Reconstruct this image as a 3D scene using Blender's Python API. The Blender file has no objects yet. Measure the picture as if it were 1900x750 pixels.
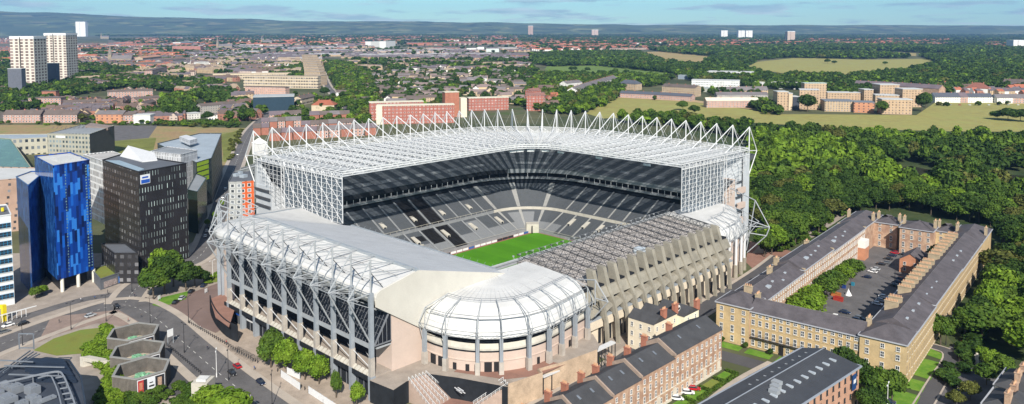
import bpy, math, random
import numpy as np
from mathutils import Vector, Matrix
R = math.radians
S = bpy.context.scene
COL = S.collection

# ---------------------------------------------------------------- camera
cam_d = bpy.data.cameras.new('camera')
cam = bpy.data.objects.new('camera', cam_d); COL.objects.link(cam)
S.camera = cam
F, PX0, HZ, PIT, YAW, H = 1450.0, 950.0, 52.0, R(4), R(44), 115.0
YP = HZ + F*math.tan(PIT)
cam.location = (0, 0, H)
cam.rotation_euler = (math.pi/2-PIT, 0, YAW)
cam_d.sensor_width = 36; cam_d.lens = F/1900*36
cam_d.shift_y = -(375-YP)/1900
cam_d.clip_start = 1; cam_d.clip_end = 120000

# ---------------------------------------------------------------- sun, sky, exposure
SUN_EL, SUN_AZ = R(36), R(129)          # compass bearing of the sun, 0 = +Y, clockwise
sd = bpy.data.lights.new('sun', 'SUN'); sd.energy = 4.9; sd.angle = R(.5); sd.color = (1, .935, .835)
sun = bpy.data.objects.new('sun', sd); COL.objects.link(sun)
sun.rotation_euler = Vector((math.sin(SUN_AZ)*math.cos(SUN_EL), math.cos(SUN_AZ)*math.cos(SUN_EL), math.sin(SUN_EL))).to_track_quat('Z', 'Y').to_euler()
sun.location = (0, 0, 400)
W = bpy.data.worlds.new('World'); S.world = W; W.use_nodes = True
def world():
    nt = W.node_tree; n = nt.nodes; l = nt.links; n.clear()
    out = n.new('ShaderNodeOutputWorld'); bg = n.new('ShaderNodeBackground'); l.new(bg.outputs[0], out.inputs[0])
    sky = n.new('ShaderNodeTexSky'); sky.sky_type = 'NISHITA'; sky.sun_disc = False
    sky.sun_elevation = SUN_EL; sky.sun_rotation = SUN_AZ; sky.altitude = 100
    sky.air_density = 1.0; sky.dust_density = .15; sky.ozone_density = 3.0
    bg.inputs[1].default_value = .085
    # thin flat cloud bands seen just above the horizon
    tc = n.new('ShaderNodeTexCoord'); sep = n.new('ShaderNodeSeparateXYZ'); l.new(tc.outputs['Generated'], sep.inputs[0])
    zc = n.new('ShaderNodeMath'); zc.operation = 'MAXIMUM'; l.new(sep.outputs[2], zc.inputs[0]); zc.inputs[1].default_value = .002
    za = n.new('ShaderNodeMath'); za.operation = 'ADD'; l.new(zc.outputs[0], za.inputs[0]); za.inputs[1].default_value = .10
    dx = n.new('ShaderNodeMath'); dx.operation = 'DIVIDE'; l.new(sep.outputs[0], dx.inputs[0]); l.new(za.outputs[0], dx.inputs[1])
    dy = n.new('ShaderNodeMath'); dy.operation = 'DIVIDE'; l.new(sep.outputs[1], dy.inputs[0]); l.new(za.outputs[0], dy.inputs[1])
    cb = n.new('ShaderNodeCombineXYZ'); l.new(dx.outputs[0], cb.inputs[0]); l.new(dy.outputs[0], cb.inputs[1])
    nz = n.new('ShaderNodeTexNoise'); l.new(cb.outputs[0], nz.inputs['Vector']); nz.inputs['Scale'].default_value = 1.15
    nz.inputs['Detail'].default_value = 7; nz.inputs['Roughness'].default_value = .58
    cr = n.new('ShaderNodeValToRGB'); l.new(nz.outputs[0], cr.inputs[0])
    cr.color_ramp.elements[0].position = .50; cr.color_ramp.elements[0].color = (0, 0, 0, 1)
    cr.color_ramp.elements[1].position = .60; cr.color_ramp.elements[1].color = (1, 1, 1, 1)
    mu = n.new('ShaderNodeMath'); mu.operation = 'MULTIPLY'; l.new(cr.outputs[0], mu.inputs[0]); mu.inputs[1].default_value = .62
    nz2 = n.new('ShaderNodeTexNoise'); l.new(cb.outputs[0], nz2.inputs['Vector']); nz2.inputs['Scale'].default_value = 1.9; nz2.inputs['Detail'].default_value = 5
    cc = n.new('ShaderNodeValToRGB'); l.new(nz2.outputs[0], cc.inputs[0])
    cc.color_ramp.elements[0].position = .42; cc.color_ramp.elements[0].color = (3.2, 4.2, 5.2, 1)
    cc.color_ramp.elements[1].position = .68; cc.color_ramp.elements[1].color = (7.4, 8.0, 8.4, 1)
    tint = n.new('ShaderNodeMix'); tint.data_type = 'RGBA'; tint.blend_type = 'MULTIPLY'; tint.inputs[0].default_value = 1
    l.new(sky.outputs[0], tint.inputs[6])
    hr_ = n.new('ShaderNodeMapRange'); l.new(sep.outputs[2], hr_.inputs[0]); hr_.inputs[1].default_value = .06; hr_.inputs[2].default_value = .35
    tt = n.new('ShaderNodeMix'); tt.data_type = 'RGBA'; l.new(hr_.outputs[0], tt.inputs[0]); tt.inputs[6].default_value = SKY_TINT; tt.inputs[7].default_value = (.86, .84, .80, 1)
    l.new(tt.outputs[2], tint.inputs[7])
    mx = n.new('ShaderNodeMix'); mx.data_type = 'RGBA'; l.new(mu.outputs[0], mx.inputs[0]); l.new(tint.outputs[2], mx.inputs[6]); l.new(cc.outputs[0], mx.inputs[7])
    l.new(mx.outputs[2], bg.inputs[0])
SKY_TINT = (.66, 1.02, 1.12, 1)
world()
S.view_settings.view_transform = 'Standard'; S.view_settings.look = 'None'
S.view_settings.exposure = .46; S.view_settings.gamma = 1; S.view_settings.use_curve_mapping = False
S.render.engine = 'CYCLES'
S.cycles.use_denoising = True; S.cycles.denoiser = 'OPENIMAGEDENOISE'; S.cycles.denoising_input_passes = 'RGB_ALBEDO_NORMAL'; S.cycles.denoising_prefilter = 'ACCURATE'
S.cycles.max_bounces = 6; S.cycles.diffuse_bounces = 3; S.cycles.glossy_bounces = 2; S.cycles.transparent_max_bounces = 12
S.cycles.volume_bounces = 0; S.cycles.transmission_bounces = 2
S.cycles.use_adaptive_sampling = True; S.cycles.adaptive_threshold = .01

# ---------------------------------------------------------------- picture point -> point in the place
_fw = np.array([-math.sin(YAW)*math.cos(PIT), math.cos(YAW)*math.cos(PIT), -math.sin(PIT)])
_rt = np.array([math.cos(YAW), math.sin(YAW), 0.0]); _up = np.cross(_rt, _fw)
def P(px, py, z=0.0):
    d = _fw + _rt*(px-PX0)/F - _up*(py-YP)/F
    t = (z-H)/d[2]
    return (float(d[0]*t), float(d[1]*t))
def Zat(px, py, x, y):
    d = _fw + _rt*(px-PX0)/F - _up*(py-YP)/F
    return float(H + d[2]*math.hypot(x, y)/math.hypot(d[0], d[1]))
def proj(x, y, z=0.0):
    v = np.array([x, y, z-H]); dd = v@_fw
    return PX0+F*(v@_rt)/dd, YP-F*(v@_up)/dd
def inpoly(x, y, poly):
    c = False; j = len(poly)-1
    for i in range(len(poly)):
        xi, yi = poly[i]; xj, yj = poly[j]
        if (yi > y) != (yj > y) and x < (xj-xi)*(y-yi)/(yj-yi)+xi: c = not c
        j = i
    return c

# ---------------------------------------------------------------- materials
MATS = {}
def M(name, col, rough=.85, var=.18, scale=.25, spec=.3, metal=0, rnd=0.0, bump=0.0, hue=None, alpha=1.0, fine=3.0):
    if name in MATS: return MATS[name]
    m = bpy.data.materials.new(name); m.use_nodes = True; nt = m.node_tree; n = nt.nodes; l = nt.links
    b = n['Principled BSDF']; b.inputs['Roughness'].default_value = rough; b.inputs['Metallic'].default_value = metal
    b.inputs['Specular IOR Level'].default_value = spec
    c = (*col, 1)
    if var > 0:
        geo = n.new('ShaderNodeNewGeometry')
        a = n.new('ShaderNodeTexNoise'); a.inputs['Scale'].default_value = scale; a.inputs['Detail'].default_value = 6; a.inputs['Roughness'].default_value = .65
        l.new(geo.outputs['Position'], a.inputs['Vector'])
        f = n.new('ShaderNodeTexNoise'); f.inputs['Scale'].default_value = fine; f.inputs['Detail'].default_value = 2
        l.new(geo.outputs['Position'], f.inputs['Vector'])
        ad = n.new('ShaderNodeMath'); ad.operation = 'MULTIPLY_ADD'; l.new(f.outputs[0], ad.inputs[0]); ad.inputs[1].default_value = .35; l.new(a.outputs[0], ad.inputs[2])
        mr = n.new('ShaderNodeMapRange'); l.new(ad.outputs[0], mr.inputs[0])
        mr.inputs[1].default_value = .45; mr.inputs[2].default_value = .9; mr.inputs[3].default_value = 1-var; mr.inputs[4].default_value = 1+var
        if rnd:
            oi = n.new('ShaderNodeObjectInfo'); mm = n.new('ShaderNodeMath'); mm.operation = 'MULTIPLY_ADD'
            l.new(oi.outputs['Random'], mm.inputs[0]); mm.inputs[1].default_value = rnd; mm.inputs[2].default_value = 1-rnd/2
            m2 = n.new('ShaderNodeMath'); m2.operation = 'MULTIPLY'; l.new(mm.outputs[0], m2.inputs[0]); l.new(mr.outputs[0], m2.inputs[1]); src = m2.outputs[0]
        else: src = mr.outputs[0]
        if hue:      # drifts towards a second colour
            mixc = n.new('ShaderNodeMix'); mixc.data_type = 'RGBA'; mixc.inputs[6].default_value = c; mixc.inputs[7].default_value = (*hue, 1)
            h = n.new('ShaderNodeMapRange'); h.inputs[1].default_value = .42; h.inputs[2].default_value = .62
            if rnd: l.new(n['Object Info'].outputs['Random'], h.inputs[0]); h.inputs[1].default_value = 0; h.inputs[2].default_value = 1
            else: l.new(a.outputs[0], h.inputs[0])
            l.new(h.outputs[0], mixc.inputs[0]); base = mixc.outputs[2]
        else: base = None
        v = n.new('ShaderNodeMix'); v.data_type = 'RGBA'; v.blend_type = 'MULTIPLY'; v.inputs[0].default_value = 1
        if base: l.new(base, v.inputs[6])
        else: v.inputs[6].default_value = c
        l.new(src, v.inputs[7]); l.new(v.outputs[2], b.inputs['Base Color'])
        if bump:
            bp = n.new('ShaderNodeBump'); bp.inputs['Strength'].default_value = bump; bp.inputs['Distance'].default_value = .3
            l.new(ad.outputs[0], bp.inputs['Height']); l.new(bp.outputs[0], b.inputs['Normal'])
    else: b.inputs['Base Color'].default_value = c
    b.inputs['Alpha'].default_value = alpha
    MATS[name] = m
    return m
def _math(n, l, op, a, b=None, c=None):
    x = n.new('ShaderNodeMath'); x.operation = op
    for i, v in enumerate((a, b, c)):
        if v is None: continue
        if isinstance(v, (int, float)): x.inputs[i].default_value = v
        else: l.new(v, x.inputs[i])
    return x.outputs[0]
def FM(name, wall, win=(.02, .025, .035), bay=3.0, flr=3.0, ww=.4, wh=.5, uo=0.0, zo=0.0, trim=None, jit=0.0, rough=.8, wallvar=.15, drop=0.0):
    """wall whose window openings are a pattern of bays and floors, for blocks too far off to need separate sashes"""
    if name in MATS: return MATS[name]
    m = M(name, wall, rough, wallvar, .15); nt = m.node_tree; n = nt.nodes; l = nt.links; b = n['Principled BSDF']
    src = b.inputs['Base Color'].links[0].from_socket
    g = n.new('ShaderNodeNewGeometry'); sp = n.new('ShaderNodeSeparateXYZ'); l.new(g.outputs['Position'], sp.inputs[0])
    sn = n.new('ShaderNodeSeparateXYZ'); l.new(g.outputs['True Normal'], sn.inputs[0])
    u = _math(n, l, 'SUBTRACT', _math(n, l, 'MULTIPLY', sp.outputs[1], sn.outputs[0]), _math(n, l, 'MULTIPLY', sp.outputs[0], sn.outputs[1]))
    ub = _math(n, l, 'DIVIDE', _math(n, l, 'ADD', u, uo+5000*bay), bay); zb = _math(n, l, 'DIVIDE', _math(n, l, 'ADD', sp.outputs[2], zo+100*flr), flr)
    if jit:
        fl = _math(n, l, 'FLOOR', zb); ub = _math(n, l, 'ADD', ub, _math(n, l, 'MULTIPLY', _math(n, l, 'SINE', _math(n, l, 'MULTIPLY', fl, 12.9)), jit))
    def inside(x, w): return _math(n, l, 'LESS_THAN', _math(n, l, 'ABSOLUTE', _math(n, l, 'SUBTRACT', _math(n, l, 'FRACT', x), .5)), w/2)
    vert = _math(n, l, 'LESS_THAN', _math(n, l, 'ABSOLUTE', sn.outputs[2]), .4)
    mask = _math(n, l, 'MULTIPLY', _math(n, l, 'MULTIPLY', inside(ub, ww), inside(zb, wh)), vert)
    wn = n.new('ShaderNodeTexWhiteNoise'); cb = n.new('ShaderNodeCombineXYZ')
    l.new(_math(n, l, 'FLOOR', ub), cb.inputs[0]); l.new(_math(n, l, 'FLOOR', zb), cb.inputs[1]); l.new(cb.outputs[0], wn.inputs['Vector'])
    if drop:
        c2 = n.new('ShaderNodeCombineXYZ'); l.new(_math(n, l, 'FLOOR', _math(n, l, 'MULTIPLY', ub, .4)), c2.inputs[0]); l.new(_math(n, l, 'FLOOR', zb), c2.inputs[1]); w2 = n.new('ShaderNodeTexWhiteNoise'); l.new(c2.outputs[0], w2.inputs['Vector'])
        mask = _math(n, l, 'MULTIPLY', mask, _math(n, l, 'GREATER_THAN', _math(n, l, 'MULTIPLY_ADD', wn.outputs[0], .3, w2.outputs[0]), drop))
    wc = n.new('ShaderNodeMix'); wc.data_type = 'RGBA'; l.new(_math(n, l, 'POWER', wn.outputs[0], 2.5), wc.inputs[0])
    wc.inputs[6].default_value = (*win, 1); wc.inputs[7].default_value = tuple(min(1, x*3+.12) for x in win)+(1,)
    if trim:
        tm = _math(n, l, 'MULTIPLY', _math(n, l, 'MULTIPLY', inside(ub, min(.95, ww*1.45)), inside(zb, min(.95, wh*1.3))), vert)
        t = n.new('ShaderNodeMix'); t.data_type = 'RGBA'; l.new(tm, t.inputs[0]); l.new(src, t.inputs[6]); t.inputs[7].default_value = (*trim, 1); src = t.outputs[2]
    mx = n.new('ShaderNodeMix'); mx.data_type = 'RGBA'; l.new(mask, mx.inputs[0]); l.new(src, mx.inputs[6]); l.new(wc.outputs[2], mx.inputs[7])
    l.new(mx.outputs[2], b.inputs['Base Color'])
    rg = _math(n, l, 'MULTIPLY_ADD', mask, .2-rough, rough); l.new(rg, b.inputs['Roughness'])
    return m
def TM(name, col, trans, rough=.5):
    """translucent sheet: part diffuse, part clear"""
    m = bpy.data.materials.new(name); m.use_nodes = True; n = m.node_tree.nodes; l = m.node_tree.links
    b = n['Principled BSDF']; b.inputs['Base Color'].default_value = (*col, 1); b.inputs['Roughness'].default_value = rough
    t = n.new('ShaderNodeBsdfTransparent'); t.inputs[0].default_value = (.9, .95, 1, 1)
    x = n.new('ShaderNodeMixShader'); x.inputs[0].default_value = trans
    l.new(b.outputs[0], x.inputs[1]); l.new(t.outputs[0], x.inputs[2]); l.new(x.outputs[0], n['Material Output'].inputs[0])
    return m

# ---------------------------------------------------------------- mesh builder
class MB:
    def __init__(s): s.v = []; s.f = []; s.m = []
    def add(s, vs, fs, m=0):
        o = len(s.v); s.v += [tuple(map(float, p)) for p in vs]; s.f += [tuple(o+i for i in f) for f in fs]; s.m += [m]*len(fs)
    def poly(s, pts, m=0): s.add(pts, [tuple(range(len(pts)))], m)
    def box(s, x0, x1, y0, y1, z0, z1, m=0, top=None):
        s.prism([(x0, y0), (x1, y0), (x1, y1), (x0, y1)], z0, z1, m, top)
    def prism(s, poly, z0, z1, m=0, top=None):
        n = len(poly)
        a = sum(poly[i][0]*poly[(i+1) % n][1]-poly[(i+1) % n][0]*poly[i][1] for i in range(n))
        if a < 0: poly = poly[::-1]; z1 = z1[::-1] if isinstance(z1, (list, tuple)) else z1
        zt = z1 if isinstance(z1, (list, tuple)) else [z1]*n
        vs = [(x, y, z0) for x, y in poly]+[(poly[i][0], poly[i][1], zt[i]) for i in range(n)]
        s.add(vs, [(i, (i+1) % n, n+(i+1) % n, n+i) for i in range(n)]+[tuple(range(n-1, -1, -1))], m)
        s.add([vs[n+i] for i in range(n)], [tuple(range(n))], m if top is None else top)
    def obox(s, cx, cy, z0, z1, lx, ly, a=0, m=0, top=None):
        c, t = math.cos(a), math.sin(a)
        s.prism([(cx+dx*lx/2*c-dy*ly/2*t, cy+dx*lx/2*t+dy*ly/2*c) for dx, dy in ((-1, -1), (1, -1), (1, 1), (-1, 1))], z0, z1, m, top)
    def tube(s, p, q, r, n=4, m=0, r2=None):
        p = np.array(p, float); q = np.array(q, float); d = q-p; L = np.linalg.norm(d)
        if L < 1e-6: return
        d /= L; u = np.cross(d, (0, 0, 1) if abs(d[2]) < .95 else (1, 0, 0)); u /= np.linalg.norm(u); w = np.cross(d, u)
        r2 = r if r2 is None else r2; vs = []
        for b, rr in ((p, r), (q, r2)):
            for k in range(n):
                a = 2*math.pi*(k+.5)/n; vs.append(b+rr*(math.cos(a)*u+math.sin(a)*w))
        s.add(vs, [(k, (k+1) % n, n+(k+1) % n, n+k) for k in range(n)]+[tuple(range(n-1, -1, -1)), tuple(range(n, 2*n))], m)
    def gable(s, cx, cy, z0, ze, zr, L, Wd, a=0, mw=0, mr=1, hip=0.0, over=.3, gm=None):
        """house block with its ridge along its length L"""
        c, t = math.cos(a), math.sin(a)
        def q(u, v, z): return (cx+u*c-v*t, cy+u*t+v*c, z)
        l, w = L/2, Wd/2
        s.obox(cx, cy, z0, ze, L, Wd, a, mw)
        h = hip*w
        if not hip:
            for sx in (-1, 1):
                tri = [q(sx*l, -w, ze), q(sx*l, w, ze), q(sx*l, 0, zr)]
                s.poly(tri if sx > 0 else tri[::-1], mw if gm is None else gm)
        L2, W2 = l+over, w+over; zo = ze-(zr-ze)*over/w
        r0, r1 = q(-L2+h, 0, zr+.05), q(L2-h, 0, zr+.05)
        A, B, C_, D = q(-L2, -W2, zo+.05), q(L2, -W2, zo+.05), q(L2, W2, zo+.05), q(-L2, W2, zo+.05)
        s.poly([A, B, r1, r0], mr); s.poly([C_, D, r0, r1], mr)
        if hip: s.poly([B, C_, r1], mr); s.poly([D, A, r0], mr)
    def build(s, name, mats, parent=None, smooth=False):
        me = bpy.data.meshes.new(name); me.from_pydata(s.v, [], s.f)
        for k in (mats if isinstance(mats, (list, tuple)) else [mats]): me.materials.append(k)
        if any(s.m): me.polygons.foreach_set('material_index', s.m)
        if smooth: me.polygons.foreach_set('use_smooth', [True]*len(s.f))
        me.update()
        return link(name, me, parent)
def link(name, me, parent=None):
    o = bpy.data.objects.new(name, me); COL.objects.link(o)
    if parent is not None: adopt(o, parent)
    return o
LOC = {}
def adopt(o, parent):
    """parent o, whose mesh is laid out in world coordinates, and keep it where it is"""
    o.parent = parent
    if parent.name in LOC: o.matrix_parent_inverse = Matrix.Translation(-Vector(LOC[parent.name]))
def tag(o, label=None, cat=None, group=None, kind=None):
    for k, v in (('label', label), ('category', cat), ('group', group), ('kind', kind)):
        if v: o[k] = v
    return o
def thing(name, label, cat, loc, group=None, world=True, rot=0):
    o = bpy.data.objects.new(name, None); COL.objects.link(o); o.location = loc; o.rotation_euler.z = rot; o.empty_display_size = 1
    if world: LOC[o.name] = tuple(loc)
    return tag(o, label, cat, group)
def struct(name, mb, mats): return tag(mb.build(name, mats), kind='structure')
def sheet(name, poly, z, mat, img=True):
    mb = MB(); pts = [P(x, y, z) for x, y in poly] if img else poly
    a = sum(pts[i][0]*pts[(i+1) % len(pts)][1]-pts[(i+1) % len(pts)][0]*pts[i][1] for i in range(len(pts)))
    if a < 0: pts = pts[::-1]
    mb.poly([(x, y, z) for x, y in pts]); return struct(name, mb, mat)
def copy_thing(src, loc, rot=None, label=None, scale=None, group=None):
    r = src.copy(); COL.objects.link(r); r.location = loc
    if rot is not None: r.rotation_euler.z = rot
    if scale: r.scale = scale if isinstance(scale, tuple) else (scale,)*3
    if label: r['label'] = label
    if group: r['group'] = group
    for ch in src.children:
        c = ch.copy(); COL.objects.link(c); c.parent = r
        for g in ch.children:
            d = g.copy(); COL.objects.link(d); d.parent = c
    return r
rng = random.Random(7)
# ================================================================ ground, roads, paths, far hills, haze
GRASSD = M('rough_green', (.035, .062, .018), .95, .35, .05, hue=(.055, .07, .025))
mb = MB(); mb.poly([(x*math.cos(YAW)-y*math.sin(YAW), x*math.sin(YAW)+y*math.cos(YAW), 0) for x, y in ((-18900, -590), (18900, -590), (18900, 19900), (-18900, 19900))])
struct('ground', mb, M('town_ground', (.058, .078, .032), .95, .35, .004, fine=.05, hue=(.12, .115, .06)))
ASPH = M('asphalt', (.125, .12, .122), .9, .26, .14, fine=1.5)
ASPHD = M('dark_asphalt', (.085, .083, .088), .9, .16, .08, fine=1.5)
PAVL = M('pale_paving', (.42, .365, .31), .9, .14, .15)
PAVR = M('pink_paving', (.30, .17, .14), .9, .18, .2)
LAWN = M('bright_lawn', (.10, .23, .018), .95, .22, .25, hue=(.14, .24, .03))
LAWNY = M('dry_lawn', (.20, .22, .045), .95, .25, .12, hue=(.14, .19, .035))
MOOR = M('dry_moor_grass', (.33, .30, .095), .95, .3, .02, hue=(.25, .25, .075), fine=.1)
MOORT = M('tan_field', (.40, .29, .13), .95, .2, .008, hue=(.24, .22, .085), fine=.05)
FIELDG = M('green_field', (.13, .20, .04), .95, .2, .01, fine=.1)
WASTE = M('waste_ground', (.36, .25, .13), .95, .35, .03, hue=(.19, .19, .07), fine=.3)
PAVE = M('grey_brown_paving', (.33, .285, .245), .9, .22, .2)
REDP = M('red_brown_paving', (.27, .15, .115), .9, .2, .2)
LINE = M('road_paint', (.62, .62, .58), .8, .15, .5)
def off(pts, d):
    out = []
    for i in range(len(pts)):
        a = pts[max(0, i-1)]; b = pts[min(len(pts)-1, i+1)]; dx, dy = b[0]-a[0], b[1]-a[1]; L = math.hypot(dx, dy)
        out.append((pts[i][0]-dy/L*d, pts[i][1]+dx/L*d))
    return out
def smooth(pts, n=6):
    out = []
    for i in range(len(pts)-1):
        p0, p1, p2, p3 = pts[max(0, i-1)], pts[i], pts[i+1], pts[min(len(pts)-1, i+2)]
        for k in range(n):
            t = k/n; out.append(tuple(.5*((2*p1[j])+(-p0[j]+p2[j])*t+(2*p0[j]-5*p1[j]+4*p2[j]-p3[j])*t*t+(-p0[j]+3*p1[j]-3*p2[j]+p3[j])*t**3) for j in (0, 1)))
    return out+[pts[-1]]
def strip(mb, A, B, z, m=0):
    for i in range(len(A)-1): mb.poly([(*A[i], z), (*A[i+1], z), (*B[i+1], z), (*B[i], z)][::-1], m)
def road(name, img, w, z=.06, mat=None, side=3.0, dash=True, world=False, kerb=True):
    c = smooth(img if world else [P(x, y) for x, y in img]); L, Rr_ = off(c, w/2), off(c, -w/2)
    mb = MB(); strip(mb, L, Rr_, z); struct(name, mb, mat or ASPH)
    if side:
        for s in (1, -1):
            a, b = off(c, s*w/2), off(c, s*(w/2+side)); mb = MB()
            for i in range(len(a)-1):
                q = [a[i], a[i+1], b[i+1], b[i]]; mb.prism(q, 0, z+.12, 0)
            struct('pavement', mb, PAVL)
    if dash:
        mb = MB(); 
        acc = 0
        for i in range(len(c)-1):
            a, b = c[i], c[i+1]; d = math.hypot(b[0]-a[0], b[1]-a[1]); n = max(1, int(d/9)); 
            for k in range(n):
                t0, t1 = (k+.25)/n, (k+.65)/n; p, q = [(a[0]+(b[0]-a[0])*t, a[1]+(b[1]-a[1])*t) for t in (t0, t1)]
                nx, ny = -(b[1]-a[1])/d*.10, (b[0]-a[0])/d*.10
                mb.poly([(p[0]-nx, p[1]-ny, z+.012), (q[0]-nx, q[1]-ny, z+.012), (q[0]+nx, q[1]+ny, z+.012), (p[0]+nx, p[1]+ny, z+.012)])
        struct('road_markings', mb, LINE)
    return c
# town side
sheet('paved_ground', [(-80, 470), (380, 470), (432, 560), (520, 640), (760, 860), (-80, 860)], .02, PAVE)
sheet('paved_ground', [(200, 560), (370, 440), (440, 440), (480, 470), (480, 600), (420, 640)], .03, PAVE)
sheet('apron_paving', [(425, 560), (700, 720), (720, 800), (560, 800), (392, 640), (385, 585)], .035, M('apron_stone', (.37, .305, .25), .9, .25, .2))
road('road', [(-120, 700), (-30, 652), (60, 618), (150, 586), (226, 566), (285, 588), (345, 640), (415, 700), (500, 765), (620, 850)], 13.5, .05)
road('road', [(232, 562), (262, 528), (330, 497), (376, 470), (398, 420), (420, 350), (445, 285), (468, 240), (510, 200)], 10.5, .064)
road('road', [(-80, 640), (0, 606), (80, 578), (160, 555), (232, 545)], 6, .055, side=0, dash=False)
sheet('car_park', [(292, 570), (330, 552), (420, 520), (432, 600), (400, 618), (372, 606)], .045, M('red_brown_tarmac', (.19, .135, .12), .9, .15, .1))
sheet('plaza', [(318, 640), (345, 640), (380, 700), (395, 735), (300, 735), (300, 665)], .042, ASPHD)
sheet('traffic_island', [(95, 588), (220, 575), (262, 600), (235, 606), (180, 600), (100, 622), (70, 636)], .09, M('pinkish_paving', (.27, .205, .175), .9, .2, .2))
sheet('lawn', [(62, 650), (100, 628), (150, 612), (187, 608), (205, 620), (190, 640), (165, 655), (105, 660)], .1, LAWNY)
sheet('lawn', [(282, 566), (300, 552), (350, 540), (345, 555), (300, 570)], .1, LAWN)
sheet('lawn', [(375, 525), (385, 515), (425, 500), (432, 512), (400, 524)], .1, LAWNY)
sheet('lawn', [(172, 520), (200, 480), (232, 482), (240, 500), (190, 520)], .1, LAWNY)
sheet('waste_ground', [(-60, 232), (180, 232), (460, 238), (445, 285), (430, 330), (200, 300), (-60, 275)], .02, WASTE)
sheet('grass_verge', [(205, 262), (290, 256), (280, 300), (205, 300)], .03, M('rank_grass', (.16, .175, .04), .95, .3, .06))
sheet('grass_verge', [(410, 250), (452, 240), (436, 300), (415, 300)], .03, M('rank_grass', (.16, .175, .04), .95, .3, .06))
sheet('asphalt_lot', [(208, 233), (292, 233), (276, 256), (208, 262)], .03, ASPH)
# street between the stadium and the terraces
road('street', [(-152.5, 165), (-153.5, 200), (-157.5, 235), (-160.5, 270), (-163.5, 310), (-167, 345), (-171, 372)], 7.5, .05, ASPHD, side=1.6, dash=False, world=True)
sheet('forecourt_paving', [(-168, 340), (-158, 300), (-160, 345), (-168, 385), (-196, 388), (-180, 352)], .03, REDP, img=False)
sheet('side_paving', [(-172, 213), (-160, 213), (-163, 325), (-173, 325)], .03, PAVE, img=False)
sheet('back_lane', [(-160, 170), (-146, 170), (-148, 215), (-160, 230)], .04, REDP, img=False)
# terrace courtyard, streets to the east
TA = R(5.35); TO = (-141.8, 256.3)
def TT(u, v, z=None):
    p = (TO[0]+u*math.cos(TA)-v*math.sin(TA), TO[1]+u*math.sin(TA)+v*math.cos(TA)); return p if z is None else (*p, z)
sheet('courtyard', [TT(10, 10), TT(52, 10), TT(52, 175), TT(10, 175)], .04, ASPH, img=False)
road('street', [(-152, 236), (-138, 243), (-110, 246), (-96, 247)], 8, .055, ASPHD, side=0, dash=False, world=True)
road('street', [(-110, 160), (-113, 190), (-115.5, 225), (-114, 250)], 6.5, .05, ASPHD, side=1.8, dash=False, world=True)
sheet('street_surface', [(1752, 650), (1770, 638), (1850, 690), (1838, 760), (1690, 780), (1730, 700)], .04, ASPH)
road('street', [(1690, 790), (1735, 715), (1765, 660), (1720, 640), (1690, 632)], 4.6, .06, ASPHD, side=.5, dash=False)
for q in ([(1700, 646), (1716, 642), (1752, 658), (1748, 668), (1700, 652)], [(1694, 660), (1745, 673), (1727, 705), (1678, 690)], [(1672, 697), (1720, 710), (1712, 728), (1650, 712)], [(1645, 717), (1708, 735), (1696, 760), (1600, 760), (1610, 725)]):
    sheet('lawn', q, .12, LAWN)
sheet('park_grass', [(1390, 470), (1398, 300), (1200, 215), (1240, 205), (1900, 235), (2000, 240), (2000, 760), (1840, 690), (1770, 640), (1740, 600), (1800, 480), (1640, 400), (1480, 440)], .02, GRASSD)
sheet('park_path', [(1395, 470), (1410, 455), (1500, 430), (1560, 395), (1570, 400), (1510, 440), (1420, 470)], .05, PAVE)
WATER = M('pond_water', (.05, .05, .035), .12, .2, .1, .6)
sheet('pond', [(1652, 312), (1690, 308), (1738, 318), (1740, 332), (1700, 334), (1660, 326)], .06, WATER)
sheet('pond', [(1850, 330), (1880, 325), (1960, 330), (1960, 352), (1880, 350)], .06, WATER)
# moor and fields
sheet('moor', [(1085, 210), (1120, 192), (1150, 181), (1290, 188), (1350, 197), (1440, 212), (1500, 212), (1700, 214), (1740, 187), (1860, 188), (1980, 190), (1980, 245), (1780, 244), (1600, 240), (1400, 228), (1320, 224), (1210, 215), (1120, 220)], .05, MOOR)
sheet('field', [(1180, 97), (1240, 95.5), (1330, 107), (1300, 122), (1270, 124), (1225, 112)], .4, MOORT)
sheet('field', [(1380, 127), (1405, 115), (1480, 107), (1600, 111), (1735, 109), (1750, 117), (1700, 119), (1690, 131), (1600, 138), (1560, 143), (1480, 140), (1410, 130)], .3, MOOR)
sheet('field', [(1500, 92), (1600, 94.5), (1700, 99), (1700, 104), (1600, 101), (1510, 96)], .6, MOORT)
sheet('field', [(1015, 123), (1100, 121), (1235, 131), (1228, 142), (1150, 140), (1060, 137), (1010, 130)], .3, FIELDG)
sheet('field', [(1372, 101), (1440, 90.5), (1445, 97), (1385, 105)], .6, MOORT)
sheet('field', [(100, 178), (122, 163), (160, 154), (155, 170), (130, 182)], .2, LAWN)
sheet('lawn', [(411, 174), (435, 170), (436, 184), (411, 187)], .2, FIELDG)
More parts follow.
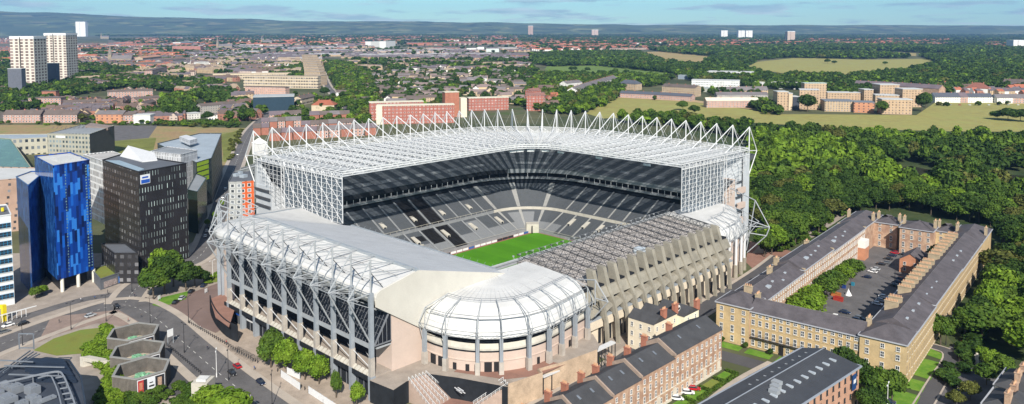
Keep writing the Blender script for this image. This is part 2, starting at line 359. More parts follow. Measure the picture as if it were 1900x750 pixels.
# far hills: a real rising terrain from 6 to 17 km
def hills():
    def ridge(px): return np.interp(px, [-800, 0, 150, 350, 600, 900, 1200, 1900, 2700], [14, 19, 26, 34, 38.5, 42, 46, 47.5, 47])
    na, nr = 260, 70; vs = []; rs = np.random.RandomState(3)
    ph = rs.rand(12)*6.3; fr = [.0009, .0014, .0023, .0036, .0006, .005, .0011, .0019, .0031, .0047, .0008, .0007]
    for j in range(nr+1):
        t = j/nr; r = 11000*(19000/11000)**t
        for i in range(na+1):
            px = -900+3700*i/na; az = math.atan((px-PX0)/F); d = r/math.cos(az)
            x, y = d*math.sin(-YAW+az), d*math.cos(-YAW+az)
            top = H+(HZ-ridge(px))/F*15500
            s = min(1, max(0, (t-.05)/.72)); s = s*s*(3-2*s)
            n = sum(math.sin(x*fr[k]+ph[k])*math.sin(y*fr[(k+5) % 12]+ph[(k+3) % 12]) for k in range(12))/4
            h = s*top*(1 if t < .8 else 1-(t-.8)*.5)+n*26*min(1, s*2)*(top/300)-3*(1-s)
            vs.append((x, y, h))
    fs = [(j*(na+1)+i, j*(na+1)+i+1, (j+1)*(na+1)+i+1, (j+1)*(na+1)+i) for j in range(nr) for i in range(na)]
    mb = MB(); mb.add(vs, fs)
    m = M('far_farmland', (.035, .06, .025), .95, .3, .0015, fine=.02); nt = m.node_tree; n = nt.nodes; l = nt.links
    g = n.new('ShaderNodeNewGeometry'); vo = n.new('ShaderNodeTexVoronoi'); vo.inputs['Scale'].default_value = .0045; vo.inputs['Randomness'].default_value = .9
    l.new(g.outputs['Position'], vo.inputs['Vector']); cr = n.new('ShaderNodeValToRGB'); cr.color_ramp.interpolation = 'CONSTANT'
    e = cr.color_ramp.elements; e[0].color = (.065, .10, .045, 1); e[1].position = .42; e[1].color = (.10, .14, .055, 1)
    for p, c in ((.6, (.19, .21, .095, 1)), (.7, (.03, .05, .022, 1)), (.85, (.17, .17, .085, 1)), (.93, (.10, .13, .05, 1))):
        q = e.new(p); q.color = c
    sp = n.new('ShaderNodeSeparateColor'); l.new(vo.outputs['Color'], sp.inputs[0]); l.new(sp.outputs[0], cr.inputs[0])
    nz = n.new('ShaderNodeTexNoise'); nz.inputs['Scale'].default_value = .0009; nz.inputs['Detail'].default_value = 6; l.new(g.outputs['Position'], nz.inputs['Vector'])
    r2 = n.new('ShaderNodeValToRGB'); l.new(nz.outputs[0], r2.inputs[0]); r2.color_ramp.elements[0].position = .50; r2.color_ramp.elements[1].position = .60
    mx = n.new('ShaderNodeMix'); mx.data_type = 'RGBA'; l.new(r2.outputs[0], mx.inputs[0]); l.new(cr.outputs[0], mx.inputs[6]); mx.inputs[7].default_value = (.055, .085, .04, 1)
    l.new(mx.outputs[2], n['Principled BSDF'].inputs['Base Color'])
    o = mb.build('hills', m, None, True); tag(o, kind='structure')
hills()
def haze():
    mb = MB(); c, s = math.cos(YAW), math.sin(YAW)
    mb.prism([(x*c-y*s, x*s+y*c) for x, y in ((-19000, -600), (19000, -600), (19000, 20000), (-19000, 20000))], -40, 700)
    m = bpy.data.materials.new('haze'); m.use_nodes = True; n = m.node_tree.nodes; l = m.node_tree.links; n.clear()
    o = n.new('ShaderNodeOutputMaterial'); v = n.new('ShaderNodeVolumePrincipled'); l.new(v.outputs[0], o.inputs['Volume'])
    v.inputs['Color'].default_value = (.26, .50, .95, 1); v.inputs['Density'].default_value = .00004; v.inputs['Anisotropy'].default_value = 0
    h = mb.build('haze', m); tag(h, 'thin blue air between the camera and the far hills', None, None, 'stuff')
haze()
# ================================================================ the stadium
WHITE = M('white_steel', (.64, .65, .66), .45, .06, .3)
GREYST = M('grey_painted_steel', (.30, .335, .37), .5, .12, .4)
LGREY = M('light_grey_steel', (.34, .36, .38), .5, .12, .4)
ROOFW = M('white_roof_membrane', (.60, .60, .59), .55, .13, .09, bump=.05)
ROOFG = M('pale_grey_roof_sheet', (.50, .515, .535), .6, .1, .1)
CREAM = M('cream_cladding', (.53, .51, .46), .75, .09, .1)
PINK = M('pink_blockwork', (.53, .425, .365), .85, .08, .15)
CONC = M('weathered_concrete', (.27, .25, .205), .9, .28, .18)
CONCD = M('dark_weathered_concrete', (.26, .235, .19), .9, .3, .2)
PIERC = M('pale_concrete_pier', (.41, .375, .335), .9, .2, .3)
PIERB = M('blue_grey_pier', (.265, .295, .33), .6, .12, .3)
DARK = M('dark_glazing_and_gaps', (.013, .016, .022), .4, .3, .5, .15)
BLK = M('black_render', (.022, .025, .03), .9, .3, .3, .1)
PALEC = M('pale_concrete', (.48, .455, .40), .9, .15, .3)
STEPC = M('grey_concrete_terrace', (.235, .245, .255), .9, .2, .3)
DKST = M('dark_roof_steel', (.035, .038, .042), .6, .2, .4)
PAVE = M('grey_brown_paving', (.23, .20, .175), .9, .22, .2)
REDP = M('red_brown_paving', (.27, .15, .115), .9, .2, .2)
def seat_mat(name, col, col2):
    m = M(name, col, .6, .16, .5, hue=col2)
    return m
SEAT_SHADE = seat_mat('shaded_grey_seats', (.105, .115, .13), (.08, .09, .10))  # grey seats darkened: the shade under the roof is in the colour
SEAT_SUN = seat_mat('sunlit_light_grey_seats', (.245, .255, .27), (.20, .21, .225))  # same seats with sunlight put into the colour; also lighter blocks
SEATB = seat_mat('black_seats', (.012, .012, .014), (.018, .018, .02))
DECKT = TM('translucent_roof_deck', (.46, .49, .52), .22)
WALLT = TM('translucent_wall_glazing', (.13, .165, .20), .32, .3)
DECKC = TM('clear_roof_panel', (.5, .53, .56), .74)

ST = thing('football_stadium', 'huge grey and white football stadium with steel lattice roof over two tall stands', 'stadium', (-250, 260, 0))

# ---- pitch and surrounds
pm = M('mown_turf', (.060, .215, .003), .9, .12, .08, fine=1.5)
mb = MB()
for i in range(12):
    y0 = 207+i*9.5; mb.poly([(-292, y0, .10), (-220, y0, .10), (-220, y0+9.5, .10), (-292, y0+9.5, .10)], i % 2)
struct('pitch', mb, [pm, M('mown_turf_light', (.070, .24, .004), .9, .12, .08)])
sheet('pitch_surround', [(-299, 196), (-210, 196), (-210, 326), (-299, 326)], .05, M('red_brown_track', (.26, .12, .085), .9, .2, .3), img=False)
mb = MB()
for i in range(26):
    if rng.random() < .85: mb.box(-293.9, -293.6, 209+i*4.2, 212.6+i*4.2, .1, 1.15, rng.choice([0, 0, 1, 2]))
for i in range(17):
    if rng.random() < .85: mb.box(-286+i*4.1, -282.4+i*4.1, 322.6, 322.9, .1, 1.15, rng.choice([0, 0, 1, 2]))
mb.build('advertising_board', [M('white_board', (.7, .72, .74), .5, .1), M('blue_board', (.06, .13, .35), .5, .1), M('dark_board', (.03, .03, .04), .5, .1)], ST)

# ---- swept seating bowl (two main sides and the rounded corner)
def bowl_path():
    pts = []
    y = 196.0
    while y < 311.9: pts.append(((-297, y), (-1, 0))); y += 2.0
    for k in range(0, 13):
        a = math.pi-k/12*math.pi/2; pts.append(((-287+10*math.cos(a), 312+10*math.sin(a)), (math.cos(a), math.sin(a))))
    x = -285.0
    while x <= -195.9: pts.append(((x, 322), (0, 1))); x += 2.0
    return pts
BP = bowl_path()
def bq(i, d, z): (x, y), (nx, ny) = BP[i]; return (x+nx*d, y+ny*d, z)
def sweep(mb, prof, mfun, i0=0, i1=None):
    i1 = len(BP)-1 if i1 is None else i1
    for i in range(i0, i1):
        for j in range(len(prof)-1):
            (d0, z0), (d1, z1) = prof[j], prof[j+1]
            mb.poly([bq(i+1, d0, z0), bq(i, d0, z0), bq(i, d1, z1), bq(i+1, d1, z1)], mfun(i, j))
def steps(d0, z0, d1, z1, n):
    pr = []
    for k in range(n):
        pr += [(d0+(d1-d0)*k/n, z0+(z1-z0)*k/n), (d0+(d1-d0)*k/n, z0+(z1-z0)*(k+1)/n)]
    return pr+[(d1, z1)]
# aisles at about 9 m centres; corner index 58..70
AIS = [4+k*5 for k in range(11)]+[58, 62, 66, 70]+[75+k*5 for k in range(8)]
def lower_m(i, j):
    if 29 <= i <= 38 and i not in AIS and (j > 12 or i > 33): return 2
    if i in (25, 26, 27, 28) and 20 < j < 30: return 2
    if 95 <= i <= 104 and i not in AIS and 8 < j < 36: return 2
    return 1 if (j < 16 or (i//5 % 3 == 0 and j < 34)) and i < 74 else 0  # paler lower rows stand for the sunlit part of the tier
mb = MB(); prof = steps(0, 1.6, 17, 9.2, 19); sweep(mb, prof, lower_m)
prof2 = steps(19, 10.2, 38, 20.5, 21); sweep(mb, [(17, 9.2), (17, 10.2), (19, 10.2)], lambda i, j: 3 if i > 64 else 4)
n0 = len(prof); sweep(mb, prof2, lambda i, j: lower_m(i, j+n0))
sweep(mb, [(0, 0), (0, 1.6)], lambda i, j: 4)
bowl = mb.build('lower_seating_tier', [SEAT_SHADE, SEAT_SUN, SEATB, PALEC, STEPC], ST)
mb = MB()
sweep(mb, steps(36.5, 29.4, 74, 46.5, 36), lambda i, j: 1 if j % 24 in (10, 11, 12, 13) and (i//3) % 2 else 0)
upper = mb.build('upper_seating_tier', [SEAT_SHADE, STEPC], ST); upper['label'] = 'upper tier of grey seats under the roof, shade put into their colour'
mb = MB()
sweep(mb, [(38, 20.5), (38.2, 23.2)], lambda i, j: 1)
sweep(mb, [(38.2, 23.2), (36.8, 23.4), (36.8, 24.4), (39, 24.5), (39, 27.0), (36.4, 27.2), (36.4, 29.6)], lambda i, j: 0 if j in (0, 1, 2) else (1 if j == 3 else (2 if i < 62 else 0)))
mb.build('box_level', [STEPC, DARK, BLK], ST)
mb = MB()
for k in range(len(BP)-1):
    if k % 2 == 0: mb.tube(bq(k, 36.2, 24.4), bq(k, 36.2, 27), .12, 4)
mb.build('box_balcony_railing', [WHITE], ST)
for i in AIS:                                       # pale gangway stairs
    if i+1 >= len(BP): continue
    mb = MB(); c = .32
    for (da, za, db, zb) in ((0, 1.9, 17, 9.7), (19, 10.6, 38, 21)):
        def w(t, d, z): p, q = bq(i, d, z), bq(i+1, d, z); return tuple(p[k]*(1-t)+q[k]*t for k in range(3))
        mb.poly([w(.72, da, za), w(.2, da, za), w(.2, db, zb), w(.72, db, zb)])
    mb.build('aisle', [M('aisle_concrete', (.31, .31, .30), .9, .15, .3) if i > 56 else STEPC], bowl)
for i in [6, 11, 16, 21, 26, 31, 36, 41, 46, 51, 56]+[76, 81, 86, 91, 96, 101, 106]:         # vomitory mouths
    mb = MB()
    for d, z in (((23, 12),) if i < 60 and i % 10 == 1 else ((8, 4.9),) if i > 60 or i % 10 == 6 else ()):
        p, q = bq(i, d, z), bq(i, d+5.5, z+2.6); px, py = (q[0]-p[0])/5.5, (q[1]-p[1])/5.5
        A = [(p[0]+s*py*1.1+px*t, p[1]-s*px*1.1+py*t) for s, t in ((-1, 0), (1, 0), (1, 5.5), (-1, 5.5))]
        mb.prism(A, z-1, [z+1.4, z+1.4, z+3.2, z+3.2], 0)
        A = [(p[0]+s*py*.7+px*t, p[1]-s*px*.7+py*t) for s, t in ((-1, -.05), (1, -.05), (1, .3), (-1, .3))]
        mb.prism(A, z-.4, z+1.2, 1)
    if mb.v: mb.build('vomitory', [PALEC, DARK], bowl)
mb = MB()                                             # pale parapets beside the gangways and at the corner
for i in range(57, len(BP)-1):
    mb.poly([bq(i+1, 16.8, 9.3), bq(i, 16.8, 9.3), bq(i, 16.8, 10.9), bq(i+1, 16.8, 10.9)]); mb.poly([bq(i, 16.8, 10.9), bq(i, 17.1, 10.9), bq(i+1, 17.1, 10.9), bq(i+1, 16.8, 10.9)][::-1])
mb.build('gangway_parapet', [PALEC], bowl); mb = MB()
for i in range(0, 57):
    mb.tube(bq(i, 18.6, 11.3), bq(i+1, 18.6, 11.3), .09, 4)
    if i % 2: mb.tube(bq(i, 18.6, 10.2), bq(i, 18.6, 11.3), .07, 4)
mb.build('gangway_railing', [PALEC], bowl); mb = MB()
for i in range(0, len(BP)-1):
    mb.tube(bq(i, -.2, 2.5), bq(i+1, -.2, 2.5), .08, 4)
mb.build('front_railing', [PALEC], bowl)
mb = MB(); p = bq(65, 1, 0); mb.obox(p[0], p[1], .1, 5, 7, 5, R(45), 0)       # corner tunnel to the pitch
a = bq(65, -1.2, 0); mb.obox(a[0], a[1], .12, 4.2, 4.6, .5, R(-135+90), 1); mb.build('corner_tunnel', [PALEC, DARK], bowl)
mb = MB()                                             # disabled platform of chequered frames low in the long side
for i in range(10):
    for j in range(4):
        x, y = -297.3-j*1.9, 231+i*1.9; mb.box(x-1.35, x, y, y+1.4, 2.2+j*.9, 2.6+j*.9, 0)
mb.box(-305, -296.5, 230, 250.5, .1, 2.0, 1); mb.build('viewing_platform', [PALEC, BLK], bowl)

# ---- tall roof
TIPS = [(-376.1,196.7),(-378,208.0),(-377.6,218.0),(-376.8,227.8),(-376.4,238),(-376,248.2),(-375.4,258),(-374.5,267.6),(-373.7,277.2),(-373,286.9),(-372.4,296.6),(-371.8,306.2),(-370.9,315),(-369.8,323.7),(-368,332.6),(-366,341.6),(-362.6,349.8),(-357.6,357.0),(-350.9,363.6),(-343.6,370.2),(-336,376.4),(-327.8,381),(-319,385),(-309.5,387.7),(-299.5,389.6),(-289.5,390.4),(-278,390),(-267.3,389.5),(-257,389.3),(-246.7,388.8),(-236.8,388.3),(-227,388),(-217,387.8),(-206.9,387.1),(-196.6,386)]
def bez(t):
    a, b, c = (-292, 297), (-292, 318.5), (-270, 318.5)
    return tuple((1-t)**2*a[k]+2*t*(1-t)*b[k]+t*t*c[k] for k in (0, 1))
FR = []
for i, (x, y) in enumerate(TIPS):
    if i <= 10: f = (-292, y if i else 194.2)
    elif i >= 27: f = (x if i < 34 else -196.3, 318.5)
    else: f = bez((i-10)/17)
    o = np.array([x-f[0], y-f[1]]); L = np.linalg.norm(o); FR.append((np.array([x, y]), np.array(f), o/L, L))
FR[0] = (np.array([-372.0, 194.2]), np.array([-292, 194.2]), np.array([-1, 0.]), 80.0)
ZT, ZB, ZD = 51.3, 48.6, 48.1
def v3(p, z): return (p[0], p[1], z)
mb = MB()
for i in range(34):
    (b0, f0, o0, L0), (b1, f1, o1, L1) = FR[i], FR[i+1]
    for k in range(4):
        L0_, L1_ = [lambda t, a=a, b=b: a*(1-t)+b*t for a, b in ((f0, f1), (b0, b1))]
        mb.poly([v3(L0_(k/4), ZD+.9), v3(L0_((k+1)/4), ZD+.9), v3(L1_((k+1)/4), ZD-.6), v3(L1_(k/4), ZD-.6)], 1 if k in (1, 2) else 0)
deck = mb.build('tall_roof_deck', [DECKT, DECKC], ST)
deck['label'] = 'pale translucent roof deck under the white space frame'
NB = 14
nodesT = []; nodesB = []
for i, (b, f, o, L) in enumerate(FR):
    nodesT.append([f+(b-f)*(k/NB) for k in range(NB+1)]); nodesB.append([f+(b-f)*((k+.5)/NB) for k in range(NB)])
def zt(k): return ZT-.6*(k/NB)+.2
def zb(k): return ZB+.5-.9*(k/NB)
for i, (b, f, o, L) in enumerate(FR):
    mb = MB()
    for k in range(NB): mb.tube(v3(nodesT[i][k], zt(k)), v3(nodesT[i][k+1], zt(k+1)), .20)
    for k in range(NB):
        mb.tube(v3(nodesT[i][k], zt(k)), v3(nodesB[i][k], zb(k)), .11, 3); mb.tube(v3(nodesB[i][k], zb(k)), v3(nodesT[i][k+1], zt(k+1)), .11, 3)
        if k < NB-1: mb.tube(v3(nodesB[i][k], zb(k)), v3(nodesB[i][k+1], zb(k+1)), .14, 3)
    mb.build('roof_truss', [WHITE], deck)
for i, (b, f, o, L) in enumerate(FR):
    mb = MB(); tip = v3(b, 62.3); out = v3(b+o*9, 48.6)
    mb.tube(v3(b, 46), tip, .32, 6); mb.tube(tip, out, .24, 6); mb.tube(tip, v3(b-o*26, 51), .26, 6)
    mb.tube(out, v3(b, 36), .26, 6); mb.tube(out, v3(b, 49.5), .22, 6)
    if i < 34:
        q = FR[i+1]; mb.tube(tip, v3((b+q[0])/2+(o+q[2])*2.0, 50.5), .045, 3); mb.tube(v3(q[0], 62.3), v3((b+q[0])/2+(o+q[2])*2.0, 50.5), .045, 3)
    mb.tube(tip, v3(b-o*13, 51), .05, 3)
    mb.build('mast', [WHITE], deck)
mb = MB()
for i in range(34):
    A, B = nodesT[i], nodesT[i+1]; a, b = nodesB[i], nodesB[i+1]
    for k in range(NB+1):
        w = np.linalg.norm(A[k]-B[k])
        m_ = (A[k]+B[k])/2
        if w > 3:
            mb.tube(v3(A[k], zt(k)), v3(B[k], zt(k)), .10 if k else .28, 3)
            if k < NB:
                c = (a[k]+b[k])/2
                mb.tube(v3(A[k], zt(k)), v3(c, zb(k)), .085, 3); mb.tube(v3(B[k], zt(k)), v3(c, zb(k)), .085, 3)
                mb.tube(v3(A[k+1], zt(k+1)), v3(c, zb(k)), .085, 3); mb.tube(v3(B[k+1], zt(k+1)), v3(c, zb(k)), .085, 3)
                if k < NB-1: mb.tube(v3(c, zb(k)), v3((a[k+1]+b[k+1])/2, zb(k+1)), .09, 3)
                mb.tube(v3(a[k], zb(k)), v3(b[k], zb(k)), .09, 3)
                mb.tube(v3(A[k], zt(k)), v3(B[k+1], zt(k+1)), .08, 3)
        else:
            mb.tube(v3(A[k], zt(k)), v3(B[k], zt(k)), .12 if k else .28, 3)
    q0, q1 = FR[i], FR[i+1]
    mb.tube(v3(q0[0]+q0[2]*.4, 50.9), v3(q1[0]+q1[2]*.4, 50.9), .22, 4)
    mb.tube(v3(q0[0]+q0[2]*.4, 47.2), v3(q1[0]+q1[2]*.4, 47.2), .16, 4)
    mm = (q0[0]+q1[0])/2
    mb.tube(v3(q0[0], 50.9), v3(mm, 47.2), .1, 3); mb.tube(v3(q1[0], 50.9), v3(mm, 47.2), .1, 3)
mb.build('roof_bracing_lattice', [WHITE], deck)
mb = MB()
for i in range(34):                              # front gutter
    f0, f1 = FR[i][1], FR[i+1][1]; mb.tube(v3(f0, 50.4), v3(f1, 50.4), .33, 5); mb.tube(v3(f0, 49.4), v3(f1, 49.4), .22, 4)
mb.build('roof_edge_beam', [WHITE], deck)
for i in (13, 15, 18, 22, 26, 29, 32):          # floodlight clusters under the edge
    f = FR[i][1]; o = FR[i][2]; mb = MB(); mb.obox(f[0]+o[0]*2, f[1]+o[1]*2, 47.9, 48.2, .3, 4.2, math.atan2(o[1], o[0]))
    for k in range(-2, 3): mb.obox(f[0]+o[0]*2-o[1]*k*.8, f[1]+o[1]*2+o[0]*k*.8, 47.2, 48.1, .6, .6, 0)
    mb.build('floodlight', [M('lamp_housing', (.75, .76, .78), .4, .05)], deck)
# lattice end walls
def end_wall(pt, ext, w, wz, name_label):
    """pt(t) -> xy along the wall from the pitch side; lattice to t=w, stair core beyond"""
    mb = MB(); mb.poly([(*pt(0, .4), wz(0)), (*pt(w, .4), wz(w)), (*pt(w, .4), 48.3), (*pt(0, .4), 49.2)])
    wall = mb.build('end_wall', [WALLT], ST); wall['label'] = name_label
    mb = MB(); n = 12; dz = 2.05
    for k in range(n+1):
        t = w*k/n; mb.tube((*pt(t), wz(t)), (*pt(t), 50), .13 if k % 2 else .2, 4)
    z = 28
    while z < 49.5:
        t0 = 0 if z > wz(0) else w*(wz(0)-z)/(wz(0)-wz(w)+1e-6)
        if t0 < w-1: mb.tube((*pt(t0), z), (*pt(w), z), .10, 4)
        z += dz
    for k in range(0, n, 2):
        t0, t1 = w*k/n, w*(k+2)/n; zb0 = wz(t0)
        for za, zc in ((zb0, zb0+7.3), (zb0+7.3, zb0+14.6), (zb0+14.6, 50)):
            mb.tube((*pt(t0), za), (*pt(t1), zc), .11, 3); mb.tube((*pt(t1), za), (*pt(t0), zc), .11, 3)
    for t in (w, w+2.6):                        # box column
        mb.tube((*pt(t), 12), (*pt(t), 50), .22, 4); mb.tube((*pt(t, 2.4), 12), (*pt(t, 2.4), 50), .16, 4)
    zz = 12
    while zz < 49:
        mb.tube((*pt(w), zz), (*pt(w+2.6), zz+1.9), .1, 3); mb.tube((*pt(w+2.6), zz+1.9), (*pt(w), zz+3.8), .1, 3); mb.tube((*pt(w), zz), (*pt(w+2.6), zz), .09, 3); zz += 3.8
    n2 = 7
    for k in range(1, n2+1):                    # lattice over the core, bounded by a sloping edge
        t = w+2.6+(ext-w-2.6)*k/n2; zl = 22+(48-22)*k/n2*.9
        mb.tube((*pt(t), zl), (*pt(t), 49), .1, 4)
        if k > 1: mb.tube((*pt(t), zl), (*pt(w+2.6+(ext-w-2.6)*(k-2)/n2), min(49, zl+9)), .1, 3)
    z = 24
    while z < 49:
        tl = w+2.6+(ext-w-2.6)*min(1, (z-22)/(26*.9)); mb.tube((*pt(w+2.6), z), (*pt(tl), z), .09, 3); z += dz
    for za, zc in ((50.2, 50.6), (47.6, 48.2)): mb.tube((*pt(0), zc), (*pt(ext), za), .25, 4)
    for k in range(18):
        t0, t1 = ext*k/18, ext*(k+1)/18; mb.tube((*pt(t0), 48), (*pt((t0+t1)/2), 50.3), .1, 3); mb.tube((*pt((t0+t1)/2), 50.3), (*pt(t1), 48), .1, 3)
    mb.build('wall_lattice', [WHITE], wall)
    return wall
end_wall(lambda t, d=0: (-292-t, 194+d), 80, 50, lambda t: 28.2-5.2*t/50-.02*t*t/10, 'white lattice end wall above the curved corner roof')
end_wall(lambda t, d=0: (-196-d, 318.5+t), 67, 40, lambda t: 28.2-8.5*t/40, 'white lattice end wall above the low roof by the wood')
SILV = M('silver_cladding', (.50, .53, .56), .4, .1, .2)
mb = MB()
mb.prism([(-342, 194.9), (-371, 194.9), (-371, 330), (-360, 345), (-342, 345)], 0, 22, 0)
mb.prism([(-356, 194.9), (-371, 194.9), (-371, 320), (-356, 320)], 22, 35, 0)
for z in (10, 14, 18, 24, 28, 32): mb.box(-372.2, -344 if z < 22 else -357, 194.2, 194.85, z, z+1.2, 1)
mb.prism([(-358, 195.2), (-371, 195.2), (-371, 197), (-358, 197)], 35, [35.5, 47.8, 47.8, 35.5], 0)
mb.build('stair_core', [SILV, M('dark_louvre', (.07, .075, .085), .5, .15)], ST)
mb = MB()
mb.prism([(-196.9, 356.5), (-196.9, 372), (-206, 372), (-206, 356.5)], 0, [22, 36, 36, 22], 0)
mb.prism([(-197.2, 372), (-197.2, 379.5), (-206, 379.5), (-206, 372)], 0, [36, 46, 46, 36], 2)
for z in range(4, 36, 4): mb.box(-197.1, -196.3, 373, 379.3, z+1.6, z+2.4, 1)
mb.box(-197, -196.1, 380.4, 386, 0, 48, 2)
for z in (12, 20, 28): mb.box(-196.8, -195.4, 374, 381, z, z+3, 0)
mb.build('stair_core', [PINK, M('dark_louvre', (.07, .075, .085), .5, .15), SILV], ST)
mb = MB()
for i in range(34):                              # outer back walls of the two tall stands
    (b0, f0, o0, L0), (b1, f1, o1, L1) = FR[i], FR[i+1]
    c0, c1 = b0-o0*1.2, b1-o1*1.2; mb.poly([v3(c0, 0), v3(c1, 0), v3(c1, 47), v3(c0, 47)][::-1], 0)
mb.build('back_wall', [SILV], ST)

# ---- near low stand with the barrel roof
BPROF = [(198, 26.6), (156, 37.1), (148.5, 35.6), (141.4, 34.1), (140.2, 33.4), (139.8, 32.3), (140.0, 31.0), (141, 29.6), (142.4, 28.4)]
def grid(mb, rows, m=0, flip=False):
    for a, b in zip(rows[:-1], rows[1:]):
        for k in range(len(a)-1):
            q = [a[k], a[k+1], b[k+1], b[k]]; mb.poly(q[::-1] if flip else q, m[k] if isinstance(m, list) else m)
mb = MB(); rows = [[(x, y, z) for y, z in BPROF] for x in (-193, -204, -215, -226, -237, -248, -259, -270, -281, -291)]
grid(mb, rows, [1]+[0]*7, True)
mb.poly([(-193, 198, 26.0), (-193, 198, 26.6), (-291, 198, 26.6), (-291, 198, 26.0)])
barrel = mb.build('barrel_roof', [ROOFW, ROOFG], ST); barrel['label'] = 'white barrel roof of the near low stand'
mb = MB(); mb.box(-291, -193, 155.4, 156.6, 36.9, 37.8); mb.box(-291, -193, 197.4, 198.3, 26.7, 27.1)
for x in range(-290, -192, 4): mb.tube((x, 198.2, 26.9), (x, 199.0, 27.9), .06, 3)
mb.build('ridge_beam', [GREYST], barrel)
mb = MB()
for k in range(25):
    x = -290+4*k
    for (ya, za), (yb, zb_) in zip(BPROF[:4], BPROF[1:5]): mb.tube((x, ya, za+.03), (x, yb, zb_+.03), .04, 3)
mb.build('roof_seam', [M('grey_seam', (.42, .44, .46), .6, .1)], barrel)
mb = MB(); mb.poly([(-192.8, y, z) for y, z in [(158.7, 17), (175, 9.5), (198, 12), (198, 26.7), (156, 37.3), (141.2, 34.25), (139.9, 33.5), (139.6, 32.3), (139.7, 29.4)]])
mb.poly([(-193.4, y, z) for y, z in [(158.7, 17), (175, 9.5), (198, 12), (198, 26.7), (156, 37.3), (141.2, 34.25), (139.9, 33.5), (139.6, 32.3), (139.7, 29.4)]][::-1])
mb.poly([(-192.8, 139.7, 29.4), (-193.4, 139.7, 29.4), (-193.4, 158.7, 17), (-192.8, 158.7, 17)])
mb.build('gable_wall', [CREAM], ST)
mb = MB(); mb.poly([(-193.6, y, z) for y, z in [(146, 0), (176, 0), (176, 15), (158, 17.6), (146, 25.6)]]); mb.poly([(-193.6, 146, 0), (-193.6, 146, 25.6), (-202, 146, 25.6), (-202, 146, 0)])
mb.build('blockwork_wall', [PINK], ST)
# west corner roof, a quarter turn that dips to the lattice wall
rows = []
for k in range(10):
    a = k/9*math.pi/2; f = k/9; row = []
    for y, z in BPROF:
        r = 198-y; s = float(np.interp(f, [0, .2, .5, .7, 1], [1, .96, .80, .76, .86])); zz = z if r < 1 else z-(z-20)*.45*f*(min(1, r/42))
        row.append((-291-r*s*math.sin(a), 198-r*math.cos(a)-2.5*f, zz))
    rows.append(row)
mb = MB(); grid(mb, rows, 0, True); sw = mb.build('corner_roof', [ROOFW], ST, True); sw['label'] = 'white curved corner roof beside the apartment block'
mb = MB()
for a, b in zip(rows[:-1], rows[1:]):
    for j in (1,): mb.tube(a[j], b[j], .45, 4)
mb.build('curved_ridge_beam', [GREYST], sw)
mb = MB()
for k in range(9):
    a, b = rows[k][-1], rows[k+1][-1]; mb.poly([(a[0], a[1], 0), (b[0], b[1], 0), (b[0], b[1], b[2]), (a[0], a[1], a[2])])
mb.build('corner_wall', [PINK], ST)
# front of the near stand: floors, sloping glazing, canopy
mb = MB()
mb.box(-290, -194, 147, 148, 7, 28, 0); mb.box(-290, -194, 139.7, 147, 0, 7.0, 0); mb.box(-291, -193.9, 139.5, 147.5, 7.0, 7.4, 2)
mb.box(-291, -194, 140.5, 147, 15.6, 16.2, 3)
mb.build('frontage', [BLK, DARK, PAVE, LGREY], ST)
mb = MB()
A, B = (139.4, 16.4), (146.2, 27.6); n = 60
mb.poly([(-291, A[0], A[1]), (-194, A[0], A[1]), (-194, B[0], B[1]), (-291, B[0], B[1])], 0); mb.box(-291, -194, 139.0, 139.5, 15.7, 17.0, 1)
mb.poly([(-193.9, A[0], A[1]), (-193.9, 146, 16.2), (-193.9, 146, 27.4)], 0)
glz = mb.build('sloping_glazing', [DARK, LGREY], ST)
mb = MB()
for k in range(n+1):
    x = -291+97*k/n; mb.tube((x, A[0]-.12, A[1]), (x, B[0]-.12, B[1]), .09 if k % 3 else .16, 3)
for j in range(1, 6):
    t = j/6; mb.tube((-291, A[0]+(B[0]-A[0])*t-.12, A[1]+(B[1]-A[1])*t), (-194, A[0]+(B[0]-A[0])*t-.12, A[1]+(B[1]-A[1])*t), .08, 3)
mb.tube((-193.7, 139.4, 17), (-193.7, 146, 27.6), .3, 4); mb.tube((-193.7, 139.4, 17), (-193.7, 146, 17), .25, 4)
for k in range(1, 5): mb.tube((-193.7, 139.4+1.6*k, 17), (-193.7, 139.4+1.6*k, 17+2.6*k), .08, 3)
mb.build('glazing_bars', [M('mid_grey_steel', (.17, .18, .20), .5, .1)], glz)
mb = MB()
for k in range(45):                              # slatted white canopy over the pavement shops
    x = -290+96*k/45; mb.prism([(x, 138.2), (x+1.5, 138.2), (x+1.5, 139.5), (x, 139.5)], 7.2, [7.5, 7.5, 8.5, 8.5], 0)
mb.box(-291, -194, 137.9, 138.15, 5.9, 7.4, 1); mb.build('canopy', [PALEC, BLK], ST)
mb = MB(); mb.box(-286.5, -280.5, 139.4, 139.66, 3.6, 5.6, 0); mb.box(-285.8, -281.5, 139.3, 139.4, 4.3, 5.0, 1); mb.box(-276, -271.5, 139.5, 139.66, 3.4, 4.0, 1)
for k in range(30): mb.box(-289.5+3.2*k, -289.2+3.2*k, 139.55, 139.68, 0, 6, 2)
mb.build('shop_sign', [M('royal_blue', (.02, .09, .42), .4, .1), WHITE, M('mid_grey_steel', (.17, .18, .20), .5, .1)], ST)
COLX = [-194.2-10.4*k for k in range(10)]
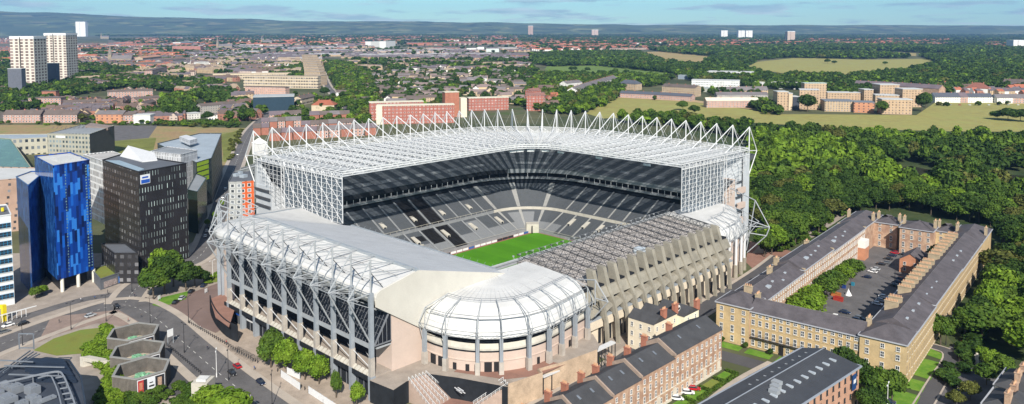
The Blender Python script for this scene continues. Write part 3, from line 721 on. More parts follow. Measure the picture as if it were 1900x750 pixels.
for k, x in enumerate(COLX):
    mb = MB(); mb.prism([(x-.78, 137.8), (x+.78, 137.8), (x+.78, 139.6), (x-.78, 139.6)], 0, 7.6, 0); col = mb.build('column', [PIERB], ST)
    mb = MB(); mb.prism([(x-.64, 137.9), (x+.64, 137.9), (x+.64, 139.5), (x-.64, 139.5)], 7.6, 13.5, 0); mb.build('column_base', [PIERC], col)
    mb = MB(); mb.prism([(x-.52, 138.0), (x+.52, 138.0), (x+.52, 139.4), (x-.52, 139.4)], 13.5, 33.8, 0); mb.build('column_shaft', [PIERB], col)
    mb = MB(); yc = 138.7; N = (x, 130.3, 33.4)
    mb.tube((x, yc, 33.8), (x, yc, 44.2), .28, 6); mb.tube((x, yc, 33.6), N, .2, 5); mb.tube(N, (x, yc, 44), .22, 5); mb.tube(N, (x, yc, 17.5), .24, 5)
    mb.tube((x, yc, 40.2), (x, 156, 37.6), .2, 5); mb.tube((x, yc, 44.1), (x, 156, 37.9), .1, 4); mb.tube(N, (x, yc+2, 28), .14, 4)
    mb.tube((x, 139.5, 29), (x, 145, 26), .16, 4); mb.tube((x, yc, 40.2), (x, 147, 30), .14, 4, 1)
    if k < 9:
        x2 = x-10.4; c = x-5.2
        for z in (33.4, 32.2): mb.tube((x, 130.3+(33.4-z)*3, z), (x2, 130.3+(33.4-z)*3, z), .12, 4)
        mb.tube((x, 138.4, 33.5), (x2, 138.4, 33.5), .16, 4); mb.tube(N, (c, 138.4, 33.5), .1, 3); mb.tube((x2, 130.3, 33.4), (c, 138.4, 33.5), .1, 3)
        mb.tube((x, 138.4, 33.5), (x2, 130.3, 33.4), .1, 3); mb.tube((x, 138.4, 33.5), (c, 134, 30.5), .1, 3); mb.tube((x2, 138.4, 33.5), (c, 134, 30.5), .1, 3)
        mb.tube((x, yc, 44.1), (x2, yc, 40.2), .07, 3, 1); mb.tube((x, yc, 37), (x2, yc, 37), .06, 3, 1); mb.tube((x, 143, 35.6), (x2, 143, 35.6), .07, 3, 1); mb.tube((x, 149, 36.9), (x2, 149, 36.9), .07, 3, 1)
        mb.tube((x, 138.8, 12.4), (x2, 144, 10.6), .13, 4, 2); mb.tube((x, 138.8, 9.6), (x2, 138.8, 13.2), .13, 4, 2)
    mb.build('roof_frame', [LGREY, DKST, WHITE], barrel)
# steelwork wrapping the west corner, with its far-out bow
def corner_steel(c, ang, rr, zs, parent, mats=(LGREY,), base=0, bow=0, full=True):
    pts = []
    for k, a in enumerate(ang):
        d = (math.cos(a), math.sin(a))
        def q(r, z): return (c[0]+d[0]*r, c[1]+d[1]*r, z)
        r0, r1, rs = rr; zt_, zo, zsh, zc = zs
        b = bow*math.sin(math.pi*k/max(1, len(ang)-1))
        pts.append((q(r0, zc), q(r0, zt_), q(r1+b, zo), q(rs, zsh), q(r0, (zc+base)/2)))
    for k, (A, T, N, Sh, Lo) in enumerate(pts):
        mb = MB()
        for p, q_, r in ((A, T, .22), (A, N, .2), (N, T, .2), (T, Sh, .2), (N, Lo, .18), (A, Sh, .14)): mb.tube(p, q_, r, 5)
        if k+1 < len(pts):
            B = pts[k+1]; mid = tuple((A[i]+B[0][i])/2 for i in range(3))
            for j in (0, 1, 2, 3): mb.tube(pts[k][j], B[j], .15, 4)
            mb.tube(N, mid, .1, 3); mb.tube(B[2], mid, .1, 3); mb.tube(A, B[1], .09, 3); mb.tube(T, B[2], .09, 3)
            m2 = tuple((T[i]+A[i])/2 for i in range(3)); n2 = tuple((B[1][i]+B[0][i])/2 for i in range(3)); mb.tube(m2, n2, .1, 3)
        mb.build('corner_frame', list(mats), parent)
wcx = -291
ang = [R(-90-k*12) for k in range(1, 5)]
corner_steel((wcx, 198), ang, (56, 61, 42), (41, 33, 35, 32), sw, base=10, bow=-3)
for a in ang[:3]:
    mb = MB(); x, y = wcx+56*math.cos(a), 198+56*math.sin(a); mb.obox(x, y, 0, 32, 1.4, 1.4, a); mb.build('column', [PIERB], ST)
# ---- rounded near corner: drum with fan roof
DC = (-190.2, 185.1); DR = 26.9; AP = (-197.0, 193.5)
DPATH = [(R(a), DC, AP) for a in (-97, -91, -85, -79, -73, -67, -60, -54, -48, -42, -36, -30, -23, -17, -10, -4, 0)]+[(0.0, (DC[0]-.6, 190.5), (AP[0], 196)), (0.0, (DC[0]-1.4, 197), (AP[0], 201)), (0.0, (DC[0]-2.4, 204), (AP[0], 206.5)), (0.0, (DC[0]-3.4, 211), (AP[0], 211.5))]
def dq(k, o, z): a, c, p = DPATH[k]; return (c[0]+(DR+o)*math.cos(a), c[1]+(DR+o)*math.sin(a), z)
def drum(prof, mb, m=0):
    rows = [[dq(k, o, z) for o, z in prof] for k in range(len(DPATH))]
    grid(mb, rows, m)
ND = len(DPATH)
DP = [(-8.8, 26.3), (-5.6, 25.6), (-3.2, 24), (-1.6, 22), (-.5, 19.8), (0, 17.9), (-.6, 17.5)]
mb = MB(); drum(DP, mb)
grid(mb, [[(*DPATH[k][2], 27.2), tuple((DPATH[k][2][i] if i < 2 else 27.2)*.5+dq(k, -8.8, 26.3)[i]*.5+(.25 if i == 2 else 0) for i in range(3)), dq(k, -8.8, 26.3)] for k in range(ND)])
mb.poly([(*DPATH[-1][2], 27)]+[dq(ND-1, o, z) for o, z in DP]+[dq(ND-1, -2, 13), (AP[0], 211.5, 13)])
drumroof = mb.build('fan_roof', [ROOFW], ST); drumroof['label'] = 'white fan shaped roof of the rounded near corner'
mb = MB()
for t in (.42, .72, 1.0):
    def fq(k): a = (*DPATH[k][2], 27.25); b = dq(k, -8.8, 26.4); return tuple(a[i]*(1-t)+b[i]*t+(.12 if i == 2 else 0) for i in range(3))
    for k in range(ND-1): mb.tube(fq(k), fq(k+1), .07, 3)
for k in range(0, ND): mb.tube((*DPATH[k][2], 27.3), dq(k, -8.8, 26.55), .05, 3)
for o, z in ((-3.2, 24.1), (-.9, 20.9)):
    for k in range(ND-1): mb.tube(dq(k, o, z), dq(k+1, o, z), .05, 3)
mb.build('roof_seam', [M('grey_seam', (.42, .44, .46), .6, .1)], drumroof)
mb = MB(); drum([(-2.5, 17.4), (-2.5, 14)], mb, 1); drum([(-1.8, 15.6), (-.9, 14.2), (-.9, 13.6)], mb, 2); drum([(-.7, 13.6), (-.7, 10.7), (-.45, 10.6), (-.45, 10.3), (-.7, 10.2), (-.7, 0)], mb, 0)  # dark band stands for the shade in the open gap under the eave
drum([(-.35, 13.8), (-.35, 13.4), (-.8, 13.4)], mb, 1)
dw = mb.build('drum_wall', [PINK, DARK, PALEC], ST)
for k, w in ((1.7, 2.2), (3.0, 2.4), (4.8, 1.2), (6.2, 1.2), (8.6, 2.4), (9.7, 2.4), (13.2, 1.1), (14.6, 1.0), (16.4, 1.2), (18.4, 1.0)):
    i = int(k); t = k-i; p, q = dq(i, -.6, 7), dq(i+1, -.6, 7); x, y = p[0]*(1-t)+q[0]*t, p[1]*(1-t)+q[1]*t
    a = math.atan2(q[1]-p[1], q[0]-p[0]); mb = MB(); mb.obox(x, y, 5.6, 10.1 if w > 2 else 9.2, w, .35, a); mb.build('door', [M('black_door', (.02, .02, .022), .6, .1)], dw)
prev = None
for k in (1, 4, 8-.5, 10, 13, 16, 17.3, 18.5, 19.7):
    i = int(k); t = k-i; c0, c1 = DPATH[i], DPATH[min(ND-1, i+1)]; a = c0[0]*(1-t)+c1[0]*t; c = tuple(c0[1][n]*(1-t)+c1[1][n]*t for n in (0, 1))
    def q(o, z): return (c[0]+math.cos(a)*(DR+o), c[1]+math.sin(a)*(DR+o), z)
    mb = MB(); x, y, _ = q(1.3, 0); mb.obox(x, y, 0, 11, 1.5, 1.5, a); col = mb.build('column', [PIERC], ST)
    mb = MB(); mb.obox(x, y, 11, 18.2, 1.2, 1.1, a); mb.build('column_shaft', [PIERB], col)
    A, Tq, N, Sh, G = q(1.3, 18.2), q(1.0, 25.4), q(3.6, 21.2), q(-8.8, 27.6), q(-1.2, 23.6)
    mb = MB()
    for p1, p2, r in ((A, Tq, .17), (A, N, .14), (N, Tq, .14), (Tq, Sh, .15), (Sh, G, .12), (N, q(1.4, 13), .12), (G, A, .1)): mb.tube(p1, p2, r, 5, 1)
    if prev:
        for p1, p2 in zip(prev, (A, Tq, N, Sh, G)): mb.tube(p1, p2, .10, 4, 0)
        mid = tuple((prev[0][n]+A[n])/2 for n in range(3))
        mb.tube(N, mid, .08, 3, 1); mb.tube(prev[2], mid, .08, 3, 1)
    prev = (A, Tq, N, Sh, G); mb.build('corner_frame', [M('dark_grey_steel', (.20, .215, .235), .5, .1), LGREY], drumroof)
mb = MB(); x = -165.2; N = (x+5.5, 213.2, 20.5)
for p1, p2 in (((x, 213, 14), N), ((x, 213, 27), N), (N, (x, 217, 20)), (N, (x, 213, 20.5)), ((x, 213, 18), (x, 213, 27)), ((x, 213, 27), (x-9, 214, 25))): mb.tube(p1, p2, .22, 5)
mb.build('corner_frame', [LGREY], drumroof)

# ---- long low stand: lattice roof and concrete fins
mb = MB()
mb.poly([(-204, 214, 25), (-174.5, 214, 21.6), (-174.5, 317, 21.6), (-204, 317, 25)]); mb.poly([(-204, 214, 24.6), (-204, 317, 24.6), (-174.5, 317, 21.2), (-174.5, 214, 21.2)])
eroof = mb.build('flat_roof_deck', [M('stained_roof_felt', (.42, .39, .37), .9, .35, .12)], ST); eroof['label'] = 'stained grey roof deck under dark steel lattice'
NY = 16
def ez(x): return 25+(-204-x)*.115
for k in range(NY+1):
    y = 214+103*k/NY; mb = MB(); n = 8
    for j in range(n):
        x0, x1 = -204+29*j/n, -204+29*(j+1)/n; xm = (x0+x1)/2
        mb.tube((x0, y, ez(x0)+3.0), (x1, y, ez(x1)+3.0), .13, 4); mb.tube((x0, y, ez(x0)+.3), (x1, y, ez(x1)+.3), .08, 3)
        mb.tube((x0, y, ez(x0)+3.0), (xm, y, ez(xm)+.3), .07, 3); mb.tube((xm, y, ez(xm)+.3), (x1, y, ez(x1)+3.0), .07, 3)
    mb.build('roof_girder', [DKST], eroof)
mb = MB()
for j in range(9):
    x = -204+29*j/8
    for k in range(NY*2):
        y0, y1 = 214+103*k/(NY*2), 214+103*(k+1)/(NY*2)
        mb.tube((x, y0, ez(x)+3), (x, y1, ez(x)+3), .09, 3, 1 if j == 0 else 0)
        za, zc = (ez(x)+3, ez(x)+.3) if k % 2 == 0 else (ez(x)+.3, ez(x)+3)
        mb.tube((x, y0, za), (x, y1, zc), .055, 3)
        if j < 8:
            x1 = -204+29*(j+1)/8
            if (j+k) % 2 == 0: mb.tube((x, y0, ez(x)+3), (x1, y1, ez(x1)+3), .06, 3)
            else: mb.tube((x1, y0, ez(x1)+3), (x, y1, ez(x)+3), .06, 3)
mb.build('roof_bracing_lattice', [DKST, M('mid_grey_steel', (.17, .18, .20), .5, .1)], eroof)
mb = MB(); mb.tube((-204.6, 198, 25.6), (-204.6, 322, 25.6), .55, 6); mb.box(-205.6, -204.2, 198, 322, 24.2, 25.0)
for k in range(28): mb.tube((-205.3, 214+3.7*k, 25.4), (-205.9, 214+3.7*k, 26.9), .09, 3); mb.box(-206.2, -205.7, 213.7+3.7*k, 214.3+3.7*k, 26.6, 27.1)
mb.build('gutter', [LGREY], eroof)
mb = MB(); mb.box(-183.5, -179.5, 262, 266, 22.2, 24.8); mb.build('plant_room', [M('pale_blue_grey_paint', (.55, .62, .68), .5, .05)], eroof)
SH = [(-166.3, 0), (-164.9, 0), (-165.6, 9), (-167.2, 14.5), (-170.2, 20.5), (-172.2, 26.9), (-175.3, 27.1), (-174.2, 20.5), (-172.2, 14), (-167.0, 9.8)]
ZF = 3.6
for k in range(15):
    y = 221.2+6.35*k; mb = MB(); hw = .5
    n = len(SH); vs = [(x, y-hw*(1 if z < 19 else 1.9), z) for x, z in SH]+[(x, y+hw*(1 if z < 19 else 1.9), z) for x, z in SH]
    mb.add(vs, [tuple(range(n))]+[tuple(range(2*n-1, n-1, -1))]+[(i, n+i, n+(i+1) % n, (i+1) % n) for i in range(n)])
    o = mb.build('concrete_fin', [CONC], ST)
mb = MB()
for k in range(-1, 15):                          # spandrels between the fins
    y0, y1 = 221.2+6.35*k+.7, 221.2+6.35*(k+1)-.7
    if k == -1: y0 = 214
    if k == 14: y1 = 316.5
    pr = [(-173.6, 20.6), (-170.8, 20.2), (-169.0, 16.8), (-171.2, 15.8)]
    n = 4; vs = [(x, y0, z) for x, z in pr]+[(x, y1, z) for x, z in pr]
    mb.add(vs, [tuple(range(n-1, -1, -1)), tuple(range(n, 2*n))]+[(i, (i+1) % n, n+(i+1) % n, n+i) for i in range(n)], 0)
    pr = [(-170.6, 15.2), (-168.6, 14.6), (-167.6, 12.0), (-169.6, 12.0)]
    ym = (y0+y1)/2
    vs = [(x, y0, z) for x, z in pr]+[(x, y1, z) for x, z in pr]
    vs[2+4] = (-167.6, y1, 13.6); vs[3+4] = (-169.6, y1, 13.6)
    mb.add(vs, [tuple(range(n-1, -1, -1)), tuple(range(n, 2*n))]+[(i, (i+1) % n, n+(i+1) % n, n+i) for i in range(n)], 0)
mb.build('spandrel', [CONC], ST)
mb = MB(); mb.box(-176, -171.5, 214, 317, 0, 21, 1); mb.box(-171.5, -168.2, 214, 317, 10.4, 11.0, 2); mb.box(-171.5, -168.3, 214, 317, 7.2, 10.4, 0)
mb.box(-171.6, -170.4, 214, 317, 0, 7.2, 3)
mb.build('concourse_wall', [M('pale_painted_block', (.66, .58, .46), .85, .15, .3), BLK, GREYST, BLK], ST)
mb = MB()
for k in range(16):
    y = 216+6.35*k; mb.box(-170.5, -169.6, y+1, y+4.6, 0, 6.4, 0)
    if k % 2: mb.box(-169.7, -169.5, y+1.6, y+3.4, 0, 4.4, 1)
mb.build('concourse_panel', [M('pale_painted_block', (.6, .58, .46), .85, .15, .3), BLK], ST)
# far rounded corner
mb = MB(); pf = [(-204, 26), (-192, 26.2), (-183, 25.6), (-178, 24), (-174.6, 21.5), (-173.0, 18.5), (-172.6, 17.3)]
rows = []
for y, t in ((317.3, 0), (324, 0), (331, .0), (338, .06), (344, .16), (350, .32), (355, .5)):
    rows.append([(-197+(x+197)*(1-t) if x > -197 else x, y, z) for x, z in pf])
grid(mb, rows, 0); mb.poly([(x, 317.3, z) for x, z in pf]+[(-172.6, 317.3, 15), (-204, 317.3, 20)]); ne = mb.build('corner_roof', [ROOFW], ST, False); ne['label'] = 'white rounded roof at the far end of the concrete fins'
mb = MB()
for a, b in zip(rows[:-1], rows[1:]): mb.poly([(a[-1][0]-.6, a[-1][1], 0), (b[-1][0]-.6, b[-1][1], 0), (b[-1][0]-.6, b[-1][1], 17.4), (a[-1][0]-.6, a[-1][1], 17.4)])
mb.build('corner_wall', [PINK], ST)
prev = None
for k, (x, y, ox, oy) in enumerate([(-171.2, 319.5, 1, 0), (-171.4, 326, 1, .1), (-172.2, 332.5, 1, .2), (-174.2, 339.5, .95, .3), (-178.5, 347, .8, .6)]):
    mb = MB(); mb.tube((x, y, 0), (x, y, 6), 1.0, 8); col = mb.build('column', [CONC], ST); mb = MB(); mb.tube((x, y, 6), (x, y, 18), .62, 8); mb.build('column_shaft', [WHITE], col)
    o = 3 if k < 4 else 7
    A, T, N, Sh, G = (x, y, 18), (x-.4, y, 26.5), (x+ox*o, y+oy*o, 21.5), (x-10, y, 28), (x-3, y, 24)
    mb = MB()
    for p1, p2, r in ((A, T, .2), (A, N, .17), (N, T, .17), (T, Sh, .18), (Sh, G, .15), (N, (x, y, 12), .16), (G, A, .12)): mb.tube(p1, p2, r, 5)
    if prev:
        for p1, p2 in zip(prev, (A, T, N, Sh, G)): mb.tube(p1, p2, .13, 4)
        mid = tuple((prev[0][i]+A[i])/2 for i in range(3)); mb.tube(N, mid, .1, 3); mb.tube(prev[2], mid, .1, 3); mb.tube(prev[0], T, .1, 3)
    prev = (A, T, N, Sh, G); mb.build('corner_frame', [LGREY], ne)
mb = MB(); B0 = (-174, 342, 0)
for p1, p2 in (((-174, 342, 8), (-166, 345, 17)), ((-166, 345, 17), (-165, 346, 21)), ((-165, 346, 21), (-172, 345, 33)), ((-172, 345, 33), (-176, 345, 8)), ((-165, 346, 21), (-176, 340, 21)), ((-165, 346, 21), (-172, 338, 25)), ((-172, 345, 33), (-188, 350, 36)), ((-165, 346, 21), (-174, 352, 17)), ((-166, 345, 17), (-176, 340, 18))): mb.tube(p1, p2, .26, 5)
mb.build('bow_frame', [LGREY], ne)
# ---- podium with stairs
TPod = 7.0
def PP(l, z): return [P(x, y, z) for x, y in l]
top = PP([(686, 706), (730, 724), (754, 708), (790, 693), (850, 701), (942, 718), (1005, 697), (997, 690), (1050, 675), (1107, 654), (1112, 640), (1100, 620), (1000, 640), (830, 640), (700, 660)], TPod)
mb = MB(); mb.prism(top, 0, TPod, 0, 1); pod = mb.build('podium', [BLK, PAVE], ST); pod['label'] = 'black walled entrance podium with brown paved deck'
rp = PP([(842, 690), (937, 704), (1000, 697), (1050, 676), (1000, 668), (930, 674), (860, 676)], TPod+.03); mb = MB(); mb.poly([(x, y, TPod+.04) for x, y in rp]); o = mb.build('paving', [REDP], pod)
def stair(t0, t1, b0, b1, name='staircase', nr=5):
    A, B = P(*t0, TPod), P(*t1, TPod); C_, D = P(*b0, .1), P(*b1, .1)
    mb = MB(); n = 22
    def L(a, b, t): return (a[0]*(1-t)+b[0]*t, a[1]*(1-t)+b[1]*t)
    for k in range(n):
        t, t2 = k/n, (k+1)/n; z = TPod*(1-t); p, q, r, s = L(A, C_, t), L(B, D, t), L(B, D, t2), L(A, C_, t2)
        mb.prism([p, q, r, s], 0, z, 0)
    st = mb.build(name, [M('stair_stone', (.40, .30, .25), .9, .15, .4), WHITE], pod)
    mb = MB()
    for j in range(nr+1):
        u = j/nr; p, q = L(A, B, u), L(C_, D, u); m_ = .06
        mb.tube((*p, TPod+1.1), (*q, 1.2), .08, 4); mb.tube((*p, TPod+.6), (*q, .7), .05, 3)
        for k in range(9):
            t = k/8; r = L(p, q, t); mb.tube((*r, TPod*(1-t)), (*r, TPod*(1-t)+1.1), .06, 3)
    mb.build('handrail', [WHITE], st)
stair((758, 706), (790, 694), (801, 762), (838, 738))
stair((942, 716), (934, 706), (881, 757), (876, 745), nr=2)
mb = MB()                                          # curved black wall behind the landing, with its white panel
w = PP([(790, 693), (800, 712), (838, 738)], TPod)
for (a, b) in (((862, 713), (870, 744)),):
    p = P(862, 743, .3); mb.obox(p[0]-1, p[1]+1.0, 1.2, 6.2, 1.9, .3, R(-8))
for k in range(4):
    p = P(838+k*3, 722+k*.0, 5); mb.obox(p[0]+1.5, p[1]-(-1.0), 5.0-.7*(k % 2), 5.2-.7*(k % 2), 3, .2, R(-8))
mb.build('sign_panel', [M('white_board', (.7, .72, .74), .5, .1)], pod)
sheet('landing_paving', [(800, 762), (838, 737), (872, 730), (880, 752), (860, 800), (790, 800)], .09, REDP)
# tan retaining wall east of the podium and the white covered walkway
mb = MB(); w = [P(942, 718, TPod), P(1005, 697, TPod), P(997, 690, TPod), P(1050, 675, TPod), P(1107, 654, TPod)]
for a, b in zip(w[:-1], w[1:]):
    dx, dy = b[0]-a[0], b[1]-a[1]; L_ = math.hypot(dx, dy); nx, ny = dy/L_*.35, -dx/L_*.35
    mb.prism([(a[0]+nx*.2, a[1]+ny*.2), (b[0]+nx*.2, b[1]+ny*.2), (b[0]+nx, b[1]+ny), (a[0]+nx, a[1]+ny)], 0, 8.0, 0)
mb.build('retaining_wall', [M('tan_stone', (.47, .36, .26), .9, .3, .25)], pod)
mb = MB(); w = [P(1005, 700, 5.2), P(1095, 662, 5.2), P(1100, 654, 6.2), P(1138, 636, 6.2)]
for a, b in ((w[0], w[1]), (w[2], w[3])):
    dx, dy = b[0]-a[0], b[1]-a[1]; L_ = math.hypot(dx, dy); nx, ny = dy/L_, -dx/L_
    z = 5.2 if a is w[0] else 6.2; mb.prism([(a[0]-nx, a[1]-ny), (b[0]-nx, b[1]-ny), (b[0]+nx, b[1]+ny), (a[0]+nx, a[1]+ny)], z, z+.5, 0)
    for k in range(7):
        t = k/6; x, y = a[0]+dx*t+nx*.8, a[1]+dy*t+ny*.8; mb.box(x-.12, x+.12, y-.12, y+.12, 0, z, 1)
mb.build('walkway_canopy', [WHITE, DKST], pod)
# ================================================================ window, house and block builders
GLASS = M('window_glass', (.03, .037, .048), .12, .3, 1.5, .6)
def win_mesh(name, frame, kind=0):
    """unit window, 1 wide and 1 high, its face towards -Y"""
    mb = MB(); t = .10
    mb.poly([(-.5, -.05, 0), (.5, -.05, 0), (.5, -.05, 1), (-.5, -.05, 1)], 1)
    for x0, x1, z0, z1 in ((-.5, -.5+t, 0, 1), (.5-t, .5, 0, 1), (-.5+t, .5-t, 0, .05), (-.5+t, .5-t, .95, 1)): mb.box(x0, x1, -.12, 0, z0, z1, 0)
    if kind != 2: mb.box(-.5+t, .5-t, -.09, -.04, .47, .53, 0)
    if kind == 0: mb.box(-.03, .03, -.09, -.04, .05, .47, 0); mb.box(-.03, .03, -.09, -.04, .53, .95, 0)
    mb.box(-.6, .6, -.22, 0, -.08, 0, 2 if kind != 2 else 0)
    me = bpy.data.meshes.new(name); me.from_pydata(mb.v, [], mb.f)
    for k in (frame, GLASS, M('stone_sill', (.62, .57, .48), .8, .1, .5)): me.materials.append(k)
    me.polygons.foreach_set('material_index', mb.m); me.update(); return me
WINW = win_mesh('sash_window', M('white_window_paint', (.74, .74, .72), .6, .05))
WINC = win_mesh('casement_window', M('white_window_paint', (.74, .74, .72), .6, .05), 1)
WINS = win_mesh('sash_window', M('stone_coloured_frame', (.42, .33, .21), .7, .05))
WIND = win_mesh('dark_window', M('dark_frame', (.05, .055, .06), .5, .05), 2)
def windows(parent, a, b, zs, n, w, h, mesh=None, t0=.0, t1=1.0, proud=.04, skip=(), maxn=None):
    """n windows per row on the wall from a to b (outside on the right of a->b)"""
    dx, dy = b[0]-a[0], b[1]-a[1]; L = math.hypot(dx, dy); an = math.atan2(dy, dx); k = 0
    for r, z in enumerate(zs):
        hh = h[r] if isinstance(h, (list, tuple)) else h
        for i in range(n):
            if (r, i) in skip: continue
            t = t0+(t1-t0)*(i+.5)/n; o = link('window', mesh or WINW, parent)
            o.location = (a[0]+dx*t+dy/L*proud, a[1]+dy*t-dx/L*proud, z); o.rotation_euler.z = an; o.scale = (w, 1, hh); k += 1
    return k
def chimney(mb, x, y, z0, z1, lx, ly, a=0, m=0, mp=1, pots=4, axis=0):
    mb.obox(x, y, z0, z1, lx, ly, a, m); mb.obox(x, y, z1, z1+.2, lx+.3, ly+.3, a, m)
    for k in range(pots):
        t = ((k+.5)/pots-.5)*((lx if axis == 0 else ly)-.3); u, v = (t, 0) if axis == 0 else (0, t)
        px, py = x+u*math.cos(a)-v*math.sin(a), y+u*math.sin(a)+v*math.cos(a); mb.tube((px, py, z1+.2), (px, py, z1+.95), .2, 6, mp, .15)
SLATE = M('dark_slate', (.098, .088, .096), .75, .3, .25, fine=2.5)
SLATEG = M('grey_slate', (.062, .063, .068), .75, .22, .25, fine=2.5)
YELL = M('honey_sandstone', (.49, .365, .20), .9, .2, .22, fine=1.5)
YELL2 = M('pale_honey_sandstone', (.56, .43, .25), .9, .2, .22, fine=1.5)
BRKP = M('pinkish_brick', (.38, .24, .17), .9, .22, .3, hue=(.47, .33, .23), fine=2)
BRKR = M('red_brick', (.36, .15, .10), .9, .2, .3)
BRKO = M('orange_brick', (.47, .22, .13), .9, .2, .3)
POTS = M('clay_pots', (.55, .33, .2), .8, .2, 1)
TRIM = M('pale_stone_trim', (.60, .55, .47), .85, .12, .4)
RUST = M('gutter_lead', (.40, .41, .44), .6, .1, .4)
# ---------------------------------------------------------------- the stone terrace round its courtyard
def trange(name_label, u0, u1, v0, v1, ze, zr, along, wall, wallc, nwin,  group='ranges of the stone terrace around the car park', chim=(), hipends=True, faces=(), pots_big=False, floors=(1.0, 4.3, 8.6, 11.6), hts=(2.1, 2.6, 1.9, 1.5)):
    """one range: outer walls one stone, courtyard walls another"""
    c = TT((u0+u1)/2, (v0+v1)/2); t = thing('terrace_range', name_label, 'terrace', (*c, 0), group)
    mb = MB()
    Q = [TT(u0, v0), TT(u1, v0), TT(u1, v1), TT(u0, v1)]
    for i, m in enumerate(wallc):                                # S, E, N, W
        a, b = Q[i], Q[(i+1) % 4]; mb.poly([(*a, 0), (*b, 0), (*b, ze), (*a, ze)], m)
    wl = mb.build('wall', [YELL, BRKP, YELL2], t)
    mb = MB(); e = .45; U0, U1, V0, V1 = u0-e, u1+e, v0-e, v1+e
    if along == 'v':
        um = (U0+U1)/2; h = (U1-U0)/2 if hipends else 0
        r0, r1 = TT(um, V0+h, zr), TT(um, V1-h, zr)
        A, B, C_, D = TT(U0, V0, ze+.15), TT(U1, V0, ze+.15), TT(U1, V1, ze+.15), TT(U0, V1, ze+.15)
        mb.poly([A, r0, r1, D][::-1]); mb.poly([B, C_, r1, r0]); mb.poly([A, B, r0]); mb.poly([C_, D, r1])
    else:
        vm = (V0+V1)/2; h = (V1-V0)/2 if hipends else 0
        r0, r1 = TT(U0+h, vm, zr), TT(U1-h, vm, zr)
        A, B, C_, D = TT(U0, V0, ze+.15), TT(U1, V0, ze+.15), TT(U1, V1, ze+.15), TT(U0, V1, ze+.15)
        mb.poly([A, B, r1, r0]); mb.poly([C_, D, r0, r1]); mb.poly([B, C_, r1]); mb.poly([D, A, r0])
    rf = mb.build('roof', [SLATE], t)
    mb = MB()
    for a, b in ((A, B), (B, C_), (C_, D), (D, A)): mb.tube((a[0], a[1], a[2]-.1), (b[0], b[1], b[2]-.1), .24, 4)
    mb.build('cornice', [RUST], rf)
    mb = MB(); mb.tube(r0, r1, .1, 3); mb.build('ridge_tile', [M('ridge_grey', (.2, .19, .19), .8, .1)], rf)
    for (cu, cv, z0, z1, lu, lv, n) in chim:
        mb = MB(); p = TT(cu, cv); chimney(mb, p[0], p[1], z0, z1, lu, lv, TA, 0, 1, n, 1 if lv > lu else 0); mb.build('chimney', [M('buff_chimney_stone', (.40, .32, .215), .9, .2, .5), POTS], rf)
    tot = 0
    for (a, b, n, rows, w) in faces: tot += windows(t, TT(*a), TT(*b), [floors[r] for r in rows], n, w, [hts[r] for r in rows], WINS if a[0] == 64 else WINW)
    return t, rf
OUT, BR, PALE = 0, 1, 2
WD = 13.0
t, _ = trange('honey stone terrace front facing the gardens with an iron balcony', 12.5, 50, 0, 12, 13.2, 16.6, 'u', 0, (0, 1, 1, 0), 0, hipends=False,
    faces=(((12.5, 0), (50, 0), 15, (0, 1, 2, 3), 1.25),))
mb = MB(); 
a, b = TT(13, -1.0), TT(49.5, -1.0); mb.prism([TT(13, 0), TT(49.5, 0), TT(49.5, -1.1), TT(13, -1.1)], 4.0, 4.15)
mb.tube((*a, 5.1), (*b, 5.1), .06, 4)
for k in range(110):
    q = TT(13+36.5*k/109, -1.05); mb.tube((*q, 4.15), (*q, 5.1), .025, 3)
mb.build('balcony', [M('black_ironwork', (.03, .03, .032), .5, .1)], t)
mb = MB(); p = TT(24, -.15); mb.obox(*p, 0, 3.3, 1.5, .4, TA); mb.build('door', [M('black_door', (.02, .02, .022), .6, .1)], t)
mb = MB()
for z in (3.85, 8.0, 11.0): mb.prism([TT(12.5, .01), TT(50, .01), TT(50, -.14), TT(12.5, -.14)], z, z+.22)
mb.build('string_course', [YELL2], t)
t, _ = trange('honey stone corner pavilion of the terrace nearest the stadium street', 0, 12.5, -.8, 13, 14.2, 17.6, 'v', 0, (0, 1, 0, 0), 0, chim=((12.2, 8, 13, 17.4, 1.1, 3, 4), (6.5, 13, 14, 17.8, 3, 1.1, 4)),
    faces=(((0, -.8), (12.5, -.8), 3, (0, 1, 2, 3), 1.25), ((0, 13), (0, -.8), 3, (0, 1, 2, 3), 1.2)))
t, _ = trange('honey stone corner pavilion of the terrace beside the lawns', 50, 64, -.8, 13, 14.2, 17.8, 'v', 0, (0, 0, 0, 1), 0, chim=((50.6, 8, 13, 17.6, 1.1, 3, 4),),
    faces=(((50, -.8), (64, -.8), 3, (0, 1, 2, 3), 1.25), ((64, -.8), (64, 13), 4, (0, 1, 2, 3), 1.2)))
def skyl(rf, lst, z0, zr, u0, u1):
    for u, v, lu, lv in lst:
        mb = MB(); um = (u0+u1)/2; f = 1-abs(u-um)/((u1-u0)/2); z = z0+(zr-z0)*f; p = TT(u, v); mb.obox(p[0], p[1], z-.3, z+.45, lu, lv, TA); mb.build('skylight', [M('skylight_glass', (.42, .46, .50), .25, .15, 1)], rf)
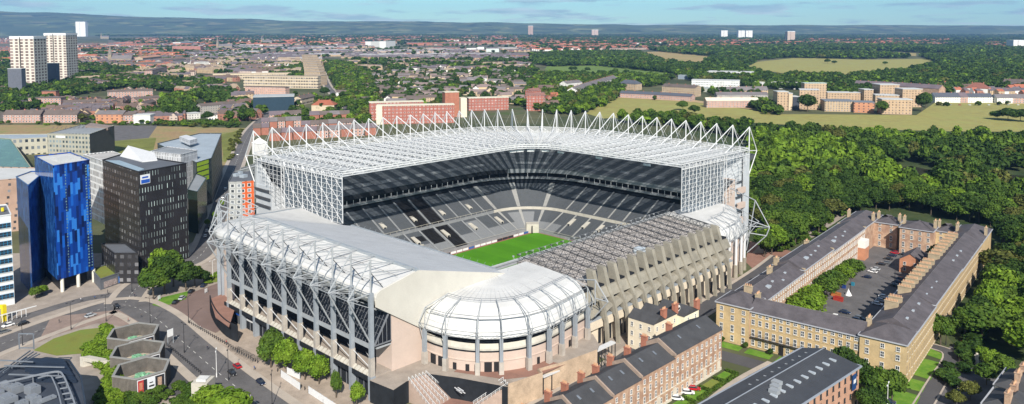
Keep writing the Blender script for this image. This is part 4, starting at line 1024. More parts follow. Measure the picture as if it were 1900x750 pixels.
for (v0, v1, ze, lab, nc) in ((13, 57, 13.2, 'brick and slate side range beside the stadium street with a square chimney', 1), (57, 96, 14.2, 'middle side range toward the stadium with raised parapets', 0), (96, 150, 13.2, 'long slate side range running down to the wood', 0)):
    n = int((v1-v0)/2.55)
    if n > 24: n = 24
    t, rf = trange(lab, 0, WD, v0, v1, ze, ze+3.4, 'v', 0, (0, 1, 0, 0), 0, hipends=False, chim=[(5 if nc else 1, v0+26 if nc else v0+.5, ze, ze+5.2 if nc else ze+3, 1.6, 2.4, 3)],
        faces=(((WD, v0), (WD, v1), n, (0, 1, 2, 3), 1.05),))
    skyl(rf, [(9.5, v0+12, 2, 2.6)]+[(8+rng.random()*3, v0+18+k*7, .8, 1.3) for k in range(3)], ze, ze+3.4, 0, WD)
    mb = MB()
    for vv in (v0, v1): mb.prism([TT(-.4, vv-.25), TT(WD+.4, vv-.25), TT(WD+.4, vv+.25), TT(-.4, vv+.25)], ze, ze+.9)
    for k in range(int((v1-v0)/9)): q = TT(WD+.12, v0+4+9*k); mb.tube((*q, 0), (*q, ze), .09, 4)
    mb.build('party_parapet', [M('buff_chimney_stone', (.40, .32, .215), .9, .2, .5)], rf)
ci = 0
for (v0, v1, lab) in ((13, 44, 'near part of the lawn side range with a row of tall honey chimneys'), (44, 98, 'middle part of the lawn side range with orange topped chimneys'), (98, 152, 'far part of the lawn side range half hidden by park trees')):
    ch = [(53.2, v0+3+k*(6.1 if v0 > 20 else 5.6), 9, 18.4, 4.4, 1.4, 8) for k in range(int((v1-v0-2)/6.1))]
    n = min(24, int((v1-v0)/2.4))
    t, rf = trange(lab, 50, 64, v0, v1, 14.0 if v0 < 20 or v0 > 90 else 14.6, 17.6, 'v', 0, (0, 0, 0, 1), 0, hipends=False, chim=ch if v0 > 20 else ch[2:], faces=(((64, v0), (64, v1), n, (0, 1, 2, 3), 1.15),))
    skyl(rf, [(60, v0+6+k*9, .8, 1.5) for k in range(3)], 14, 17.6, 50, 64)
    mb = MB()
    for k in range(int((v1-v0)/6)):                             # projecting bays down the long front
        pass
    for z in (3.9, 8.1, 11.2): mb.prism([TT(64.01, v0), TT(64.16, v0), TT(64.16, v1), TT(64.01, v1)], z, z+.2)
    mb.build('string_course', [YELL2], t)
for (u0, u1, v0, v1, ze, lab, wc) in ((0, 13, 150, 184, 13.5, 'far west corner of the terrace with a blank rendered gable', (2, 1, 0, 0)), (13, 24, 168, 182, 13, 'rear range of the terrace with a pink blank wall', (1, 2, 0, 2)), (27, 42, 160, 176, 14, 'tall rear brick block with four bays and two chimneys', (1, 1, 0, 1)), (42, 51, 168, 180, 13, 'pale rear block with a low slate roof', (2, 2, 0, 2)), (51, 64, 152, 184, 14, 'far park corner of the stone terrace', (0, 0, 0, 2))):
    t, rf = trange(lab, u0, u1, v0, v1, ze, ze+3.2, 'u' if u1-u0 >= v1-v0 or v1-v0 < 17 else 'v', 0, wc, 0, chim=[(u0+.4, (v0+v1)/2, ze, ze+4, 1, 3, 3), (u1-.4, (v0+v1)/2, ze, ze+4, 1, 3, 3)],
        faces=(((u0, v0), (u1, v0), 4 if u1-u0 > 14 else 2, (0, 1, 2, 3), 1.2),))
mb = MB(); c = TT(38.5, 136); t = thing('coach_house', 'small red brick coach house in the terrace car park', 'house', (*c, 0))
mb.gable(c[0], c[1], 0, 6.4, 9.4, 15, 9, TA+math.pi/2); mb.build('wall', [BRKO, SLATE], t)
a, b = TT(34, 128.5), TT(43, 128.5); windows(t, a, b, [1.2, 3.9], 2, 1.2, 1.5, WINC)
a, b = TT(34, 143.5), TT(34, 128.5); windows(t, a, b, [1.2, 3.9], 3, 1.0, 1.4, WINC)
mb = MB(); c = TT(14.6, 141); mb.obox(c[0], c[1], 0, 6, 3.6, 7, TA, 0); mb.obox(c[0], c[1], 6, 9.5, 3.6, 7, TA, 1); o = mb.build('stair_block', [BRKO, M('white_render', (.75, .74, .70), .8, .1)]); tag(o, 'small brick and white rendered stair block in the terrace corner', 'extension')
# ---------------------------------------------------------------- the brick row in front of the stadium
XF, XB = -127.3, -139.8
def lerp(a, b, t): return a+(b-a)*t
ys = [(233.5, 204.5, 13.9, 'end pair of brick houses next to the terrace gardens'), (204.5, 186.5, 12.9, 'middle brick houses of the row with two dark skylights'), (186.5, 172.5, 12.2, 'brick house in the row with a stone coped gable'), (172.5, 158.0, 11.6, 'nearer brick house in the row with open skylight'), (158.0, 138.0, 11.0, 'brick house with the lowest roof of the row')]
for (y1, y0, ze, lab) in ys:
    t = thing('brick_row_house', lab, 'house', ((XF+XB)/2, (y0+y1)/2, 0), 'stepped brick houses in front of the stadium')
    mb = MB(); sk = .005
    mb.box(XB, XF, y0, y1, 0, ze); mb.build('wall', [BRKP], t)
    xm = (XF+XB)/2; zr = ze+3.3; mb = MB()
    mb.poly([(XF+.35, y0, ze-.05), (XF+.35, y1, ze-.05), (xm, y1, zr), (xm, y0, zr)]); mb.poly([(XB-.3, y1, ze-.05), (XB-.3, y0, ze-.05), (xm, y0, zr), (xm, y1, zr)])
    if y1 > 230: mb.poly([(XF, y1, ze), (XB, y1, ze), (xm, y1, zr)])
    mb.poly([(XB, y0+.02, ze), (XF, y0+.02, ze), (xm, y0+.02, zr)])
    rf = mb.build('roof', [SLATEG], t)
    mb = MB(); mb.prism([(XF+.4, y0-.25), (xm, y0-.25), (xm, y0+.3), (XF+.4, y0+.3)], ze-.3, [ze+.35, zr+.45, zr+.45, ze+.35]); mb.prism([(xm, y0-.25), (XB-.3, y0-.25), (XB-.3, y0+.3), (xm, y0+.3)], ze-.3, [zr+.45, ze+.35, ze+.35, zr+.45]); mb.build('gable_coping', [M('brown_coping', (.33, .25, .2), .9, .2, .5)], rf)
    for cy in (y0+.2, (y0+y1)/2):
        mb = MB(); chimney(mb, XB+1.0, cy, ze-1, ze+2.7, 2.0, 1.1, 0, 0, 1, 4); mb.build('chimney', [BRKR, POTS], rf)
    for k in range(2):
        mb = MB(); yy = lerp(y0, y1, .3+.4*k); xx = xm+2.3; zz = zr-2.3*3.3/6.25; mb.prism([(xx-.7, yy-.4), (xx+.7, yy-.4), (xx+.7, yy+.4), (xx-.7, yy+.4)], zz-.6, [zz+.55, zz-.15, zz-.15, zz+.55], 0, 1); mb.build('skylight', [M('dark_frame', (.05, .055, .06), .5, .05), M('skylight_dark_glass', (.16, .18, .21), .25, .3, 1)], rf)
    n = max(3, int((y1-y0)/2.9)); fz = (ze-13.9)
    windows(t, (XF, y0), (XF, y1), [1.1, 4.4+fz*.2, 8.0+fz*.6, 11.2+fz], n, .95, [1.9, 2.2, 1.9, 1.4])
    mb = MB(); mb.box(XF, XF+.12, y0, y1, 3.9, 4.15); mb.box(XF, XF+.14, y0+.05, y1-.05, 0, .9)
    for k in range(1, int((y1-y0)/9)+1): mb.box(XF, XF+.2, y0+k*9-.8, y0+k*9+.8, 0, 3.6)
    mb.build('stone_trim', [TRIM], t)
    mb = MB(); mb.box(XB-5, XB, y0+1, y0+6, 0, ze-4.5, 0, 1); mb.build('rear_wing', [BRKO, SLATEG], t)
# cream rendered houses behind
for (x0, x1, y0, y1, ze, lab, m) in ((-161, -150, 227, 234.5, 11, 'cream rendered gable house on the back lane', (.72, .64, .50)), (-161, -150, 234.5, 242, 11, 'cream rendered middle house with slate roof', (.70, .62, .46)), (-159, -147, 242, 252, 10.6, 'pale yellow house with a round topped dormer', (.78, .74, .56))):
    t = thing('rendered_house', lab, 'house', ((x0+x1)/2, (y0+y1)/2, 0), 'cream rendered houses on the back lane')
    wm = M('render_%d' % int(m[0]*100), m, .85, .08, .2); mb = MB(); mb.box(x0, x1, y0, y1, 0, ze); ym = (y0+y1)/2; xm = (x0+x1)/2
    mb.build('wall', [wm], t)
    mb = MB(); mb.poly([(x0-.2, y0-.2, ze+.02), (x1+.2, y0-.2, ze+.02), (x1+.2, ym, ze+2.6), (x0-.2, ym, ze+2.6)]); mb.poly([(x1+.2, y1, ze+.02), (x0-.2, y1, ze+.02), (x0-.2, ym, ze+2.6), (x1+.2, ym, ze+2.6)]); mb.poly([(x1, y0, ze), (x1, y1, ze), (x1, ym, ze+2.55)]); mb.poly([(x0, y1, ze), (x0, y0, ze), (x0, ym, ze+2.55)])
    rf = mb.build('roof', [SLATEG], t)
    mb = MB(); chimney(mb, x1-.7, y1-.3, ze, ze+3.6, 1.3, 2.4, 0, 0, 1, 4, 1); mb.build('chimney', [BRKR, POTS], rf)
    windows(t, (x0, y0), (x1, y0), [1.5, 5, 8.3], 3 if y0 < 230 else 1, 1.0, 1.6); windows(t, (x1, y0), (x1, y1), [1.5, 5, 8.3], 2, 1.0, 1.6)
    if y0 > 240:
        mb = MB(); mb.box(x1-5, x1-3.4, ym-4.2, ym-2.2, ze+.4, ze+2.2); mb.tube((x1-5, ym-3.2, ze+2.2), (x1-3.4, ym-3.2, ze+2.2), .9, 10); mb.build('dormer', [M('white_render', (.75, .74, .70), .8, .1)], rf)
# ---------------------------------------------------------------- big dark roofed building low in the picture
A_, B_ = (-102.5, 240.5), (-84.5, 239.5)
def warehouse():
    t = thing('brick_office', 'long brick building with a dark ribbed roof and a line of skylights', 'building', (-96, 200, 0))
    d = (-.07, -1.0); L = 90; ze, zr = 12.4, 14.6
    a0, b0 = A_, B_; a1, b1 = (a0[0]+d[0]*L, a0[1]+d[1]*L), (b0[0]+d[0]*L, b0[1]+d[1]*L)
    mb = MB(); mb.prism([a1, b1, b0, a0], 0, ze); mb.build('wall', [M('orange_pink_brick', (.45, .26, .18), .9, .2, .3)], t)
    m0, m1 = ((a0[0]*.62+b0[0]*.38), (a0[1]+b0[1])/2), ((a1[0]*.62+b1[0]*.38), (a1[1]+b1[1])/2)
    mb = MB(); e = .5
    mb.poly([(b1[0]+e, b1[1], ze), (b0[0]+e, b0[1]+e, ze), (*m0, zr), (*m1, zr)]); mb.poly([(a0[0]-e, a0[1]+e, ze), (a1[0]-e, a1[1], ze), (*m1, zr), (*m0, zr)]); mb.poly([(b0[0]+e, b0[1]+e, ze), (a0[0]-e, a0[1]+e, ze), (*m0, zr)])
    rf = mb.build('roof', [M('charcoal_metal_roof', (.055, .058, .066), .5, .15, .2)], t)
    mb = MB()
    for p, q in (((b1[0]+e, b1[1], ze), (b0[0]+e, b0[1]+e, ze)), ((a0[0]-e, a0[1]+e, ze), (a1[0]-e, a1[1], ze)), ((b0[0]+e, b0[1]+e, ze), (a0[0]-e, a0[1]+e, ze))): mb.tube(p, q, .3, 4)
    mb.tube((*m0, zr+.05), (*m1, zr+.05), .15, 4); mb.build('eaves_gutter', [M('blue_grey_metal', (.30, .33, .38), .4, .1)], rf)
    for k in range(60):
        pass
    mb = MB()
    for k in range(100):
        f = k/100; p = (a0[0]+(a1[0]-a0[0])*f, a0[1]+(a1[1]-a0[1])*f); q = (m0[0]+(m1[0]-m0[0])*f, m0[1]+(m1[1]-m0[1])*f); r = (b0[0]+(b1[0]-b0[0])*f, b0[1]+(b1[1]-b0[1])*f)
        mb.tube((*p, ze+.03), (*q, zr+.03), .05, 3); mb.tube((*r, ze+.03), (*q, zr+.03), .05, 3)
    mb.build('standing_seam', [M('charcoal_seam', (.075, .08, .09), .5, .1)], rf)
    for k in range(11):
        f = .05+k*.048; fr = .45; p = (m0[0]+(m1[0]-m0[0])*f, m0[1]+(m1[1]-m0[1])*f); r = (b0[0]+(b1[0]-b0[0])*f, b0[1]+(b1[1]-b0[1])*f); x, y = lerp(p[0], r[0], fr), lerp(p[1], r[1], fr); z = lerp(zr, ze, fr)
        mb = MB(); mb.obox(x, y, z-.2, z+.35, 2.0, .9, R(-4)); mb.build('skylight', [M('skylight_glass', (.42, .46, .50), .25, .15, 1)], rf)
    for k in range(9):
        f = .06+k*.045; p = (m0[0]+(m1[0]-m0[0])*f, m0[1]+(m1[1]-m0[1])*f); r = (a0[0]+(a1[0]-a0[0])*f, a0[1]+(a1[1]-a0[1])*f); x, y = lerp(p[0], r[0], .4), lerp(p[1], r[1], .4); z = lerp(zr, ze, .4)
        mb = MB(); mb.obox(x, y, z-.1, z+.12, 1.3, .3, R(-4)); mb.build('roof_vent', [M('vent_metal', (.3, .32, .34), .5, .1)], rf)
    for k in range(3):
        f = .36+k*.03; p = (m0[0]+(m1[0]-m0[0])*f, m0[1]+(m1[1]-m0[1])*f); r = (b0[0]+(b1[0]-b0[0])*f, b0[1]+(b1[1]-b0[1])*f); x, y = lerp(p[0], r[0], .2+.1*k), lerp(p[1], r[1], .3); z = lerp(zr, ze, .3)
        mb = MB(); mb.obox(x, y, z-.2, z+1.0, 2.6, 2.0, R(-4)); mb.build('plant_unit', [M('vent_metal', (.3, .32, .34), .5, .1)], rf)
    windows(t, b1, b0, [.8, 4.0, 7.2, 10.0], 24, .9, 1.5, WIND)
    mb = MB(); x, y = b0[0]+.25, b0[1]-4.2; mb.box(x-.2, x+.06, y-1.3, y+1.3, 6.6, 11.2, 0); mb.box(x+.06, x+.1, y-.9, y+.9, 8.6, 9.8, 1); mb.build('blue_sign', [M('navy_sign', (.02, .06, .18), .5, .1), M('white_board', (.7, .72, .74), .5, .1)], t)
warehouse()
# grey roofed house group at the lower right corner
for (cx, cy, L, Wd, lab) in ((-47.5, 271, 16, 12, 'slate roofed stone house by the wood with pink chimney stacks'), (-46.5, 254, 14, 13, 'slate roofed stone house at the picture edge with a hipped roof')):
    t = thing('slate_house', lab, 'house', (cx, cy, 0), 'slate houses at the street corner')
    mb = MB(); mb.obox(cx, cy, 0, 8.6, Wd, L, R(-4)); mb.build('wall', [TRIM], t); mb = MB(); mb.gable(cx, cy, 8.6, 8.7, 11.6, L, Wd, R(86), 0, 0, hip=.8, over=.4); rf = mb.build('roof', [SLATEG], t)
    for dy in (-4, 3):
        mb = MB(); chimney(mb, cx-1, cy+dy, 9, 13, 1.4, 3.4, 0, 0, 1, 5, 1); mb.build('chimney', [BRKP, POTS], rf)
    mb = MB()
    for a, b in (((cx-Wd/2-.5, cy-L/2), (cx-Wd/2-.5, cy+L/2)),): mb.tube((*a, 8.7), (*b, 8.7), .25, 4)
    mb.build('gutter', [RUST], rf)
# ================================================================ city blocks beyond the junction
def foot(img, z): return [P(x, y, z) for x, y in img]
def panel_mat(name, cols, cw, chh, rough=.3, off_=.37, spec=.5, metal=0):
    """cladding of narrow upright panels in several tones"""
    m = bpy.data.materials.new(name); m.use_nodes = True; n = m.node_tree.nodes; l = m.node_tree.links; b = n['Principled BSDF']
    g = n.new('ShaderNodeNewGeometry'); sp = n.new('ShaderNodeSeparateXYZ'); l.new(g.outputs['Position'], sp.inputs[0]); sn = n.new('ShaderNodeSeparateXYZ'); l.new(g.outputs['True Normal'], sn.inputs[0])
    u = _math(n, l, 'SUBTRACT', _math(n, l, 'MULTIPLY', sp.outputs[1], sn.outputs[0]), _math(n, l, 'MULTIPLY', sp.outputs[0], sn.outputs[1]))
    uf = _math(n, l, 'FLOOR', _math(n, l, 'DIVIDE', _math(n, l, 'ADD', u, 3000), cw))
    sh = _math(n, l, 'FRACT', _math(n, l, 'MULTIPLY', _math(n, l, 'SINE', _math(n, l, 'MULTIPLY', uf, 12.9898)), 43.7))
    zf = _math(n, l, 'FLOOR', _math(n, l, 'ADD', _math(n, l, 'DIVIDE', sp.outputs[2], chh), sh))
    cb = n.new('ShaderNodeCombineXYZ'); l.new(uf, cb.inputs[0]); l.new(zf, cb.inputs[1]); wn = n.new('ShaderNodeTexWhiteNoise'); l.new(cb.outputs[0], wn.inputs['Vector'])
    cr = n.new('ShaderNodeValToRGB'); cr.color_ramp.interpolation = 'CONSTANT'; l.new(wn.outputs[0], cr.inputs[0]); e = cr.color_ramp.elements
    e[0].position = 0; e[0].color = (*cols[0], 1); e[1].position = 1/len(cols); e[1].color = (*cols[1], 1)
    for k in range(2, len(cols)): q = e.new(k/len(cols)); q.color = (*cols[k], 1)
    l.new(cr.outputs[0], b.inputs['Base Color']); b.inputs['Roughness'].default_value = rough; b.inputs['Specular IOR Level'].default_value = spec; b.inputs['Metallic'].default_value = metal
    return m
BLUE = panel_mat('blue_glazed_panels', [(.004, .02, .12), (.004, .035, .22), (.006, .06, .34), (.01, .11, .50), (.004, .025, .15), (.03, .19, .62), (.005, .05, .30), (.003, .012, .07)], 1.15, 5.2, .35, spec=.35)
BLUED = panel_mat('blue_glazed_panels_flush', [(.012, .06, .24), (.016, .085, .32), (.03, .13, .40), (.01, .045, .18)], 1.15, 3.1, .12, spec=.8)
WPAN = FM('white_panel_wall', (.70, .70, .70), (.10, .11, .12), 1.9, 3.4, .55, .72, jit=.37, rough=.5)
BLKP = FM('black_panel_wall', (.022, .021, .024), (.15, .19, .185), 1.5, 3.7, .2, .62, jit=.41, rough=.5, wallvar=.3, drop=.6)
BLKP2 = FM('black_panel_side_wall', (.028, .027, .029), (.045, .045, .05), 3.4, 3.55, .5, .45, jit=.3, rough=.35, wallvar=.3)
TEAL = FM('teal_grey_wall', (.035, .05, .052), (.015, .02, .025), 2.2, 3.2, .4, .5, jit=.3, rough=.35)
STRP = FM('white_ribbed_wall', (.60, .61, .63), (.10, .105, .12), 1.5, 3.4, .34, .86, jit=.5, rough=.5)
BUFF = M('buff_grey_stone', (.36, .35, .29), .9, .12, .1)
ZINC = M('zinc_roof', (.33, .38, .43), .5, .12, .12)
PALER = M('pale_flat_roof', (.52, .53, .53), .8, .12, .1)
def block(name, label, cat, foot_, h, wm, rm, z0=0, parts=(), group=None, mats_by_side=None, tops=None):
    cx = sum(p[0] for p in foot_)/len(foot_); cy = sum(p[1] for p in foot_)/len(foot_)
    t = thing(name, label, cat, (cx, cy, 0), group)
    n = len(foot_); a = sum(foot_[i][0]*foot_[(i+1) % n][1]-foot_[(i+1) % n][0]*foot_[i][1] for i in range(n))
    f = foot_ if a > 0 else foot_[::-1]; tp = tops if tops is None or a > 0 else tops[::-1]
    wl = wm if isinstance(wm, list) else [wm]
    mb = MB()
    for i in range(n):
        p, q = f[i], f[(i+1) % n]; za, zb_ = (tp[i], tp[(i+1) % n]) if tp else (h, h)
        mi = 0
        if mats_by_side: mi = mats_by_side[i] if a > 0 else mats_by_side[(n-2-i) % n]
        mb.poly([(*p, z0), (*q, z0), (*q, zb_), (*p, za)], mi)
    if z0: mb.poly([(*p, z0) for p in f][::-1], 0)
    mb.build('wall', wl, t)
    mb = MB(); zr = [(z-.35) for z in tp] if tp else [h-.35]*n
    mb.poly([(*f[i], zr[i]) for i in range(n)]); rf = mb.build('roof', [rm], t)
    mb = MB()
    for i in range(n):
        p, q = f[i], f[(i+1) % n]; za, zb_ = (tp[i], tp[(i+1) % n]) if tp else (h, h); mb.tube((*p, za), (*q, zb_), .28, 4)
    mb.build('parapet', [wl[0] if name != 'apartment_block' else rm], rf)
    return t, rf, f
def on_face(mb, a, b, t0, t1, z0, z1, d=.08, m=0):
    dx, dy = b[0]-a[0], b[1]-a[1]; L = math.hypot(dx, dy); nx, ny = dy/L*d, -dx/L*d
    p, q = (a[0]+dx*t0, a[1]+dy*t0), (a[0]+dx*t1, a[1]+dy*t1); mb.prism([p, (p[0]+nx, p[1]+ny), (q[0]+nx, q[1]+ny), q], z0, z1, m)
# blue tower
ft = foot([(98, 308), (166, 297), (130, 283), (64, 290)], 56)
t, rf, f = block('blue_tower', 'tall leaning blue panelled student tower beside the junction', 'tower', ft, 56, [BLUE, BLUED], PALER, 6, mats_by_side=[0, 0, 0, 1])
mb = MB()
a, b = ft[0], ft[1]
for col_, w in ((.30, .03), (.86, .045), (.95, .035)):
    for k in range(36): on_face(mb, a, b, col_+.008*(k % 3), col_+w, 8+k*1.3, 8.6+k*1.3, .06)
mb.build('window_pane', [M('pale_teal_glass', (.16, .27, .29), .2, .6, 1.3)], t)
for tt in (.06, .5, .94):
    mb = MB(); x, y = lerp(a[0], b[0], tt), lerp(a[1], b[1], tt); mb.tube((x-1.2, y+1.2, 0), (x-1.2, y+1.2, 6), .75, 10); mb.build('stilt_column', [M('cream_column', (.68, .66, .58), .7, .08)], t)
mb = MB(); mb.prism([(lerp(p[0], sum(q[0] for q in ft)/4, .25), lerp(p[1], sum(q[1] for q in ft)/4, .25)) for p in ft], 0, 6); mb.build('ground_floor', [DARK], t)
mb = MB(); c = foot([(112, 300), (150, 294), (130, 290), (98, 294)], 56); mb.prism(c, 55.6, 56.7); mb.build('roof_plant', [PALER], rf)
ft2 = foot([(30, 330), (53, 348), (62, 300), (44, 322)], 47)
block('blue_tower_wing', 'lower dark blue wing behind the blue tower', 'tower', foot([(30, 328), (52, 344), (84, 318), (58, 318)], 48), 48, [BLUED], PALER, 0)
# white and black blocks behind it
block('white_tower', 'white panelled block between the blue and the black towers', 'tower', foot([(155, 287), (196, 301), (236, 290), (208, 281)], 47), 47, [WPAN, BLKP2], M('mottled_flat_roof', (.42, .41, .40), .9, .25, .2), 14)
ft = foot([(190, 297), (257, 319), (346, 303), (300, 296), (240, 282)], 48)
t, rf, f = block('black_tower', 'black panelled office tower with a small blue and white sign', 'tower', ft, 48, [BLKP, BLKP2], M('slate_grey_flat_roof', (.12, .13, .15), .7, .15, .1), 0, mats_by_side=[1, 0, 0, 0, 1])
mb = MB(); mb.prism(foot([(222, 289), (264, 300), (292, 297), (286, 290), (238, 282)], 48), 47.4, [47.6, 48.2, 48.2, 50, 51.5]); mb.build('roof_plant', [WHITE], rf)
mb = MB(); mb.prism(foot([(196, 298), (257, 318), (268, 314), (222, 298)], 48), 47.5, 48.1); mb.build('roof_edge', [M('pale_blue_metal', (.30, .38, .44), .4, .1)], rf)
a, b = ft[1], ft[2]; mb = MB(); on_face(mb, a, b, .03, .22, 41.9, 46.2, .2, 0); on_face(mb, a, b, .04, .21, 42.2, 43.9, .28, 1); on_face(mb, a, b, .06, .18, 44.6, 45.3, .3, 1); mb.build('sign', [M('white_board', (.7, .72, .74), .5, .1), M('royal_blue', (.02, .09, .42), .4, .1)], t)
block('low_black_wing', 'low black glass wing tucked under the black tower', 'building', foot([(188, 452), (212, 470), (256, 470), (232, 452)], 14), 14, [BLKP2], M('slate_grey_flat_roof', (.12, .13, .15), .7, .15, .1))
t, rf, f = block('green_roof_shop', 'low shop with a sloping grass roof between the towers', 'shop', foot([(186, 518), (246, 498), (228, 480), (170, 500)], 5), 5, [M('shop_front_grey', (.12, .13, .15), .5, .2)], LAWNY)
a, b = P(186, 518, 5), P(246, 498, 5); mb = MB(); on_face(mb, a, b, .55, .98, .5, 3.4, .15, 0); on_face(mb, a, b, .1, .5, .5, 3.2, .15, 1); mb.build('shop_window', [M('shop_blue', (.03, .14, .42), .4, .3, 1), M('shop_mixed', (.3, .25, .24), .5, .6, 1.2)], t)
# ribbed white block, teal block with green panels, dark green block
block('ribbed_white_block', 'white block with grey vertical ribs behind the black tower', 'building', foot([(279, 281), (336, 287), (366, 279), (310, 272)], 36), 36, [STRP], M('mid_grey_flat_roof', (.25, .27, .29), .8, .15, .1))
t, rf, f = block('teal_block', 'dark teal block with pale zinc roof and lime green panels', 'building', foot([(292, 264), (364, 296), (392, 288), (411, 251), (370, 250)], 32), 32, [TEAL], ZINC, tops=[31, 30, 30, 33.5, 33])
a, b = P(364, 296, 32), P(392, 288, 32); mb = MB()
for z in (17, 20.5, 24, 27.3): on_face(mb, a, b, .05, .8, z, z+2.6, .12)
mb.build('green_panel', [M('lime_panel', (.33, .48, .03), .4, .15)], t)
mb = MB(); mb.prism(foot([(333, 262), (352, 270), (366, 266), (346, 259)], 33), 33, 36.5); mb.build('roof_plant', [STRP], rf)
block('dark_green_block', 'dark green glazed block with a flat grey roof', 'building', foot([(348, 352), (366, 356), (383, 330), (364, 322)], 24), 24, [M('dark_green_glass', (.012, .03, .025), .2, .3, .2, .6)], M('mid_grey_flat_roof', (.25, .27, .29), .8, .15, .1))
# buff college building and its long wing, green sloping glazing
ft = foot([(88, 246), (166, 249), (212, 237), (150, 232)], 24)
t, rf, f = block('buff_grey_office', 'buff grey office with an angled crown roof', 'building', ft, 24, [FM('buff_office_wall', (.36, .35, .29), (.05, .07, .08), 3.4, 4.0, .55, .5, zo=1.5), M('charcoal_cladding', (.07, .07, .068), .6, .15)], M('mid_grey_flat_roof', (.25, .27, .29), .8, .15, .1), mats_by_side=[0, 1, 1, 0], tops=[23, 24, 26, 24])
mb = MB()
for k in range(9): p, q = P(96+k*8, 240-k*.2, 24), P(100+k*8, 236-k*.2, 24); mb.tube((*p, 24.4), (*q, 24.6), .2, 4)
mb.prism(foot([(158, 235), (200, 239), (208, 235), (168, 230)], 25), 23.5, 26); mb.build('roof_fins', [M('brown_roof_fin', (.25, .2, .18), .8, .1)], rf)
a, b = ft[0], ft[1]; mb = MB(); on_face(mb, a, b, .2, .42, 19.8, 21.6, .2); mb.build('sign', [M('white_board', (.7, .72, .74), .5, .1)], t)
block('buff_wing', 'long low buff wing with a row of square windows', 'building', foot([(-60, 262), (88, 255), (88, 249), (-60, 250)], 15), 15, [FM('buff_wing_wall', (.42, .41, .34), (.03, .04, .05), 4.6, 6.5, .5, .42, zo=-3)], ZINC)
t, rf, f = block('glazed_atrium', 'sloping green tinted glass atrium with grey stone edge', 'building', foot([(-60, 330), (58, 306), (20, 268), (-60, 262)], 12), 13, [BUFF], M('green_tinted_glass', (.10, .20, .14), .2, .3, .15, .6), tops=[9, 9.5, 17, 17])
block('brown_brick_block', 'brown banded brick block behind the blue tower', 'building', foot([(-60, 340), (48, 330), (92, 312), (-20, 310)], 30), 30, [FM('banded_brown_brick', (.38, .26, .20), (.04, .04, .045), 5.2, 3.6, .25, .4, jit=.4)], M('pale_flat_roof', (.52, .53, .53), .8, .12, .1))
t, rf, f = block('white_office', 'white office with blue framed windows at the picture edge', 'building', foot([(-50, 408), (20, 398), (12, 380), (-50, 384)], 38), 38, [M('pale_office_wall', (.62, .64, .66), .7, .08)], M('slate_grey_flat_roof', (.12, .13, .15), .7, .15, .1))
a, b = P(-50, 408, 38), P(20, 398, 38)
windows(t, a, b, [3+3.7*k for k in range(9)], 9, 1.45, 2.1, win_mesh('blue_window', M('blue_frame', (.02, .18, .35), .4, .2), 1), .03, .98)
b2 = P(12, 380, 38)
mb = MB(); p = P(5, 392, 38); mb.tube((*p, 38), (*p, 39.5), .6, 8); mb.build('yellow_beacon', [M('signal_yellow', (.7, .55, .02), .5, .1)], rf)
# orange and grey apartments beside the stadium
GF = FM('grey_flats_wall', (.33, .345, .34), (.05, .06, .07), 3.4, 3.0, .45, .5, trim=(.6, .62, .62), jit=.25)
OFm = FM('orange_flats_wall', (.55, .11, .03), (.05, .06, .07), 3.4, 3.0, .4, .5, trim=(.6, .6, .6))
ft = foot([(424, 337), (449, 336), (471, 334), (462, 318), (434, 319)], 31)
t, rf, f = block('apartment_block', 'grey and bright orange apartment block squeezed beside the stadium', 'apartments', ft, 31, [GF, OFm], M('slate_grey_flat_roof', (.12, .13, .15), .7, .15, .1), mats_by_side=[0, 1, 1, 0, 0])
for q in ((438, 326, 2.5), (452, 328, 3.2), (446, 322, 2)): mb = MB(); p = P(q[0], q[1], 31); mb.obox(*p, 30.6, 32.2, q[2], q[2], .3); mb.build('roof_plant', [ZINC], rf)
for k, (a0, b0) in enumerate((((438, 318), (468, 310)), ((446, 304), (474, 296)))):
    p, q = P(*a0, 22), P(*b0, 22); block('apartment_block', ['lower grey apartment block stepping up the street', 'second lower apartment block behind the orange one'][k], 'apartments', [p, (p[0]-8, p[1]+14), (q[0]-8, q[1]+14), q], 22-3*k, [GF], PALER)
p = P(482, 268, 46); mb = MB(); mb.obox(*p, 40, 47, 7, 6, .1, 0); mb.gable(p[0], p[1], 47, 47.1, 49.5, 7, 6, .1, 0, 0, hip=.7)
mb.build('wall', [M('white_cladding', (.76, .75, .72), .6, .05)], ST)
